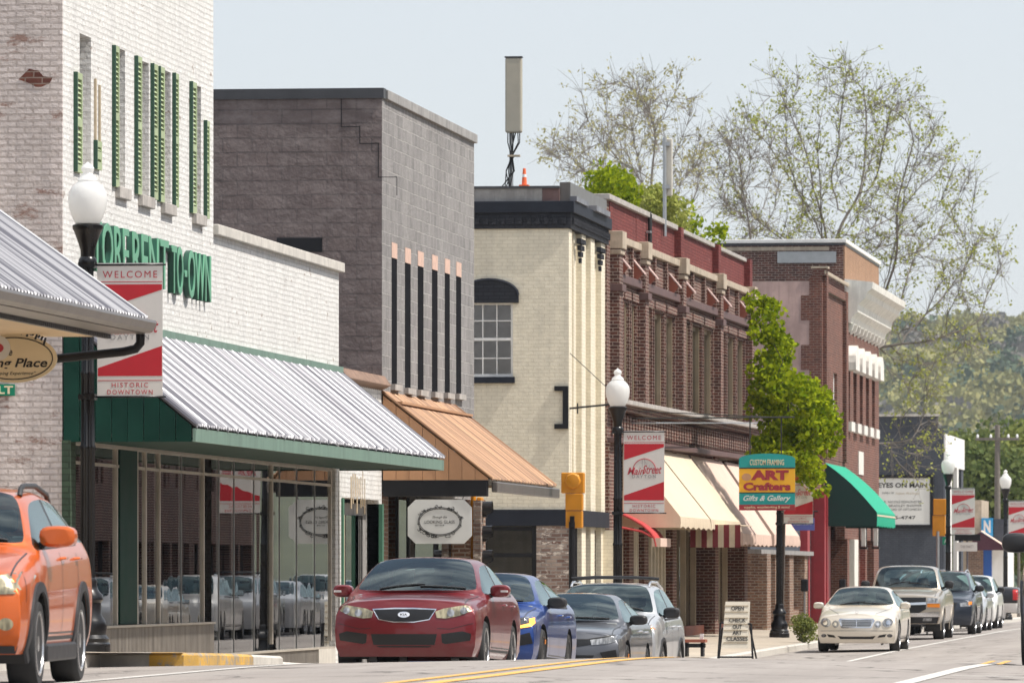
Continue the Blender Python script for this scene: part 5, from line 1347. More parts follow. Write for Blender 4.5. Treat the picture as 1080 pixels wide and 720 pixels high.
# 1. red sedan, the one in front
c = Car('parked_car', 'dark red sedan with hazy headlights, foremost car of the left parked row', 'paint_red', 4.53, 1.80, 1.46, None, (1.16, .96), (1.98, .0)[0], 3.35, (4.05, 1.05), (.97, 1.03), 1.02, 2.65, .90, .325, zs=.20, nose=.84, taper=.05, bulge=.17, wr=.67, hoodcrown=.035)
c.up = .105
c.patch('grille', [(-.37, .655), (-.30, .545), (-.12, .515), (.12, .515), (.30, .545), (.37, .655), (.12, .665), (-.12, .665)], 'grille_black', .008)
c.patch('grille_surround', [(-.39, .668), (-.12, .682), (.12, .682), (.39, .668), (.31, .535), (.12, .502), (-.12, .502), (-.31, .535)], 'chrome', .003)
for x in (-.24, -.12, 0, .12, .24): pass
c.patch('headlight', [(.375, .635), (.47, .672), (.72, .715), (.825, .715), (.82, .655), (.66, .585), (.50, .552), (.395, .56)], 'headlight_hazy', .010, both=True)
for (ox, oz, orr) in ((.56, .62, .045), (.71, .648, .042)): c.patch('headlight_lens', [(ox + orr * math.cos(t), oz + orr * math.sin(t)) for t in np.linspace(0, 6.28, 16, endpoint=False)], 'headlight_clear', .016, both=True)
q = MB(); q.lathe([(.001, -.012), (.062, -.010), (.066, .012)], 24, 'y', (0, -.035 + .0, .60)); 
bd = c.patch('badge', [(.072 * math.cos(t), .598 + .037 * math.sin(t)) for t in np.linspace(0, 6.28, 20, endpoint=False)], 'chrome', .020)
hh_ = c.bvh.ray_cast(Vector((0, -5, .703)), Vector((0, 1, 0)))[0].y - .0215
text('badge_letters', 'KIA', .085, .026, 'black_plastic', bd, face_y(0, hh_, .703), extrude=.002, bold=.01)
c.patch('lower_intake', [(-.40, .365), (.40, .365), (.37, .235), (-.37, .235)], 'grille_black', .006)
c.patch('side_intake', [(.45, .365), (.70, .40), (.80, .37), (.79, .29), (.50, .245), (.46, .26)], 'grille_black', .006, both=True)
c.patch('lower_lip', [(-.34, .222), (.34, .222), (.30, .205), (-.30, .205)], 'grille_black', .006)
c.line('bumper_seam', [(.40, .54), (.55, .53), (.82, .60)], frm='front', wid=.006)
c.wheels(5, 'alloy'); c.mirrors(1.62, 1.02, 'paint_red', .125, .078, .13, True); c.handles((2.55, 3.35), .86, 'paint_red')
c.seams((1.42, 2.42, 3.38), .33, .93, [(.72, .12), (.70, .6), (.76, 1.08)]); c.wipers(1.05, 1)
c.place(501, 81.0)

# 2. blue sedan with amber running lights
c = Car('parked_car', 'metallic blue sedan with glowing amber headlamp strip, right behind the red sedan', 'paint_blue', 4.9, 1.86, 1.445, None, (1.25, .96), 2.12, 3.5, (4.5, 1.08), (.97, 1.04), 1.06, 2.85, .88, .335, nose=.79, taper=.06, bulge=.20, wr=.63)
c.up = .08
c.patch('grille', [(-.60, .62), (.60, .62), (.52, .50), (.30, .44), (-.30, .44), (-.52, .50)], 'grille_black', .008)
c.patch('headlight', [(.55, .655), (.70, .715), (.86, .745), (.875, .70), (.83, .62), (.60, .585)], 'headlight_dark', .009, both=True)
c.patch('amber_strip', [(.48, .60), (.66, .60), (.815, .64), (.80, .70), (.845, .72), (.868, .645), (.84, .60), (.68, .572), (.48, .575)], 'drl_amber', .018, both=True, cell=.04)
c.patch('side_marker', [(.95, .52), (1.0, .525), (1.0, .47), (.95, .465)], 'lamp_amber', .008, frm='side', both=True)
c.patch('lower_intake', [(-.70, .36), (.70, .36), (.62, .24), (-.62, .24)], 'grille_black', .006)
c.patch('fog_intake', [(.60, .46), (.82, .52), (.86, .38), (.66, .34)], 'grille_black', .007, both=True)
c.wheels(5, 'dark_alloy'); c.mirrors(1.72, 1.02, 'black_plastic', .13, .075, .13); c.handles((2.7, 3.6), .87, 'paint_blue'); c.seams((1.5, 2.55, 3.6), .33, .93, [(.74, .15), (.74, .6), (.78, 1.15)]); c.wipers(1.12, 1)
c.place(563, 87.3)

# 3. grey sedan
c = Car('parked_car', 'dark grey sedan with black trim, parked just ahead of the silver SUV', 'paint_grey', 4.6, 1.80, 1.415, None, (1.18, .93), 2.1, 3.2, (4.35, 1.05), (.95, 1.02), 1.04, 2.70, .93, .325, nose=.76, taper=.06, bulge=.20, wr=.63)
c.up = .09
c.patch('grille', [(-.62, .60), (.62, .60), (.60, .555), (.20, .49), (-.20, .49), (-.60, .555)], 'grille_black', .008)
c.patch('headlight', [(.44, .60), (.62, .625), (.80, .675), (.855, .66), (.83, .585), (.66, .54), (.46, .525)], 'headlight_clear', .010, both=True)
c.patch('chrome_brow', [(-.62, .625), (.40, .612), (.82, .69), (.82, .675), (.40, .60), (-.62, .605)], 'black_plastic', .012)
c.patch('side_marker', [(.92, .50), (.98, .505), (.98, .45), (.92, .445)], 'lamp_amber', .008, frm='side', both=True)
c.patch('lower_intake', [(-.5, .38), (.5, .38), (.44, .24), (-.44, .24)], 'grille_black', .006)
c.patch('fog_intake', [(.58, .42), (.80, .46), (.82, .34), (.64, .29)], 'grille_black', .007, both=True)
c.wheels(10, 'dark_alloy'); c.mirrors(1.66, 1.0, 'black_plastic', .13, .072, .13); c.handles((2.6, 3.4), .85, 'chrome'); c.seams((1.45, 2.45, 3.4), .33, .92, [(.74, .15), (.72, .6), (.77, 1.1)]); c.wipers(1.06, 1)
c.place(653, 96.2)

# 4. silver SUV with rack
c = Car('parked_car', 'silver grey SUV with black roof rack, behind the dark grey sedan', 'paint_silver', 4.57, 1.845, 1.66, None, (1.05, 1.17), 1.72, 3.85, (4.30, 1.15), (1.13, 1.22), 1.0, 2.66, .93, .355, zs=.24, nose=1.01, taper=.05, bulge=.18, wr=.68, cat='SUV')
c.up = .15
c.patch('grille', [(-.45, .80), (.45, .80), (.36, .70), (-.36, .70)], 'grille_black', .008)
c.patch('headlight', [(.42, .76), (.60, .80), (.80, .865), (.865, .86), (.86, .78), (.74, .70), (.48, .69)], 'headlight_clear', .010, both=True)
c.patch('turn_lamp', [(.80, .855), (.862, .85), (.858, .785), (.80, .775)], 'lamp_amber', .016, both=True)
q_ = c.patch('projector_ring', [(.66 + .055 * math.cos(t), .775 + .055 * math.sin(t)) for t in np.linspace(0, 6.28, 18, endpoint=False)], 'chrome', .017, both=True)
c.patch('lower_intake', [(-.6, .60), (.6, .60), (.5, .36), (-.5, .36)], 'grille_black', .006)
c.patch('fog_light', [(.68 + .05 * math.cos(t), .45 + .05 * math.sin(t)) for t in np.linspace(0, 6.28, 14, endpoint=False)], 'headlight_clear', .010, both=True)
c.wheels(5, 'alloy'); c.mirrors(1.5, 1.19, 'black_plastic', .13, .085, .13); c.handles((2.45, 3.3), .98, 'paint_silver'); c.seams((1.35, 2.3, 3.25), .4, 1.05, [(.76, .15), (.76, .6), (.78, .98)]); c.wipers(.94, 1)
c.rails(1.9, 4.0, .60, 1.67, 'chrome', (2.25, 3.0)); c.cladding(.05); 
c.place(691, 102.3)

# 5. orange crossover, nearest, on the left
c = Car('parked_car', 'bright orange crossover with black wheel arch cladding at the left edge', 'paint_orange', 4.45, 1.78, 1.57, None, (1.12, 1.08), 1.85, 3.7, (4.20, 1.15), (1.06, 1.15), 1.05, 2.635, .87, .345, zs=.27, nose=.86, taper=.07, bulge=.17, wr=.68, cat='SUV')
c.patch('headlight', [(.44, .78), (.60, .86), (.80, .90), (.862, .87), (.855, .79), (.78, .73), (.52, .72)], 'headlight_hazy', .012, both=True)
c.patch('grille', [(-.42, .82), (.42, .82), (.36, .66), (-.36, .66)], 'grille_black', .008)
c.patch('lower_intake', [(-.60, .55), (.60, .55), (.52, .36), (-.52, .36)], 'grille_black', .006)
c.patch('fog_surround', [(.72 + .075 * math.cos(t), .50 + .065 * math.sin(t)) for t in np.linspace(0, 6.28, 20, endpoint=False)], 'paint_orange', .012, both=True)
c.patch('fog_light', [(.72 + .055 * math.cos(t), .50 + .048 * math.sin(t)) for t in np.linspace(0, 6.28, 18, endpoint=False)], 'headlight_hazy', .024, both=True)
c.patch('bumper_skirt', [(-.80, .335), (.80, .335), (.78, .275), (-.78, .275)], 'black_plastic', .012)
c.wheels(5, 'alloy', .225); c.mirrors(1.48, 1.17, 'paint_orange', .15, .085, .12); c.handles((2.35, 3.2), 1.0, 'paint_orange'); c.seams((1.35, 2.25, 3.25), .42, 1.05, [(.74, .15), (.74, .6), (.76, 1.0)]); c.wipers(1.0, 1)
c.rails(1.95, 3.8, .58, 1.585); c.cladding(.075, 'black_plastic')
c.place(22, 50.7, R(3.7))
c.root.location.z -= .0

# 6. cream sedan with twin round headlamps
c = Car('parked_car', 'cream white sedan with twin oval headlamps, middle of the road scene at right', 'paint_cream', 4.82, 1.82, 1.45, None, (1.35, .98), 2.1, 3.4, (4.3, 1.06), (.99, 1.05), 1.04, 2.85, .86, .335, nose=.78, taper=.05, bulge=.16, wr=.63, seats='seat_beige', hoodcrown=.05)
c.patch('grille_surround', [(-.37, .745), (.37, .745), (.40, .70), (.33, .535), (-.33, .535), (-.40, .70)], 'chrome', .004)
gr = c.patch('grille', [(-.35, .72), (.35, .72), (.36, .69), (.30, .555), (-.30, .555), (-.36, .69)], 'steel', .010)
c.patch('grille_bar', [(-.006, .74), (.006, .74), (.006, .54), (-.006, .54)], 'chrome', .018)
for zz in (.59, .625, .66, .695): c.patch('grille_slat', [(-.32, zz), (.32, zz), (.32, zz + .010), (-.32, zz + .010)], 'grille_black', .016)
def oval(cx, cz, a, b_, n=20, rot=0): return [(cx + a * math.cos(t) * math.cos(rot) - b_ * math.sin(t) * math.sin(rot), cz + a * math.cos(t) * math.sin(rot) + b_ * math.sin(t) * math.cos(rot)) for t in np.linspace(0, 2 * math.pi, n, endpoint=False)]
c.patch('headlight_rim', oval(.685, .655, .135, .115, rot=.35), 'paint_cream', .012, both=True); c.patch('headlight', oval(.685, .655, .118, .098, rot=.35), 'headlight_clear', .020, both=True); c.patch('headlight_lens', oval(.70, .655, .05, .055), 'chrome', .028, both=True)
c.patch('inner_headlight', oval(.468, .62, .075, .078), 'headlight_clear', .018, both=True); c.patch('headlight_lens', oval(.468, .62, .032, .035), 'chrome', .026, both=True)
c.patch('lower_intake', [(-.42, .36), (-.36, .29), (.36, .29), (.42, .36), (.30, .345), (-.30, .345)], 'grille_black', .006)
c.patch('side_intake', [(.46, .32), (.50, .375), (.66, .40), (.62, .335)], 'grille_black', .007, both=True); c.patch('fog_light', oval(.73, .365, .06, .038), 'headlight_dark', .009, both=True)
c.line('bumper_seam', [(-.80, .47), (-.3, .475), (.3, .475), (.80, .47)], frm='front', both=False, wid=.012, mat='concrete_grey')
q = MB(); q.tube([(0, .12, .80), (0, .12, .86)], .004, 5); q.tube([(.03 * math.cos(t), .12, .885 + .03 * math.sin(t)) for t in np.linspace(0, 6.283, 13)], .004, 5, cap=False)
q.build('bonnet_emblem', 'chrome', c.root)
c.wheels(5, 'alloy'); c.mirrors(1.72, 1.02, 'paint_cream', .12, .075, .12); c.handles((2.6, 3.45), .88, 'paint_cream'); c.seams((1.55, 2.5, 3.45), .33, .94, [(.40, .12), (.55, .6), (.70, 1.2)]); c.wipers(1.22, 1)
c.place(945, 150.5)

# 7. tan pickup
c = Car('parked_truck', 'champagne tan pickup truck with chrome grille behind the cream sedan', 'paint_tan', 5.6, 2.03, 1.92, None, (1.40, 1.30), 1.95, 3.2, (3.45, 1.36), (1.26, 1.32), 1.30, 3.65, 1.0, .40, zs=.42, nose=1.12, taper=.05, bulge=.10, wr=.72, cat='pickup truck', rake=(.03, .0, .0, .01, .03))
c.patch('grille_surround', [(-.60, 1.10), (.60, 1.10), (.60, .80), (.42, .70), (-.42, .70), (-.60, .80)], 'grille_black', .006)
c.patch('grille_bar', [(-.60, .98), (-.12, .96), (-.12, .995), (.12, .995), (.12, .96), (.60, .98), (.60, .915), (.12, .90), (.12, .875), (-.12, .875), (-.12, .90), (-.60, .915)], 'chrome', .025)
c.patch('badge', [(-.12, .965), (-.04, .965), (-.04, .98), (.06, .98), (.06, .965), (.12, .965), (.12, .915), (.05, .915), (.05, .90), (-.06, .90), (-.06, .915), (-.12, .915)], 'tan_trim', .032)
c.patch('headlight', [(.63, 1.09), (.93, 1.08), (.95, .96), (.63, .965)], 'headlight_clear', .012, both=True); c.patch('turn_lamp', [(.63, .95), (.95, .945), (.95, .84), (.63, .85)], 'lamp_amber', .012, both=True)
c.patch('headlight_divider', [(.62, .965), (.95, .96), (.95, .945), (.62, .95)], 'chrome', .02, both=True)
c.patch('chrome_bumper', [(-.95, .74), (-.5, .70), (.5, .70), (.95, .74), (.95, .60), (-.95, .60)], 'chrome', .05)
c.patch('lower_bumper', [(-.93, .598), (.93, .598), (.88, .43), (-.88, .43)], 'black_plastic', .035); c.patch('fog_light', [(.52, .57), (.75, .57), (.75, .49), (.52, .49)], 'headlight_clear', .045, both=True)
c.patch('lower_intake', [(-.35, .55), (.35, .55), (.32, .45), (-.32, .45)], 'grille_black', .045)
c.wheels(6, 'alloy', .27); c.mirrors(1.85, 1.42, 'black_plastic', .12, .105, .14); c.handles((2.6, 3.3), 1.15, 'paint_tan'); c.seams((1.7, 2.8, 3.4), .5, 1.24, [(.82, .12), (.82, .7), (.84, 1.3)]); c.wipers(1.3, 1); c.cladding(.03, 'paint_tan', False)
c.place(992, 175.0)

# 8. dark blue SUV  9. silver car  10. pale car behind
c = Car('parked_car', 'dark navy SUV with roof rails parked behind the tan pickup', 'paint_navy', 4.8, 1.93, 1.78, None, (1.15, 1.18), 1.8, 4.0, (4.5, 1.2), (1.16, 1.25), 1.1, 2.8, .95, .38, zs=.27, nose=.95, taper=.08, bulge=.2, wr=.68, cat='SUV')
c.patch('grille', [(-.5, .90), (.5, .90), (.4, .66), (-.4, .66)], 'grille_black', .008); c.patch('headlight', [(.55, .88), (.88, .93), (.89, .80), (.58, .78)], 'headlight_clear', .012, both=True); c.patch('turn_lamp', [(.80, .915), (.885, .925), (.89, .84), (.80, .83)], 'lamp_amber', .018, both=True)
c.wheels(5, 'alloy'); c.mirrors(1.55, 1.28, 'black_plastic', .13, .09, .13); c.rails(1.9, 4.2, .62, 1.78, 'chrome'); c.handles((2.5, 3.4), 1.05, 'chrome'); c.seams((1.4, 2.4, 3.35), .42, 1.12); c.cladding(.04)
c.place(1026, 188.5)
c = Car('parked_car', 'silver sedan parked behind the navy SUV', 'paint_silver', 4.7, 1.82, 1.5, None, (1.2, 1.0), 2.0, 3.3, (4.2, 1.08), (1.0, 1.06), 1.05, 2.7, .95, .33, nose=.76, taper=.1, bulge=.2, wr=.64)
c.patch('headlight', [(.5, .68), (.84, .75), (.85, .66), (.55, .60)], 'headlight_clear', .012, both=True); c.patch('grille', [(-.4, .68), (.4, .68), (.36, .55), (-.36, .55)], 'grille_black', .008)
c.wheels(5, 'alloy'); c.mirrors(1.6, 1.06, 'paint_silver', .12, .08, .12); c.handles((2.5, 3.4), .9, 'chrome'); c.seams((1.5, 2.4, 3.3), .33, .96)
c.place(1038, 200.5)
c = Car('parked_car', 'white compact SUV, farthest of the parked row', 'paint_white', 4.5, 1.84, 1.68, None, (1.1, 1.12), 1.75, 3.8, (4.25, 1.15), (1.1, 1.18), 1.0, 2.65, .93, .36, zs=.25, nose=.88, taper=.1, bulge=.2, wr=.68, cat='SUV')
c.patch('headlight', [(.5, .8), (.86, .86), (.86, .77), (.55, .74)], 'headlight_clear', .012, both=True); c.patch('grille', [(-.4, .82), (.4, .82), (.36, .62), (-.36, .62)], 'grille_black', .008)
c.wheels(5, 'alloy'); c.mirrors(1.52, 1.22, 'black_plastic', .12, .085, .12); c.seams((1.4, 2.3, 3.2), .4, 1.05)
c.place(1050, 211)

# 11. black pickup crossing at the far corner, seen side on: nose to the left, tail at the picture's right edge
c = Car('parked_truck', 'black pickup truck with white lower body seen side on at the far right', 'paint_black', 5.7, 2.0, 1.9, None, (1.4, 1.3), 1.95, 3.1, (3.35, 1.3), (1.25, 1.3), 1.28, 3.6, 1.0, .40, zs=.40, nose=1.1, taper=.05, bulge=.1, wr=.7, cat='pickup truck')
c.patch('lower_panel', [(3.0, .74), (4.2, .74), (4.2, .42), (3.0, .42)], 'white_trim', .008, frm='side', both=True); c.patch('lower_panel', [(5.1, .74), (5.62, .74), (5.62, .42), (5.1, .42)], 'white_trim', .008, frm='side', both=True)
c.patch('tail_lamp', [(5.42, 1.2), (5.62, 1.2), (5.62, .85), (5.42, .85)], 'lamp_red', .01, frm='side', both=True); c.cladding(.12, 'white_trim', False); c.wheels(6, 'alloy', .27); c.mirrors(1.85, 1.42, 'black_plastic')
yp = 232.0; c.root.rotation_euler = (0, 0, R(90)); c.root.location = (px_(1080, yp) - 5.7, yp, roadz(-11, yp)); c.root.rotation_euler = (0, 0, R(90))
c.root.rotation_euler = (0, 0, math.pi / 2)
# rotation by +90 deg sends local y to -x; mirror the run so the nose is at the left
c.root.location.x = px_(1080, yp) - 5.75 + 0; c.root.rotation_euler = (0, 0, -math.pi / 2); 

# 12. dark SUV parked on the right side of the street, only its mirror and flank in the picture
c = Car('parked_car', 'dark SUV at the right edge, only its black door mirror showing', 'paint_black', 4.8, 1.92, 1.75, None, (1.15, 1.2), 1.8, 4.0, (4.5, 1.2), (1.16, 1.25), 1.1, 2.8, .95, .38, zs=.27, nose=.95, taper=.08, bulge=.2, wr=.68, cat='SUV')
c.wheels(5, 'alloy'); c.mirrors(1.55, 1.24, 'black_plastic', .14, .10, .15); c.cladding(.05); c.rails(1.9, 4.2, .62, 1.75)
c.patch('headlight', [(.55, .88), (.88, .93), (.89, .80), (.58, .78)], 'headlight_clear', .012, both=True)
yq = 66.5; X = px_(1078.5, yq + 1.2) + .96; c.root.location = (X, yq, roadz(X, yq + 2) + 0)

# cars along the other kerb: out of the picture, seen mirrored in the shop glass
BY = {o['label']: o for o in bpy.data.objects if o.parent is None and 'label' in o.keys()}
def srcof(key): return next(o for k, o in BY.items() if key in k)
for i, (key, Y, lab) in enumerate((('silver grey SUV', 178.5, 'silver grey SUV across the street, nearest of its row'), ('silver sedan', 186, 'silver sedan across the street'), ('white compact SUV', 172, 'white SUV across the street'), ('white compact SUV', 193, 'second white SUV across the street'), ('cream white sedan', 164.5, 'cream sedan across the street'), ('silver sedan', 201, 'far silver sedan across the street'), ('silver grey SUV', 157.5, 'silver SUV near the corner across the street'))):
    k = copy_tree(srcof(key)); k['label'] = lab; k.rotation_euler = (0, 0, math.pi); k.location = (-2.35, Y + 4.6, roadz(-2.35, Y + 2.3)); k['group'] = 'cars parked across the street'

# ------------------------------------------------------------------ street lamps and banners
def lamp_post():
    root = empty('street_lamp', 'lamp', 'street lamp', 'black street lamps with white acorn globes')
    m = MB(); m.lathe([(.25, 0), (.25, .10), (.23, .12), (.235, .16), (.20, .20), (.21, .30), (.19, .36), (.15, .42), (.145, .55), (.17, .58), (.165, .63), (.12, .68), (.10, .74), (.105, .78), (.085, .82)], 32); m.build('base', 'lamp_black', root)
    m = MB(); m.lathe([(.082, .8), (.080, 2.2), (.088, 2.21), (.088, 2.25), (.078, 2.26), (.072, 3.0), (.080, 3.01), (.080, 3.05), (.070, 3.06), (.065, 4.2)], 32, flute=.12, nf=1); m.build('post', 'lamp_black', root)
    m = MB(); m.lathe([(.07, 4.18), (.10, 4.22), (.10, 4.27), (.075, 4.30), (.08, 4.38), (.12, 4.50), (.15, 4.58), (.165, 4.60), (.165, 4.64), (.13, 4.66)], 28); m.build('collar', 'lamp_black', root)
    m = MB(); m.lathe([(.10, 4.64), (.13, 4.66), (.165, 4.72), (.20, 4.82), (.213, 4.92), (.205, 5.0), (.17, 5.06), (.125, 5.10), (.10, 5.12), (.115, 5.13), (.10, 5.15), (.085, 5.17), (.060, 5.19), (.05, 5.21), (.065, 5.23), (.072, 5.26), (.055, 5.29), (.025, 5.31), (.001, 5.33)], 32); m.build('globe', 'lamp_globe', root)
    m = MB()
    for z in (4.21, 2.78): m.tube([(.07, 0, z), (.86, 0, z + .0)], .011, 6); m.box(-.09, .09, -.09, .09, z - .03, z + .03)
    m.build('banner_arm', 'lamp_black', root); return root
def banner_proto():
    root = empty('banner', 'b', 'banner', 'red and white welcome banners on the street lamps')
    W_, H_ = .72, 1.45; T = .004
    vs = []; fs = []
    m = MB(); n = 12
    for i in range(n + 1):
        x = W_ * i / n
        for j in range(2): vs.append((x, 0, j * H_))
    m.box(0, W_, 0, T, 0, H_); m.build('cloth', 'banner_white', root)
    def poly(nm, pts, mat, d=.002): q = MB(); q.prism([(p[0] * W_, p[1] * H_) for p in pts], 'y', -d, -.0002); return q.build(nm, mat, root)
    poly('red_field', [(0.01, .84), (.99, .84), (.99, .80), (.01, .645)], 'banner_red'); poly('red_field', [(.01, .155), (.99, .155), (.99, .38), (.01, .215)], 'banner_red')
    poly('rule', [(.01, .862), (.99, .862), (.99, .856), (.01, .856)], 'ink_red'); poly('rule', [(.01, .125), (.99, .125), (.99, .119), (.01, .119)], 'ink_red')
    t = lambda s, cx, cz, w_, h_, mat='ink_red', **k: text('lettering', s, w_, h_, mat, root, face_y(cx * W_, -.0003, cz * H_), extrude=.0025, **k)
    t('WELCOME', .5, .915, .60, .075, space=1.3); t('HISTORIC', .5, .088, .40, .050, space=1.3); t('DOWNTOWN', .5, .035, .50, .050, space=1.3)
    t('DAYTON', .5, .445, .42, .055, 'ink_grey', space=1.4)
    t('Main', .30, .51, .30, .13, shear=.35, bold=.01); t('Street', .70, .53, .34, .15, shear=.35, bold=.01)
    q = MB(); c_, r_ = (.51 * W_, .52 * H_), .20
    q.tube([(c_[0] + r_ * math.cos(a), -.003, c_[1] + r_ * math.sin(a) * 1.0) for a in np.linspace(-.3, math.pi + .3, 30)], .007, 5); q.build('logo_circle', 'ink_red', root)
    q = MB()
    for x, h in ((.40, .56), (.46, .63), (.52, .66), (.57, .60), (.63, .57)): q.box(x * W_ - .002, x * W_ + .002, -.003, -.001, .55 * H_, h * H_ + .02)
    q.tube([(.44 * W_, -.002, .60 * H_), (.49 * W_, -.002, .675 * H_), (.54 * W_, -.002, .60 * H_)], .002, 4); q.build('logo_skyline', 'ink_grey', root)
    return root
LP = [(92.5, 73.0, 'tall black street lamp nearest the camera, before the white brick building', 'largest welcome banner, partly behind the porch gutter', 4.3),
      (651.5, 119.5, 'black street lamp before the dark red brick building', 'welcome banner between the cream building and the beige awnings', 4.2),
      (822, 166.5, 'black street lamp whose post stands by the A-frame side of the brick piers', 'welcome banner half hidden behind the round topped art sign', 4.2),
      (1000, 211.0, 'black street lamp standing before the slate blue building', 'welcome banner on the lamp right of the slate blue building', 4.2),
      (1060.5, 243.0, 'farthest black street lamp, at the right before the trees', 'welcome banner cut by the right edge of the photo', 4.2)]
lp = lamp_post(); bp = banner_proto()
for i, (p_, Y, lab, lab2, zb_) in enumerate(LP):
    X = px_(p_, Y); z = walkz(X, Y) if i != 2 else walkz(X, Y) + .0
    o = lp if i == 0 else copy_tree(lp); o.location = (X, Y, z); o['label'] = lab
    k = bp if i == 0 else copy_tree(bp); k.location = (X + .105, Y + .0, z + 2.78); k['label'] = lab2

# ------------------------------------------------------------------ signs, signals, rooftop things
# octagonal hanging sign
Y = YC0 - .02; sg = empty('hanging_sign', 'white octagonal hanging sign with an oval floral wreath under the copper awning', 'sign')
xa, xb = px_(430, Y), px_(497.5, Y); za, zb_ = pz_(573, -15, Y), pz_(526.5, -15, Y); c8 = .13
m = MB(); m.prism([(xa + c8, za), (xb - c8, za), (xb, za + c8), (xb, zb_ - c8), (xb - c8, zb_), (xa + c8, zb_), (xa, zb_ - c8), (xa, za + c8)], 'y', Y, Y + .03); m.build('board', 'sign_white', sg)
cx, cz = (xa + xb) / 2, (za + zb_) / 2; m = MB()
for rr in (.0, -.022): m.tube([(cx + (.36 + rr) * math.cos(a), Y - .004, cz + (.235 + rr) * math.sin(a)) for a in np.linspace(0, 2 * math.pi, 41)], .0055, 5, cap=False)
m.build('oval_border', 'ink_black', sg)
m = MB(); random.seed(3)
for k in range(46):
    a = random.choice([random.gauss(1.2, .55), random.gauss(4.1, .55), random.uniform(0, 6.28)]); r0 = random.uniform(.95, 1.13); x, z = cx + .36 * r0 * math.cos(a), cz + .235 * r0 * math.sin(a); rr = random.uniform(.012, .03); a0 = random.uniform(0, 6)
    m.tube([(x + rr * math.cos(a0 + t), Y - .004, z + rr * math.sin(a0 + t) * random.uniform(.6, 1)) for t in np.linspace(0, random.uniform(3.5, 6), 8)], .0045, 4)
m.build('floral_wreath', 'ink_black', sg)
text('lettering', 'LOOKING GLASS', .50, .052, 'ink_black', sg, face_y(cx, Y - .001, cz - .005)); text('lettering', 'Through the', .24, .05, 'ink_black', sg, face_y(cx, Y - .001, cz + .07), shear=.4); text('lettering', 'EST 2018', .14, .022, 'ink_black', sg, face_y(cx, Y - .001, cz - .06))
m = MB(); m.tube([(xa + .16, Y + .015, zb_ - .02), (xa + .13, Y + .015, zb_ + .1)], .008, 5); m.build('chain', 'cable_black', sg)
m = MB(); m.tube([(xb - .16, Y + .015, zb_ - .02), (xb - .13, Y + .015, zb_ + .1)], .008, 5); m.build('chain', 'cable_black', sg)
settle(sg, (cx, Y, za))
# art sign with rounded top
Y = 150.6; sg = empty('hanging_sign', 'colourful ART Crafters sign with rounded teal top, hung from a wall arm', 'sign')
xa, xb = px_(779.5, Y), px_(838.5, Y)
def Z(p): return pz_(p, -15, Y)
def band(nm, t, b_, mat, d=0): return nice(nm, mat, sg, (xa, xb, Y - .02 - d, Y + .02, Z(b_), Z(t)))
tp = [(xa, Z(493.5)), (xb, Z(493.5))] + [((xa + xb) / 2 + (xb - xa) / 2 * math.cos(a), Z(484) + (Z(478.2) - Z(484)) * math.sin(a)) for a in np.linspace(0, math.pi, 15)]
m = MB(); m.prism(tp, 'y', Y - .02, Y + .02); m.build('teal_top', 'sign_teal', sg)
band('yellow_panel', 493.5, 519.5, 'sign_yellow'); band('teal_panel', 519.5, 532, 'sign_teal'); band('red_panel', 532, 538, 'red_paint')
nice('dark_rule', 'ink_black', sg, (xa, xb, Y - .024, Y - .019, Z(494.2), Z(493)), (xa, xb, Y - .024, Y - .019, Z(520), Z(519)))
def st_(s, yc, w_, h_, mat, **k): return text('lettering', s, w_, h_, mat, sg, face_y((xa + xb) / 2 + k.pop('dx', 0), Y - .021, Z(yc)), extrude=.01, **k)
PW_ = dep(-15, Y) / FPX
st_('CUSTOM FRAMING', 487.5, 36 * PW_, 6 * PW_, 'sign_cream', bold=.01); st_('ART', 501, 40 * PW_, 10.5 * PW_, 'red_paint', bold=.06, dx=3 * PW_); st_('Crafters', 513, 50 * PW_, 8.5 * PW_, 'red_paint', bold=.05)
st_('Gifts & Gallery', 526, 50 * PW_, 7.5 * PW_, 'sign_white', shear=.4, bold=.015); st_('supplies, woodworking & more!', 535, 48 * PW_, 3.6 * PW_, 'sign_cream')
m = MB(); m.prism([((xa + 8 * PW_) + 5 * PW_ * math.cos(t), Z(503) + 4 * PW_ * math.sin(t)) for t in np.linspace(0, 6.28, 16, endpoint=False)], 'y', Y - .028, Y - .02); m.build('palette_mark', 'copper_cheek', sg)
for p_ in (791, 824):
    m = MB(); m.tube([(px_(p_, Y), Y, Z(490)), (px_(p_, Y), Y, Z(441))], .015, 5); m.build('hanger_rod', 'cable_black', sg)
settle(sg, ((xa + xb) / 2, Y, Z(538)))
m = MB(); m.tube([(FX, Y, Z(441)), (px_(838, Y), Y, Z(440))], .02, 6); m.tube([(FX, Y, Z(433)), (px_(815, Y), Y, Z(440))], .012, 5)
o = m.build('sign_bracket', 'cable_black'); tag(o, 'long dark wall arm carrying the ART Crafters sign', 'bracket'); settle(o, (FX, Y, Z(440)))
Y = 131.0; m = MB(); z = pz_(446, -15, 160)
m.tube([(FX + .0, 150.5, pz_(446, FX, 150.5)), (FX + .6, 150.5, pz_(446, FX, 150.5)), (FX + .6, 180, pz_(446, FX, 180) )], .018, 6)
o = m.build('conduit', 'steel'); tag(o, 'thin grey metal rod along the ledge of the dark red brick building', 'rod'); settle(o, (FX, 150, 3.2))
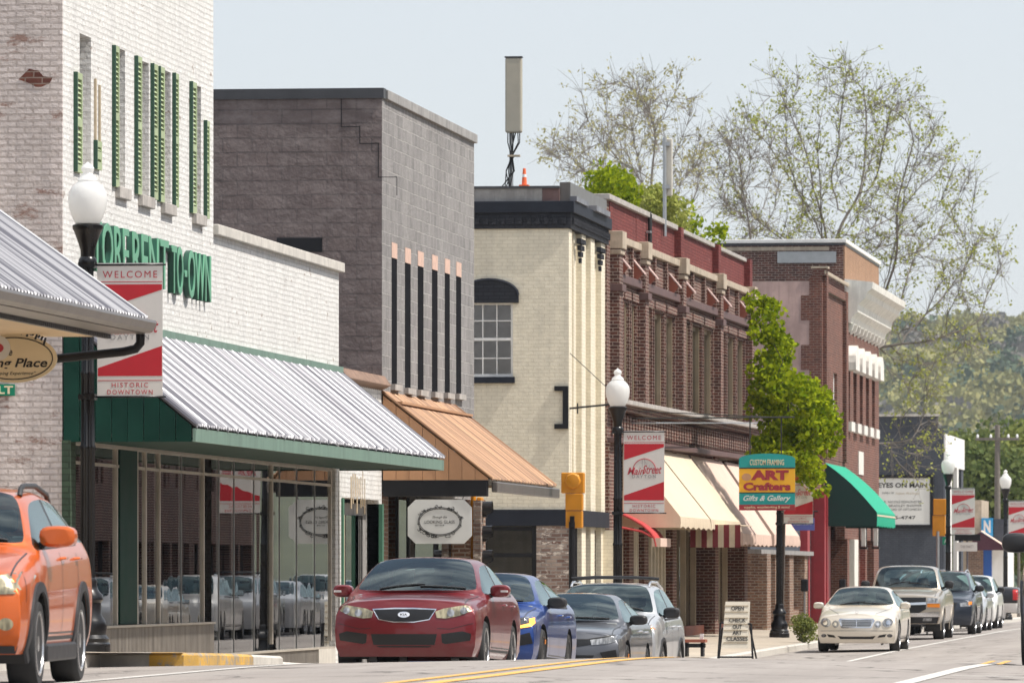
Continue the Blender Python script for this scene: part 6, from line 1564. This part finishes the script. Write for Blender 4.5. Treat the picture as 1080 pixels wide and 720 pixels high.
# blue sign and black sign below it
Y = 186.0; sg = empty('hanging_sign', 'blue purple sign below a black board, left of the green awning', 'sign')
xa, xb = px_(826, Y), px_(859, Y)
nice('board', 'sign_blue', sg, (xa, xb, Y, Y + .03, pz_(559, -15, Y), pz_(546, -15, Y))); nice('black_board', 'black_paint', sg, (xa, xb, Y - .01, Y + .03, pz_(545, -15, Y), pz_(540, -15, Y)))
text('lettering', 'GALLERY & GIFTS', .5, .07, 'sign_white', sg, face_y((xa + xb) / 2 + .1, Y - .001, pz_(552, -15, Y)))
m = MB(); m.tube([(xa - .3, Y + .01, pz_(539, -15, Y)), (xb + .1, Y + .01, pz_(539, -15, Y))], .02, 5); m.build('arm', 'black_paint', sg); settle(sg, (xa, Y, pz_(559, -15, Y)))

# traffic signals
def signal_side(px0, Y):
    root = empty('traffic_signal', 'yellow traffic signal with three black visors turned to the side street', 'traffic signal')
    X0 = px_(px0, Y); zt_ = pz_(524, -15, Y); h = pz_(524, -15, Y) - pz_(601, -15, Y)
    nice('housing', 'signal_yellow', root, (X0 - .02, X0 + .07, Y - .16, Y + .16, zt_ - h, zt_), bevel=.02)
    for k in range(3):
        zc_ = zt_ - h * (k + .5) / 3; n = 18; vs = []; fs = []
        for i in range(n + 1):
            a = 2 * math.pi * i / n
            for dx in (0, .18 if math.sin(a) > -.5 else .08): vs.append((X0 + .07 + dx, Y + .14 * math.cos(a), zc_ + .15 * math.sin(a)))
        for i in range(n): fs.append((2 * i, 2 * i + 1, 2 * i + 3, 2 * i + 2))
        m = MB(); m.add(vs, fs, True); m.build('visor', 'signal_lens', root, recalc=False)
        m = MB(); m.lathe([(.001, .02), (.13, .01), (.13, 0)], 18, 'x', (X0 + .072, Y, zc_)); m.build('lens', 'signal_lens', root)
    m = MB(); m.tube([(X0 - .1, Y, walkz(X0, Y)), (X0 - .1, Y, zt_ + .05)], .05, 10); m.tube([(X0 - .1, Y, zt_ - .2), (X0, Y, zt_ - .2)], .03, 6); m.build('pole', 'signal_yellow', root)
    settle(root, (X0 - .1, Y, walkz(X0, Y))); return root
signal_side(505, 122.5)
Y = 128.5; root = empty('pedestrian_signal', 'yellow signal housing seen from behind on a short black pole before the cream building', 'traffic signal')
Z2 = lambda p: pz_(p, -14, Y)
m = MB(); m.box(px_(592.5, Y), px_(616.5, Y), Y - .12, Y + .12, Z2(520), Z2(498)); m.build('upper_housing', 'signal_yellow', root, bevel=.02)
m = MB(); m.lathe([(.16, -.02), (.13, -.07), (.06, -.08), (.001, -.08)], 8, 'y', (px_(605, Y), Y - .11, Z2(507))); m.build('cap', 'signal_yellow', root)
m = MB(); m.box(px_(597, Y), px_(615, Y), Y - .13, Y + .1, Z2(538), Z2(520.2)); m.box(px_(597.3, Y), px_(614.7, Y), Y - .125, Y + .09, Z2(556.5), Z2(538.4)); m.build('lower_housing', 'signal_yellow', root, bevel=.015)
xp = px_(604, Y); nice('bracket', 'black_paint', root, (xp - .03, xp + .05, Y - .2, Y - .13, Z2(556), Z2(544))); m = MB(); m.tube([(xp, Y - .1, walkz(xp, Y)), (xp, Y - .1, Z2(550))], .065, 12); m.build('pole', 'black_paint', root)
settle(root, (xp, Y, walkz(xp, Y)))
Y = 222.; root = empty('pedestrian_signal', 'weathered orange signal back on a grey pole before the slate blue building', 'traffic signal'); Z3 = lambda p: pz_(p, -14, Y)
m = MB(); m.box(px_(984.5, Y), px_(998, Y), Y - .15, Y + .1, Z3(543), Z3(526)); m.box(px_(983.7, Y), px_(997.3, Y), Y - .14, Y + .1, Z3(565), Z3(543.3)); m.build('housing', 'signal_yellow', root, bevel=.02)
m = MB(); m.tube([(px_(989.5, Y), Y - .2, walkz(-14, Y)), (px_(989.5, Y), Y - .2, Z3(560))], .05, 10); m.build('pole', 'steel', root); settle(root, (px_(989.5, Y), Y, walkz(-14, Y)))
Y = 214.; root = empty('street_sign', 'small green street sign with white letter beside the orange signal', 'sign'); Z3 = lambda p: pz_(p, -14, Y)
nice('panel', 'road_sign_green', root, (px_(994, Y), px_(1001.5, Y), Y, Y + .02, Z3(574), Z3(566))); text('lettering', 'A', .10, .14, 'sign_white', root, face_y(px_(997.5, Y), Y - .001, Z3(570)), bold=.02)
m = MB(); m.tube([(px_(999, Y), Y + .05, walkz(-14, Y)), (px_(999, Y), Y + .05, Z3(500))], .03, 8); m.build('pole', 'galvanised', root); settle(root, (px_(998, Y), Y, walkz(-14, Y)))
Y = 226.; root = empty('hanging_sign', 'small white sign under a dark board beside the farther lamps', 'sign'); Z3 = lambda p: pz_(p, -14, Y)
nice('white_board', 'sign_white', root, (px_(1008, Y), px_(1030.5, Y), Y, Y + .03, Z3(581), Z3(571.5))); nice('dark_board', 'black_paint', root, (px_(1007, Y), px_(1034, Y), Y, Y + .04, Z3(570), Z3(563)))
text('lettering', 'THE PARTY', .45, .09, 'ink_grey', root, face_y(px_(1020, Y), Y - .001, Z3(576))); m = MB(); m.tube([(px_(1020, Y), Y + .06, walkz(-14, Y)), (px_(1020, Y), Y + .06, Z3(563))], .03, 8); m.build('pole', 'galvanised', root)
settle(root, (px_(1020, Y), Y, walkz(-14, Y)))

# antennas on the roofs
Y = YE0 + 3.; root = empty('antenna', 'tall tan panel antenna with black cables on the cream building roof', 'antenna'); Z3 = lambda p: pz_(p, -17, Y)
xa, xb = px_(533, Y), px_(550.5, Y); m = MB(); m.box(xa, xb, Y - .06, Y + .12, Z3(140), Z3(61)); m.build('panel', 'antenna_tan', root, bevel=.035)
nice('panel_lip', 'dark_flashing', root, (xa - .01, xb + .01, Y - .07, Y + .13, Z3(61.0), Z3(59.5)))
xp = px_(538, Y); m = MB(); m.tube([(xp, Y + .2, Z3(206)), (xp, Y + .2, Z3(70))], .045, 10); m.build('mast', 'steel', root)
m = MB(); random.seed(5)
for k in range(7):
    x0 = blend(xa + .05, xb - .05, k / 6); m.tube([(x0, Y + .03, Z3(139)), (x0 + random.uniform(-.06, .03), Y + .05, Z3(150)), (blend(x0, xp, .6) + random.uniform(-.08, .08), Y + .1, Z3(165)), (xp + random.uniform(-.1, .1), Y + .1, Z3(180)), (xp + random.uniform(-.22, .0), Y + .1, Z3(197))], .012, 5)
m.build('cables', 'cable_black', root); nice('clamp', 'tan_trim', root, (xp - .06, xp + .2, Y + .02, Y + .16, Z3(165), Z3(163)))
settle(root, (xp, Y, Z3(197)))
Y = YE0 + 2.2; root = empty('traffic_cone', 'orange cone with white bands beside the tall antenna on the roof', 'traffic cone'); Z3 = lambda p: pz_(p, -17, Y); x = px_(553, Y)
m = MB(); m.lathe([(.001, 0), (.055, 0), (.05, .1), (.03, .34), (.001, .35)], 14, 'z', (x, Y, Z3(195))); m.build('cone_body', 'cone_orange', root); m = MB(); m.lathe([(.046, .16), (.040, .22)], 14, 'z', (x, Y, Z3(195))); m.build('band', 'white_plastic', root)
nice('cone_base', 'cone_orange', root, (x - .1, x + .1, Y - .1, Y + .1, Z3(197), Z3(195))); settle(root, (x, Y, Z3(197)))
Y = 158.; root = empty('antenna', 'pale panel antenna on a grey mast above the dark red brick building', 'antenna'); Z3 = lambda p: pz_(p, -18, Y)
xa, xb = px_(699.5, Y), px_(709, Y); m = MB(); m.box(xa, xb, Y, Y + .12, Z3(207), Z3(147)); m.build('panel', 'antenna_pale', root, bevel=.02)
xp = px_(701.5, Y); m = MB(); m.tube([(xp, Y - .1, Z3(250)), (xp, Y - .1, Z3(146))], .045, 10); m.build('mast', 'steel', root); nice('clamp', 'steel', root, (xp - .06, xp + .12, Y - .14, Y, Z3(155), Z3(151)), (xp - .06, xp + .12, Y - .14, Y, Z3(200), Z3(196)))
settle(root, (xp, Y, Z3(235)))
Y = py_(685, FX + .05); root = empty('vent_pipe', 'black pipe fixed on the red parapet', 'pipe'); m = MB(); m.tube([(FX + .06, Y, pf(256, Y)), (FX + .06, Y, pf(226, Y))], .05, 8); m.tube([(FX - .1, Y, pf(226, Y)), (FX + .09, Y, pf(226, Y))], .05, 8); m.build('pipe', 'cable_black', root)
nice('bracket', 'steel', root, (FX - .0, FX + .1, Y - .25, Y + .1, pf(246, Y), pf(244, Y))); settle(root, (FX, Y, pf(256, Y)))

# A-frame sign, bench, bollards, plant by the lamp
Y = 133.5; root = empty('sidewalk_sign', 'black framed A-frame sign with white letter strips reading OPEN CHECK OUT ART CLASSES', 'sandwich board')
xa, xb = px_(761, Y), px_(790, Y); z0 = walkz(-13, Y); Z3 = lambda p: pz_(p, -13, Y)
tilt = lambda z: Y + (z - z0) * .18
bz0, bz1 = Z3(683), Z3(634)
m = MB()
m.add([(xa, tilt(bz0), bz0), (xb - .02, tilt(bz0), bz0), (xb, tilt(bz1), bz1), (xa + .06, tilt(bz1), bz1), (xa, tilt(bz0) + .03, bz0), (xb - .02, tilt(bz0) + .03, bz0), (xb, tilt(bz1) + .03, bz1), (xa + .06, tilt(bz1) + .03, bz1)], [(0, 1, 2, 3), (4, 7, 6, 5), (0, 4, 5, 1), (1, 5, 6, 2), (2, 6, 7, 3), (3, 7, 4, 0)])
m.build('board', 'board_cream', root)
for k in range(7):
    z = bz0 + (bz1 - bz0) * (k + .9) / 7.6; m = MB(); m.box(xa + .03, xb - .03, tilt(z) - .012, tilt(z) - .004, z - .008, z + .008); m.build('strip_edge', 'tan_trim', root)
for s_, p_, w_ in (('OPEN', 641, .25), ('CHECK', 653.5, .33), ('OUT', 660.5, .18), ('ART', 666.5, .18), ('CLASSES', 673, .42)):
    z = Z3(p_); text('lettering', s_, w_, .085, 'ink_black', root, lambda u, v, t, z=z: ((xa + xb) / 2 + .03 + u, tilt(z + v) - .006 - t, z + v), bold=.02)
m = MB(); m.tube([(xa - .07, Y + .02, z0), (xa - .03, tilt(z0 + .7), z0 + .7)], .022, 6); m.tube([(xb + .07, Y + .02, z0), (xb + .03, tilt(z0 + .68), z0 + .68)], .022, 6); m.tube([(xa - .03, tilt(z0 + .7), z0 + .7), (xa + .03, tilt(z0 + .7), z0 + .7)], .02, 6)
m.tube([(xb + .03, tilt(z0 + .68), z0 + .68), (xb - .03, tilt(z0 + .68), z0 + .68)], .02, 6); m.tube([(xa - .07, Y + .02, z0 + .03), (xb + .07, Y + .02, z0 + .03)], .02, 6); m.tube([(xa - .1, Y + .5, z0), (xa, Y + .2, z0 + .6)], .02, 6); m.tube([(xb + .1, Y + .5, z0), (xb, Y + .2, z0 + .6)], .02, 6); m.build('frame', 'black_paint', root)
settle(root, ((xa + xb) / 2, Y, z0))
Y = 134.5; root = empty('bench', 'low dark bench with a red top by the shop door', 'bench'); xa, xb = px_(720, Y), px_(744, Y); z0 = walkz(-14, Y)
nice('seat', 'wood_red', root, (xa, xb, Y, Y + .4, z0 + .28, z0 + .34)); nice('rail', 'black_paint', root, (xa, xb, Y + .02, Y + .05, z0 + .18, z0 + .26))
for x in (xa + .04, xb - .1): nice('leg', 'black_paint', root, (x, x + .05, Y + .02, Y + .38, z0, z0 + .28))
nice('cup', 'white_plastic', root, (xb - .12, xb - .05, Y + .1, Y + .17, z0 + .34, z0 + .45)); settle(root, ((xa + xb) / 2, Y, z0))
for i, (p_, Yb, lab) in enumerate(((848, 192., 'black rounded box fixed on a post at the red shop door'), (888, 205., 'black rounded box on a post beside the cream sedan roof'))):
    X = px_(p_ + .5, Yb); z0 = walkz(X, Yb); root = empty('parking_post', lab, 'post'); m = MB(); m.tube([(X, Yb, z0), (X, Yb, z0 + 1.0)], .03, 8); m.build('pole', 'steel', root)
    m = MB(); m.box(X - .1, X + .1, Yb - .08, Yb + .08, z0 + 1.0, z0 + 1.35); m.build('box_head', 'black_paint', root, bevel=.04); settle(root, (X, Yb, z0))
# ------------------------------------------------------------------ trees
def leafmat(name, c1, c2, trans=.35):
    m, t, p = newmat(name); out = t.nodes['Material Output']; t.nodes.remove(p)
    g = nn(t, 'ShaderNodeNewGeometry'); c = mix(t, g.outputs['Random Per Island'], c1, c2)
    d = nn(t, 'ShaderNodeBsdfDiffuse'); tl_ = nn(t, 'ShaderNodeBsdfTranslucent'); mx = nn(t, 'ShaderNodeMixShader'); mx.inputs[0].default_value = trans
    t.links.new(c, d.inputs[0]); t.links.new(c, tl_.inputs[0]); t.links.new(d.outputs[0], mx.inputs[1]); t.links.new(tl_.outputs[0], mx.inputs[2]); t.links.new(mx.outputs[0], out.inputs[0])
leafmat('leaf_spring', (.42, .43, .12), (.27, .31, .07)); leafmat('leaf_brownish', (.40, .37, .19), (.28, .27, .12)); leafmat('leaf_bright', (.40, .46, .02), (.11, .18, .01), .45)
leafmat('leaf_mid', (.17, .21, .06), (.27, .29, .09)); leafmat('leaf_dark', (.10, .14, .05), (.17, .20, .07)); leafmat('leaf_forest', (.11, .15, .06), (.24, .25, .10), .2)
M('bark', (.17, .15, .13), .9, var=.25, scale=8, bump=.4); M('bark_dark', (.09, .075, .065), .9, var=.25, scale=8)
def leaves(name, P, size, mat, parent, aspect=.6, jitter=.0):
    P = np.asarray(P, float); n = len(P)
    a = rng.normal(size=(n, 3)); a /= np.linalg.norm(a, axis=1)[:, None]; b = np.cross(a, rng.normal(size=(n, 3))); b /= np.linalg.norm(b, axis=1)[:, None]
    s = size * rng.uniform(.6, 1.25, (n, 1)); a = a * s; b = b * s * aspect
    V = np.stack([P - a * .5, P + b * .5, P + a * .5, P - b * .5], 1).reshape(-1, 3)
    me = bpy.data.meshes.new(name); me.vertices.add(4 * n); me.vertices.foreach_set('co', V.ravel()); me.loops.add(4 * n); me.loops.foreach_set('vertex_index', np.arange(4 * n, dtype=np.int32))
    me.polygons.add(n); me.polygons.foreach_set('loop_start', np.arange(0, 4 * n, 4, dtype=np.int32)); me.polygons.foreach_set('loop_total', np.full(n, 4, dtype=np.int32)); me.update(); me.validate()
    me.materials.append(MATS[mat]); o = bpy.data.objects.new(name, me); COL.objects.link(o); o.parent = parent; return o
def inpoly(px, py, poly):
    c = False; j = len(poly) - 1
    for i in range(len(poly)):
        xi, yi = poly[i]; xj, yj = poly[j]
        if (yi > py) != (yj > py) and px < (xj - xi) * (py - yi) / (yj - yi) + xi: c = not c
        j = i
    return c
def envelope(poly, Y, dy, n, z_of=None):
    """points filling a crown of real depth whose outline is the surveyed one"""
    xs = [p[0] for p in poly]; ys = [p[1] for p in poly]; out = []
    cx, cy = sum(xs) / len(xs), sum(ys) / len(ys)
    while len(out) < n:
        a, b = random.uniform(min(xs), max(xs)), random.uniform(min(ys), max(ys))
        if not inpoly(a, b, poly): continue
        # depth is fullest in the middle of the outline
        e = max(abs(a - cx) / (max(xs) - min(xs)), abs(b - cy) / (max(ys) - min(ys))) * 2
        d = dy * math.sqrt(max(.05, 1 - min(1, e) ** 2)); y = Y + random.uniform(-d, d)
        X = px_(a, Y); out.append((X, y, pz_(b, X, Y)))
    return np.array(out)
def colonize(att, start, step, infl, kill, iters=160, bias=(0, 0, .15)):
    nodes = [np.array(p, float) for p in start]; par = list(range(-1, len(start) - 1)); att = att.copy()
    bias = np.array(bias); N = np.array(nodes)
    near = np.full(len(att), -1); nd = np.full(len(att), 1e9)
    for i, p in enumerate(N):
        d = np.linalg.norm(att - p, axis=1); m = d < nd; nd[m] = d[m]; near[m] = i
    for _ in range(iters):
        if len(att) == 0: break
        act = nd < infl
        if not act.any(): act = nd <= nd.min() + 1e-6
        dirs = {}
        V_ = att[act] - np.array(nodes)[near[act]]; V_ /= np.linalg.norm(V_, axis=1)[:, None] + 1e-9
        for k, v in zip(near[act], V_): dirs[k] = dirs.get(k, 0) + v
        new = []
        for k, v in dirs.items():
            v = v + bias * 1.0 + rng.normal(size=3) * .12; v = v / (np.linalg.norm(v) + 1e-9); q = nodes[k] + v * step
            new.append((k, q))
        added = 0
        for k, q in new:
            nodes.append(q); par.append(int(k)); i = len(nodes) - 1; added += 1
            d = np.linalg.norm(att - q, axis=1); m = d < nd; nd[m] = d[m]; near[m] = i
        keep = nd > kill; att = att[keep]; near = near[keep]; nd = nd[keep]
        if len(nodes) > 6000: break
    return np.array(nodes), par
def tree_mesh(nodes, par, r_tip, expo, mat, parent, rmax=.4, name='trunk', n=5):
    N = len(nodes); ch = [[] for _ in range(N)]
    for i, p in enumerate(par):
        if p >= 0: ch[p].append(i)
    rad = np.zeros(N)
    for i in range(N - 1, -1, -1):
        rad[i] = r_tip if not ch[i] else sum(rad[c] ** expo for c in ch[i]) ** (1 / expo)
    rad = np.minimum(rad, rmax); m = MB()
    stack = [(0, [0])] ; heads = [0]; seen = set()
    while heads:
        h = heads.pop(); chain = ([par[h]] if par[h] >= 0 else []) + [h]; cur = h
        while ch[cur]:
            big = max(ch[cur], key=lambda c: rad[c]); heads += [c for c in ch[cur] if c != big]; chain.append(big); cur = big
        if len(chain) > 1:
            rr = [rad[c] for c in chain]
            if par[h] >= 0: rr[0] = rr[1]
            pts = [nodes[c] for c in chain]; k = n if max(rr) > .04 else 3
            m.tube(pts, rr, k, cap=False)
    return m.build(name, mat, parent, recalc=False), ch, rad
def sparse_tree(label, base, stems, att, step, tip, leafn, leafsize, leafm, infl=4, kill=None, spread=.25, bias=(0, 0, .15), ntw=2600, rmax=.3):
    root = empty('tree', label, 'tree', 'thinly leafed spring trees behind the brick buildings')
    att = np.array([q for q in att if noise.noise(Vector((q[0] * .55, q[1] * .3, q[2] * .55))) > -.12])
    start = [np.array(base) + (np.array(stems) - np.array(base)) * t for t in np.linspace(0, 1, 12)]
    nodes, par = colonize(att, start, step, infl, kill or step * 1.3, bias=bias)
    tr, ch, rad = tree_mesh(nodes, par, tip, 2.35, 'bark', root, rmax=rmax)
    thin = [i for i in range(12, len(nodes)) if rad[i] < tip * 3.2]
    tw = MB(); ends = []
    for i in rng.choice(thin, ntw):
        a = nodes[i]; g = a - nodes[par[i]]; g = g / (np.linalg.norm(g) + 1e-9) + rng.normal(size=3) * .55 + np.array([0, 0, .12]); g /= np.linalg.norm(g); L = rng.uniform(.45, 1.05)
        b_ = a + g * L * .5 + rng.normal(size=3) * .04; e = b_ + (g + rng.normal(size=3) * .3) * L * .5
        tw.tube([a, b_, e], [tip * .75, tip * .6, tip * .4], 3, cap=False); ends += [e, b_ * .5 + e * .5]
    tw.build('twigs', 'bark', root, recalc=False)
    ends = np.array(ends); sites = ends[rng.choice(len(ends), max(60, leafn // 4))]
    pts = np.repeat(sites, 4, 0) + rng.normal(size=(len(sites) * 4, 3)) * .085
    leaves('crown', pts, leafsize, leafm, root)
    settle(root, tuple(base)); return root
def gz(X, Y): return walkz(X, Y)
# big spreading tree behind the corner block
Yt = 243.
main = [(742, 160), (760, 120), (800, 110), (815, 70), (850, 85), (880, 60), (910, 52), (945, 78), (985, 115), (1000, 150), (1030, 185), (1040, 225), (1062, 262), (1068, 300), (1040, 320), (985, 325), (960, 300), (930, 300), (900, 330), (850, 340), (800, 300), (770, 250)]
att = envelope(main, Yt, 5.0, 1500)
low = envelope([(930, 320), (985, 325), (1040, 320), (1050, 345), (1035, 390), (1010, 360), (985, 420), (1010, 455), (985, 490), (960, 530), (935, 500), (930, 430)], Yt, 2.5, 420)
att = np.concatenate([att, low])
b0 = (px_(846, Yt), Yt, gz(-19, Yt)); sparse_tree('large spreading tree with yellow green young leaves above the corner block', b0, (px_(838, Yt), Yt, pz_(400, -19, Yt)), att, .42, .012, 9000, .135, 'leaf_spring', infl=3.2, bias=(.0, 0, .10), kill=.62, ntw=4000)
Yt = 236.
att = envelope([(742, 150), (768, 118), (790, 150), (830, 160), (828, 200), (812, 250), (780, 262), (752, 215)], Yt, 2.5, 260)
b0 = (px_(797, Yt), Yt, gz(-19, Yt)); sparse_tree('slim nearly bare tree left of the largest tree', b0, (px_(797, Yt), Yt, pz_(300, -19, Yt)), att, .42, .012, 300, .12, 'leaf_brownish', infl=3.5, kill=.7, ntw=520)
Yt = 226.
att = envelope([(575, 150), (590, 130), (618, 140), (612, 85), (640, 66), (680, 72), (715, 110), (735, 100), (745, 150), (740, 200), (725, 262), (680, 262), (640, 235), (590, 200), (570, 175)], Yt, 4.0, 850)
b0 = (px_(716, Yt), Yt, gz(-21, Yt)); sparse_tree('wide thin tree with sparse brownish green leaves left of the pale antenna', b0, (px_(708, Yt), Yt, pz_(330, -21, Yt)), att, .45, .011, 3400, .125, 'leaf_brownish', infl=3.5, kill=.68, ntw=2000)
# dense crowns
def clumps(C, per, rad_, flat=.8):
    C = np.asarray(C); n = len(C) * per; d = rng.normal(size=(n, 3)); d /= np.linalg.norm(d, axis=1)[:, None]; r = rad_ * rng.uniform(.35, 1, (n, 1)) ** .5
    q = d * r; q[:, 2] *= flat; s = np.repeat(rng.uniform(.6, 1.3, len(C)), per)[:, None]
    return np.repeat(C, per, 0) + q * s
def dense_tree(name, label, base, top, C, per, crad, lsize, lm, group=None, bark='bark_dark', step=.5, cat='tree', rmax=.2):
    root = empty(name, label, cat, group); C = np.asarray(C)
    start = [np.array(base) + (np.array(top) - np.array(base)) * t for t in np.linspace(0, 1, 8)]
    nodes, par = colonize(C[rng.choice(len(C), min(len(C), 160), replace=False)], start, step, 6, step * 1.2, iters=60)
    tree_mesh(nodes, par, .012, 2.2, bark, root, rmax=rmax)
    leaves('crown', clumps(C, per, crad), lsize, lm, root, aspect=.7)
    settle(root, tuple(base)); return root
Yt = 165.5
sub = [envelope([(792, 312), (812, 318), (824, 345), (834, 370), (830, 395), (850, 400), (864, 418), (880, 436), (884, 462), (876, 480), (862, 478), (860, 498), (866, 514), (857, 516), (846, 494), (830, 488), (806, 488), (800, 470), (799, 400), (798, 340)], Yt, 2.3, 210)]
sub[0] = np.array([q for q in sub[0] if noise.noise(Vector(q) * .9) > -.22])
C = np.concatenate(sub)
dense_tree('street_tree', 'bright green leafy street tree above the art sign, between the two brick buildings', (px_(824.5, 168), 168, gz(-15, 168)), (px_(828, 167), 167, pz_(480, -14, Yt)), C, 80, .32, .15, 'leaf_bright', rmax=.1)
random.seed(21)
for (pts, Yt, lm, lab, k) in (([(622, 196), (640, 186), (662, 196), (668, 215), (660, 230), (628, 225)], 192., 'leaf_bright', 'bright green tree top peeking over the red parapet at its left end', 60),
                          ([(660, 205), (685, 198), (700, 210), (722, 222), (722, 250), (690, 250), (662, 228)], 196., 'leaf_spring', 'yellow green tree top behind the pale antenna mast', 70),
                          ([(705, 232), (730, 222), (752, 240), (772, 248), (782, 262), (775, 290), (740, 280), (708, 262)], 200., 'leaf_bright', 'yellow green tree top at the right end of the red parapet', 70)):
    full = [(a, b_ - 12 if b_ < 255 else b_ + 60) for a, b_ in pts]
    C = envelope(full, Yt, 1.8, k); C[:, 2] -= .12; cxp = sum(p[0] for p in pts) / len(pts); X = px_(cxp, Yt)
    dense_tree('tree', lab, (X, Yt, -1.6), (X, Yt, pz_(300, X, Yt)), C, 42, .34, .15, lm, 'green tree tops behind the long brick building', rmax=.15)
# mid distance trees at the right
specs = [(1012, 470, 330, 4.5, 'leaf_mid'), (1035, 462, 352, 5.5, 'leaf_mid'), (1062, 448, 340, 5.5, 'leaf_dark'), (1090, 455, 335, 5.5, 'leaf_mid'), (1050, 478, 318, 3.6, 'leaf_dark'), (1120, 450, 350, 6, 'leaf_mid'), (1000, 482, 360, 5, 'leaf_dark')]
kinds = ['leftmost of the far green trees, beside the slate blue building', 'round mid green tree second among the far trees', 'tall dark green tree behind the far street lamp', 'mid green tree at the right edge of the photo', 'shorter dark green tree above the small blue panel', 'mid green tree just beyond the right edge', 'dark green tree behind the far grey shop']
for (p_, t_, Yt, r_, lm), lab in zip(specs, kinds):
    X = px_(p_, Yt); zt_ = pz_(t_, X, Yt); C = []
    while len(C) < 150:
        v = rng.normal(size=3); v /= np.linalg.norm(v); v *= rng.uniform(.3, 1) ** .4
        C.append((X + v[0] * r_ * .62, Yt + v[1] * r_ * .6, (zt_ - .2) * .5 + v[2] * (zt_ - .2) * .5 + .4))
    dense_tree('tree', lab, (X, Yt, -1.8), (X, Yt, 1.5), C, 55, .95, .34, lm, 'far green trees at the end of the street', step=.8, rmax=.2)
# shrub by the lamp
Ys = 158.; X = px_(849, Ys); C = rng.normal(size=(26, 3)) * .12 + np.array([X, Ys, walkz(X, Ys) + .35])
root = empty('shrub', 'small shrub beside the lamp base', 'shrub'); leaves('foliage', clumps(C, 150, .17), .055, 'leaf_mid', root); m = MB(); m.tube([(X, Ys, walkz(X, Ys)), (X, Ys, walkz(X, Ys) + .4)], .02, 5); m.build('stem', 'bark', root); settle(root, (X, Ys, walkz(X, Ys)))
# utility poles
for i, (p_, t_, Yt, lab) in enumerate(((1052, 448, 312., 'weathered wooden utility pole before the far trees'), (1074.5, 580, 262., 'thin dark pole at the right edge below the banner'))):
    X = px_(p_, Yt); zt_ = pz_(t_, X, Yt); root = empty('utility_pole', lab, 'pole'); m = MB(); m.tube([(X, Yt, -1.7), (X, Yt, zt_)], [.17 - .1 * i, .12 - .07 * i], 10); m.build('post', 'bark', root)
    if i == 0: nice('cross_arm', 'bark', root, (X - 1.0, X + 1.0, Yt - .16, Yt - .06, zt_ - .7, zt_ - .58))
    if i == 0:
        for dx in (-.9, -.3, .5, .9):
            m = MB(); m.lathe([(.05, 0), (.06, .1), (.02, .16)], 8, 'z', (X + dx, Yt - .11, zt_ - .58)); m.build('insulator', 'white_plastic', root)
    settle(root, (X, Yt, -1.7))

# ------------------------------------------------------------------ wooded hill
def hz(x, y):
    t = min(1, max(0, (y - 1250) / 1000.)); r = 72 + 9 * noise.noise(Vector((x / 260., 1.7, 0))) + 5 * noise.noise(Vector((x / 90., 4.7, 0))) + .02 * (x + 110)
    s = t * t * (3 - 2 * t); back = max(0, (y - 2300) / 900.)
    return -6 + (r + 4) * s - 40 * min(1, back) ** 2 + 7 * noise.noise(Vector((x / 120., y / 160., 3))) * s
xs = list(np.arange(-2400, -500, 100)) + list(np.arange(-500, 200, 14)) + list(np.arange(200, 2000, 100)); ysh = list(np.arange(1150, 2600, 22)) + [2800, 3200, 3600]
m = MB(); n = len(xs); m.add([(x, y, hz(x, y)) for y in ysh for x in xs], [(j * n + i, j * n + i + 1, (j + 1) * n + i + 1, (j + 1) * n + i) for j in range(len(ysh) - 1) for i in range(n - 1)], True)
M('hill_soil', (.10, .11, .06), 1, var=.3, scale=.02); o = m.build('hill', 'hill_soil'); o['kind'] = 'structure'
def forest(name, label, x0, x1, y0, y1, sp, mats):
    root = None; sets = {k: [] for k in range(len(mats))}
    y = y0
    while y < y1:
        x = x0
        while x < x1:
            X, Y_ = x + random.uniform(-.5, .5) * sp, y + random.uniform(-.5, .5) * sp; x += sp
            k = int(abs(noise.noise(Vector((X / 70., Y_ / 90., 9)))) * 4 + random.random() * 1.3) % len(mats); r = random.uniform(4.2, 7.2); z = hz(X, Y_)
            n_ = 120; d = rng.normal(size=(n_, 3)); d /= np.linalg.norm(d, axis=1)[:, None]; d[:, 2] = np.abs(d[:, 2]) * 1.3 - .2
            sets[k].append(np.array([X, Y_, z + r * .9]) + d * r * rng.uniform(.75, 1.05, (n_, 1)))
        y += sp
    allP = []; me_obj = None
    for k, L in sets.items():
        if not L: continue
        o = leaves(name, np.concatenate(L), 1.9, mats[k], None, aspect=.9); o['kind'] = 'stuff'; o['label'] = label[k]; o['category'] = 'woodland'
leafmat('forest_green', (.10, .135, .09), (.14, .18, .11), .2); leafmat('forest_yellow', (.36, .33, .14), (.28, .28, .12), .2); leafmat('forest_grey', (.19, .18, .16), (.25, .23, .20), .2); leafmat('forest_dark', (.07, .09, .06), (.10, .13, .07), .2)
forest('woodland', ['mid green woodland covering the far hillside', 'yellow green patches of spring woodland on the far hillside', 'bare grey wood on the far hillside', 'dark green wood on the far hillside'], -420, 60, 1270, 2330, 11.5, ['forest_green', 'forest_yellow', 'forest_grey', 'forest_dark'])

# ------------------------------------------------------------------ haze
m = MB(); m.box(-3400, 1900, -40, 3550, -9, 118); hb = m.build('haze', 'white_trim'); hb['kind'] = 'stuff'; hb.data.materials.clear()
hm = bpy.data.materials.new('haze'); hm.use_nodes = True; t = hm.node_tree; t.nodes.remove(t.nodes['Principled BSDF']); v = nn(t, 'ShaderNodeVolumePrincipled'); v.inputs['Density'].default_value = .00008; v.inputs['Color'].default_value = (.78, .87, 1, 1); v.inputs['Anisotropy'].default_value = .2
t.links.new(v.outputs[0], t.nodes['Material Output'].inputs['Volume']); hb.data.materials.append(hm)
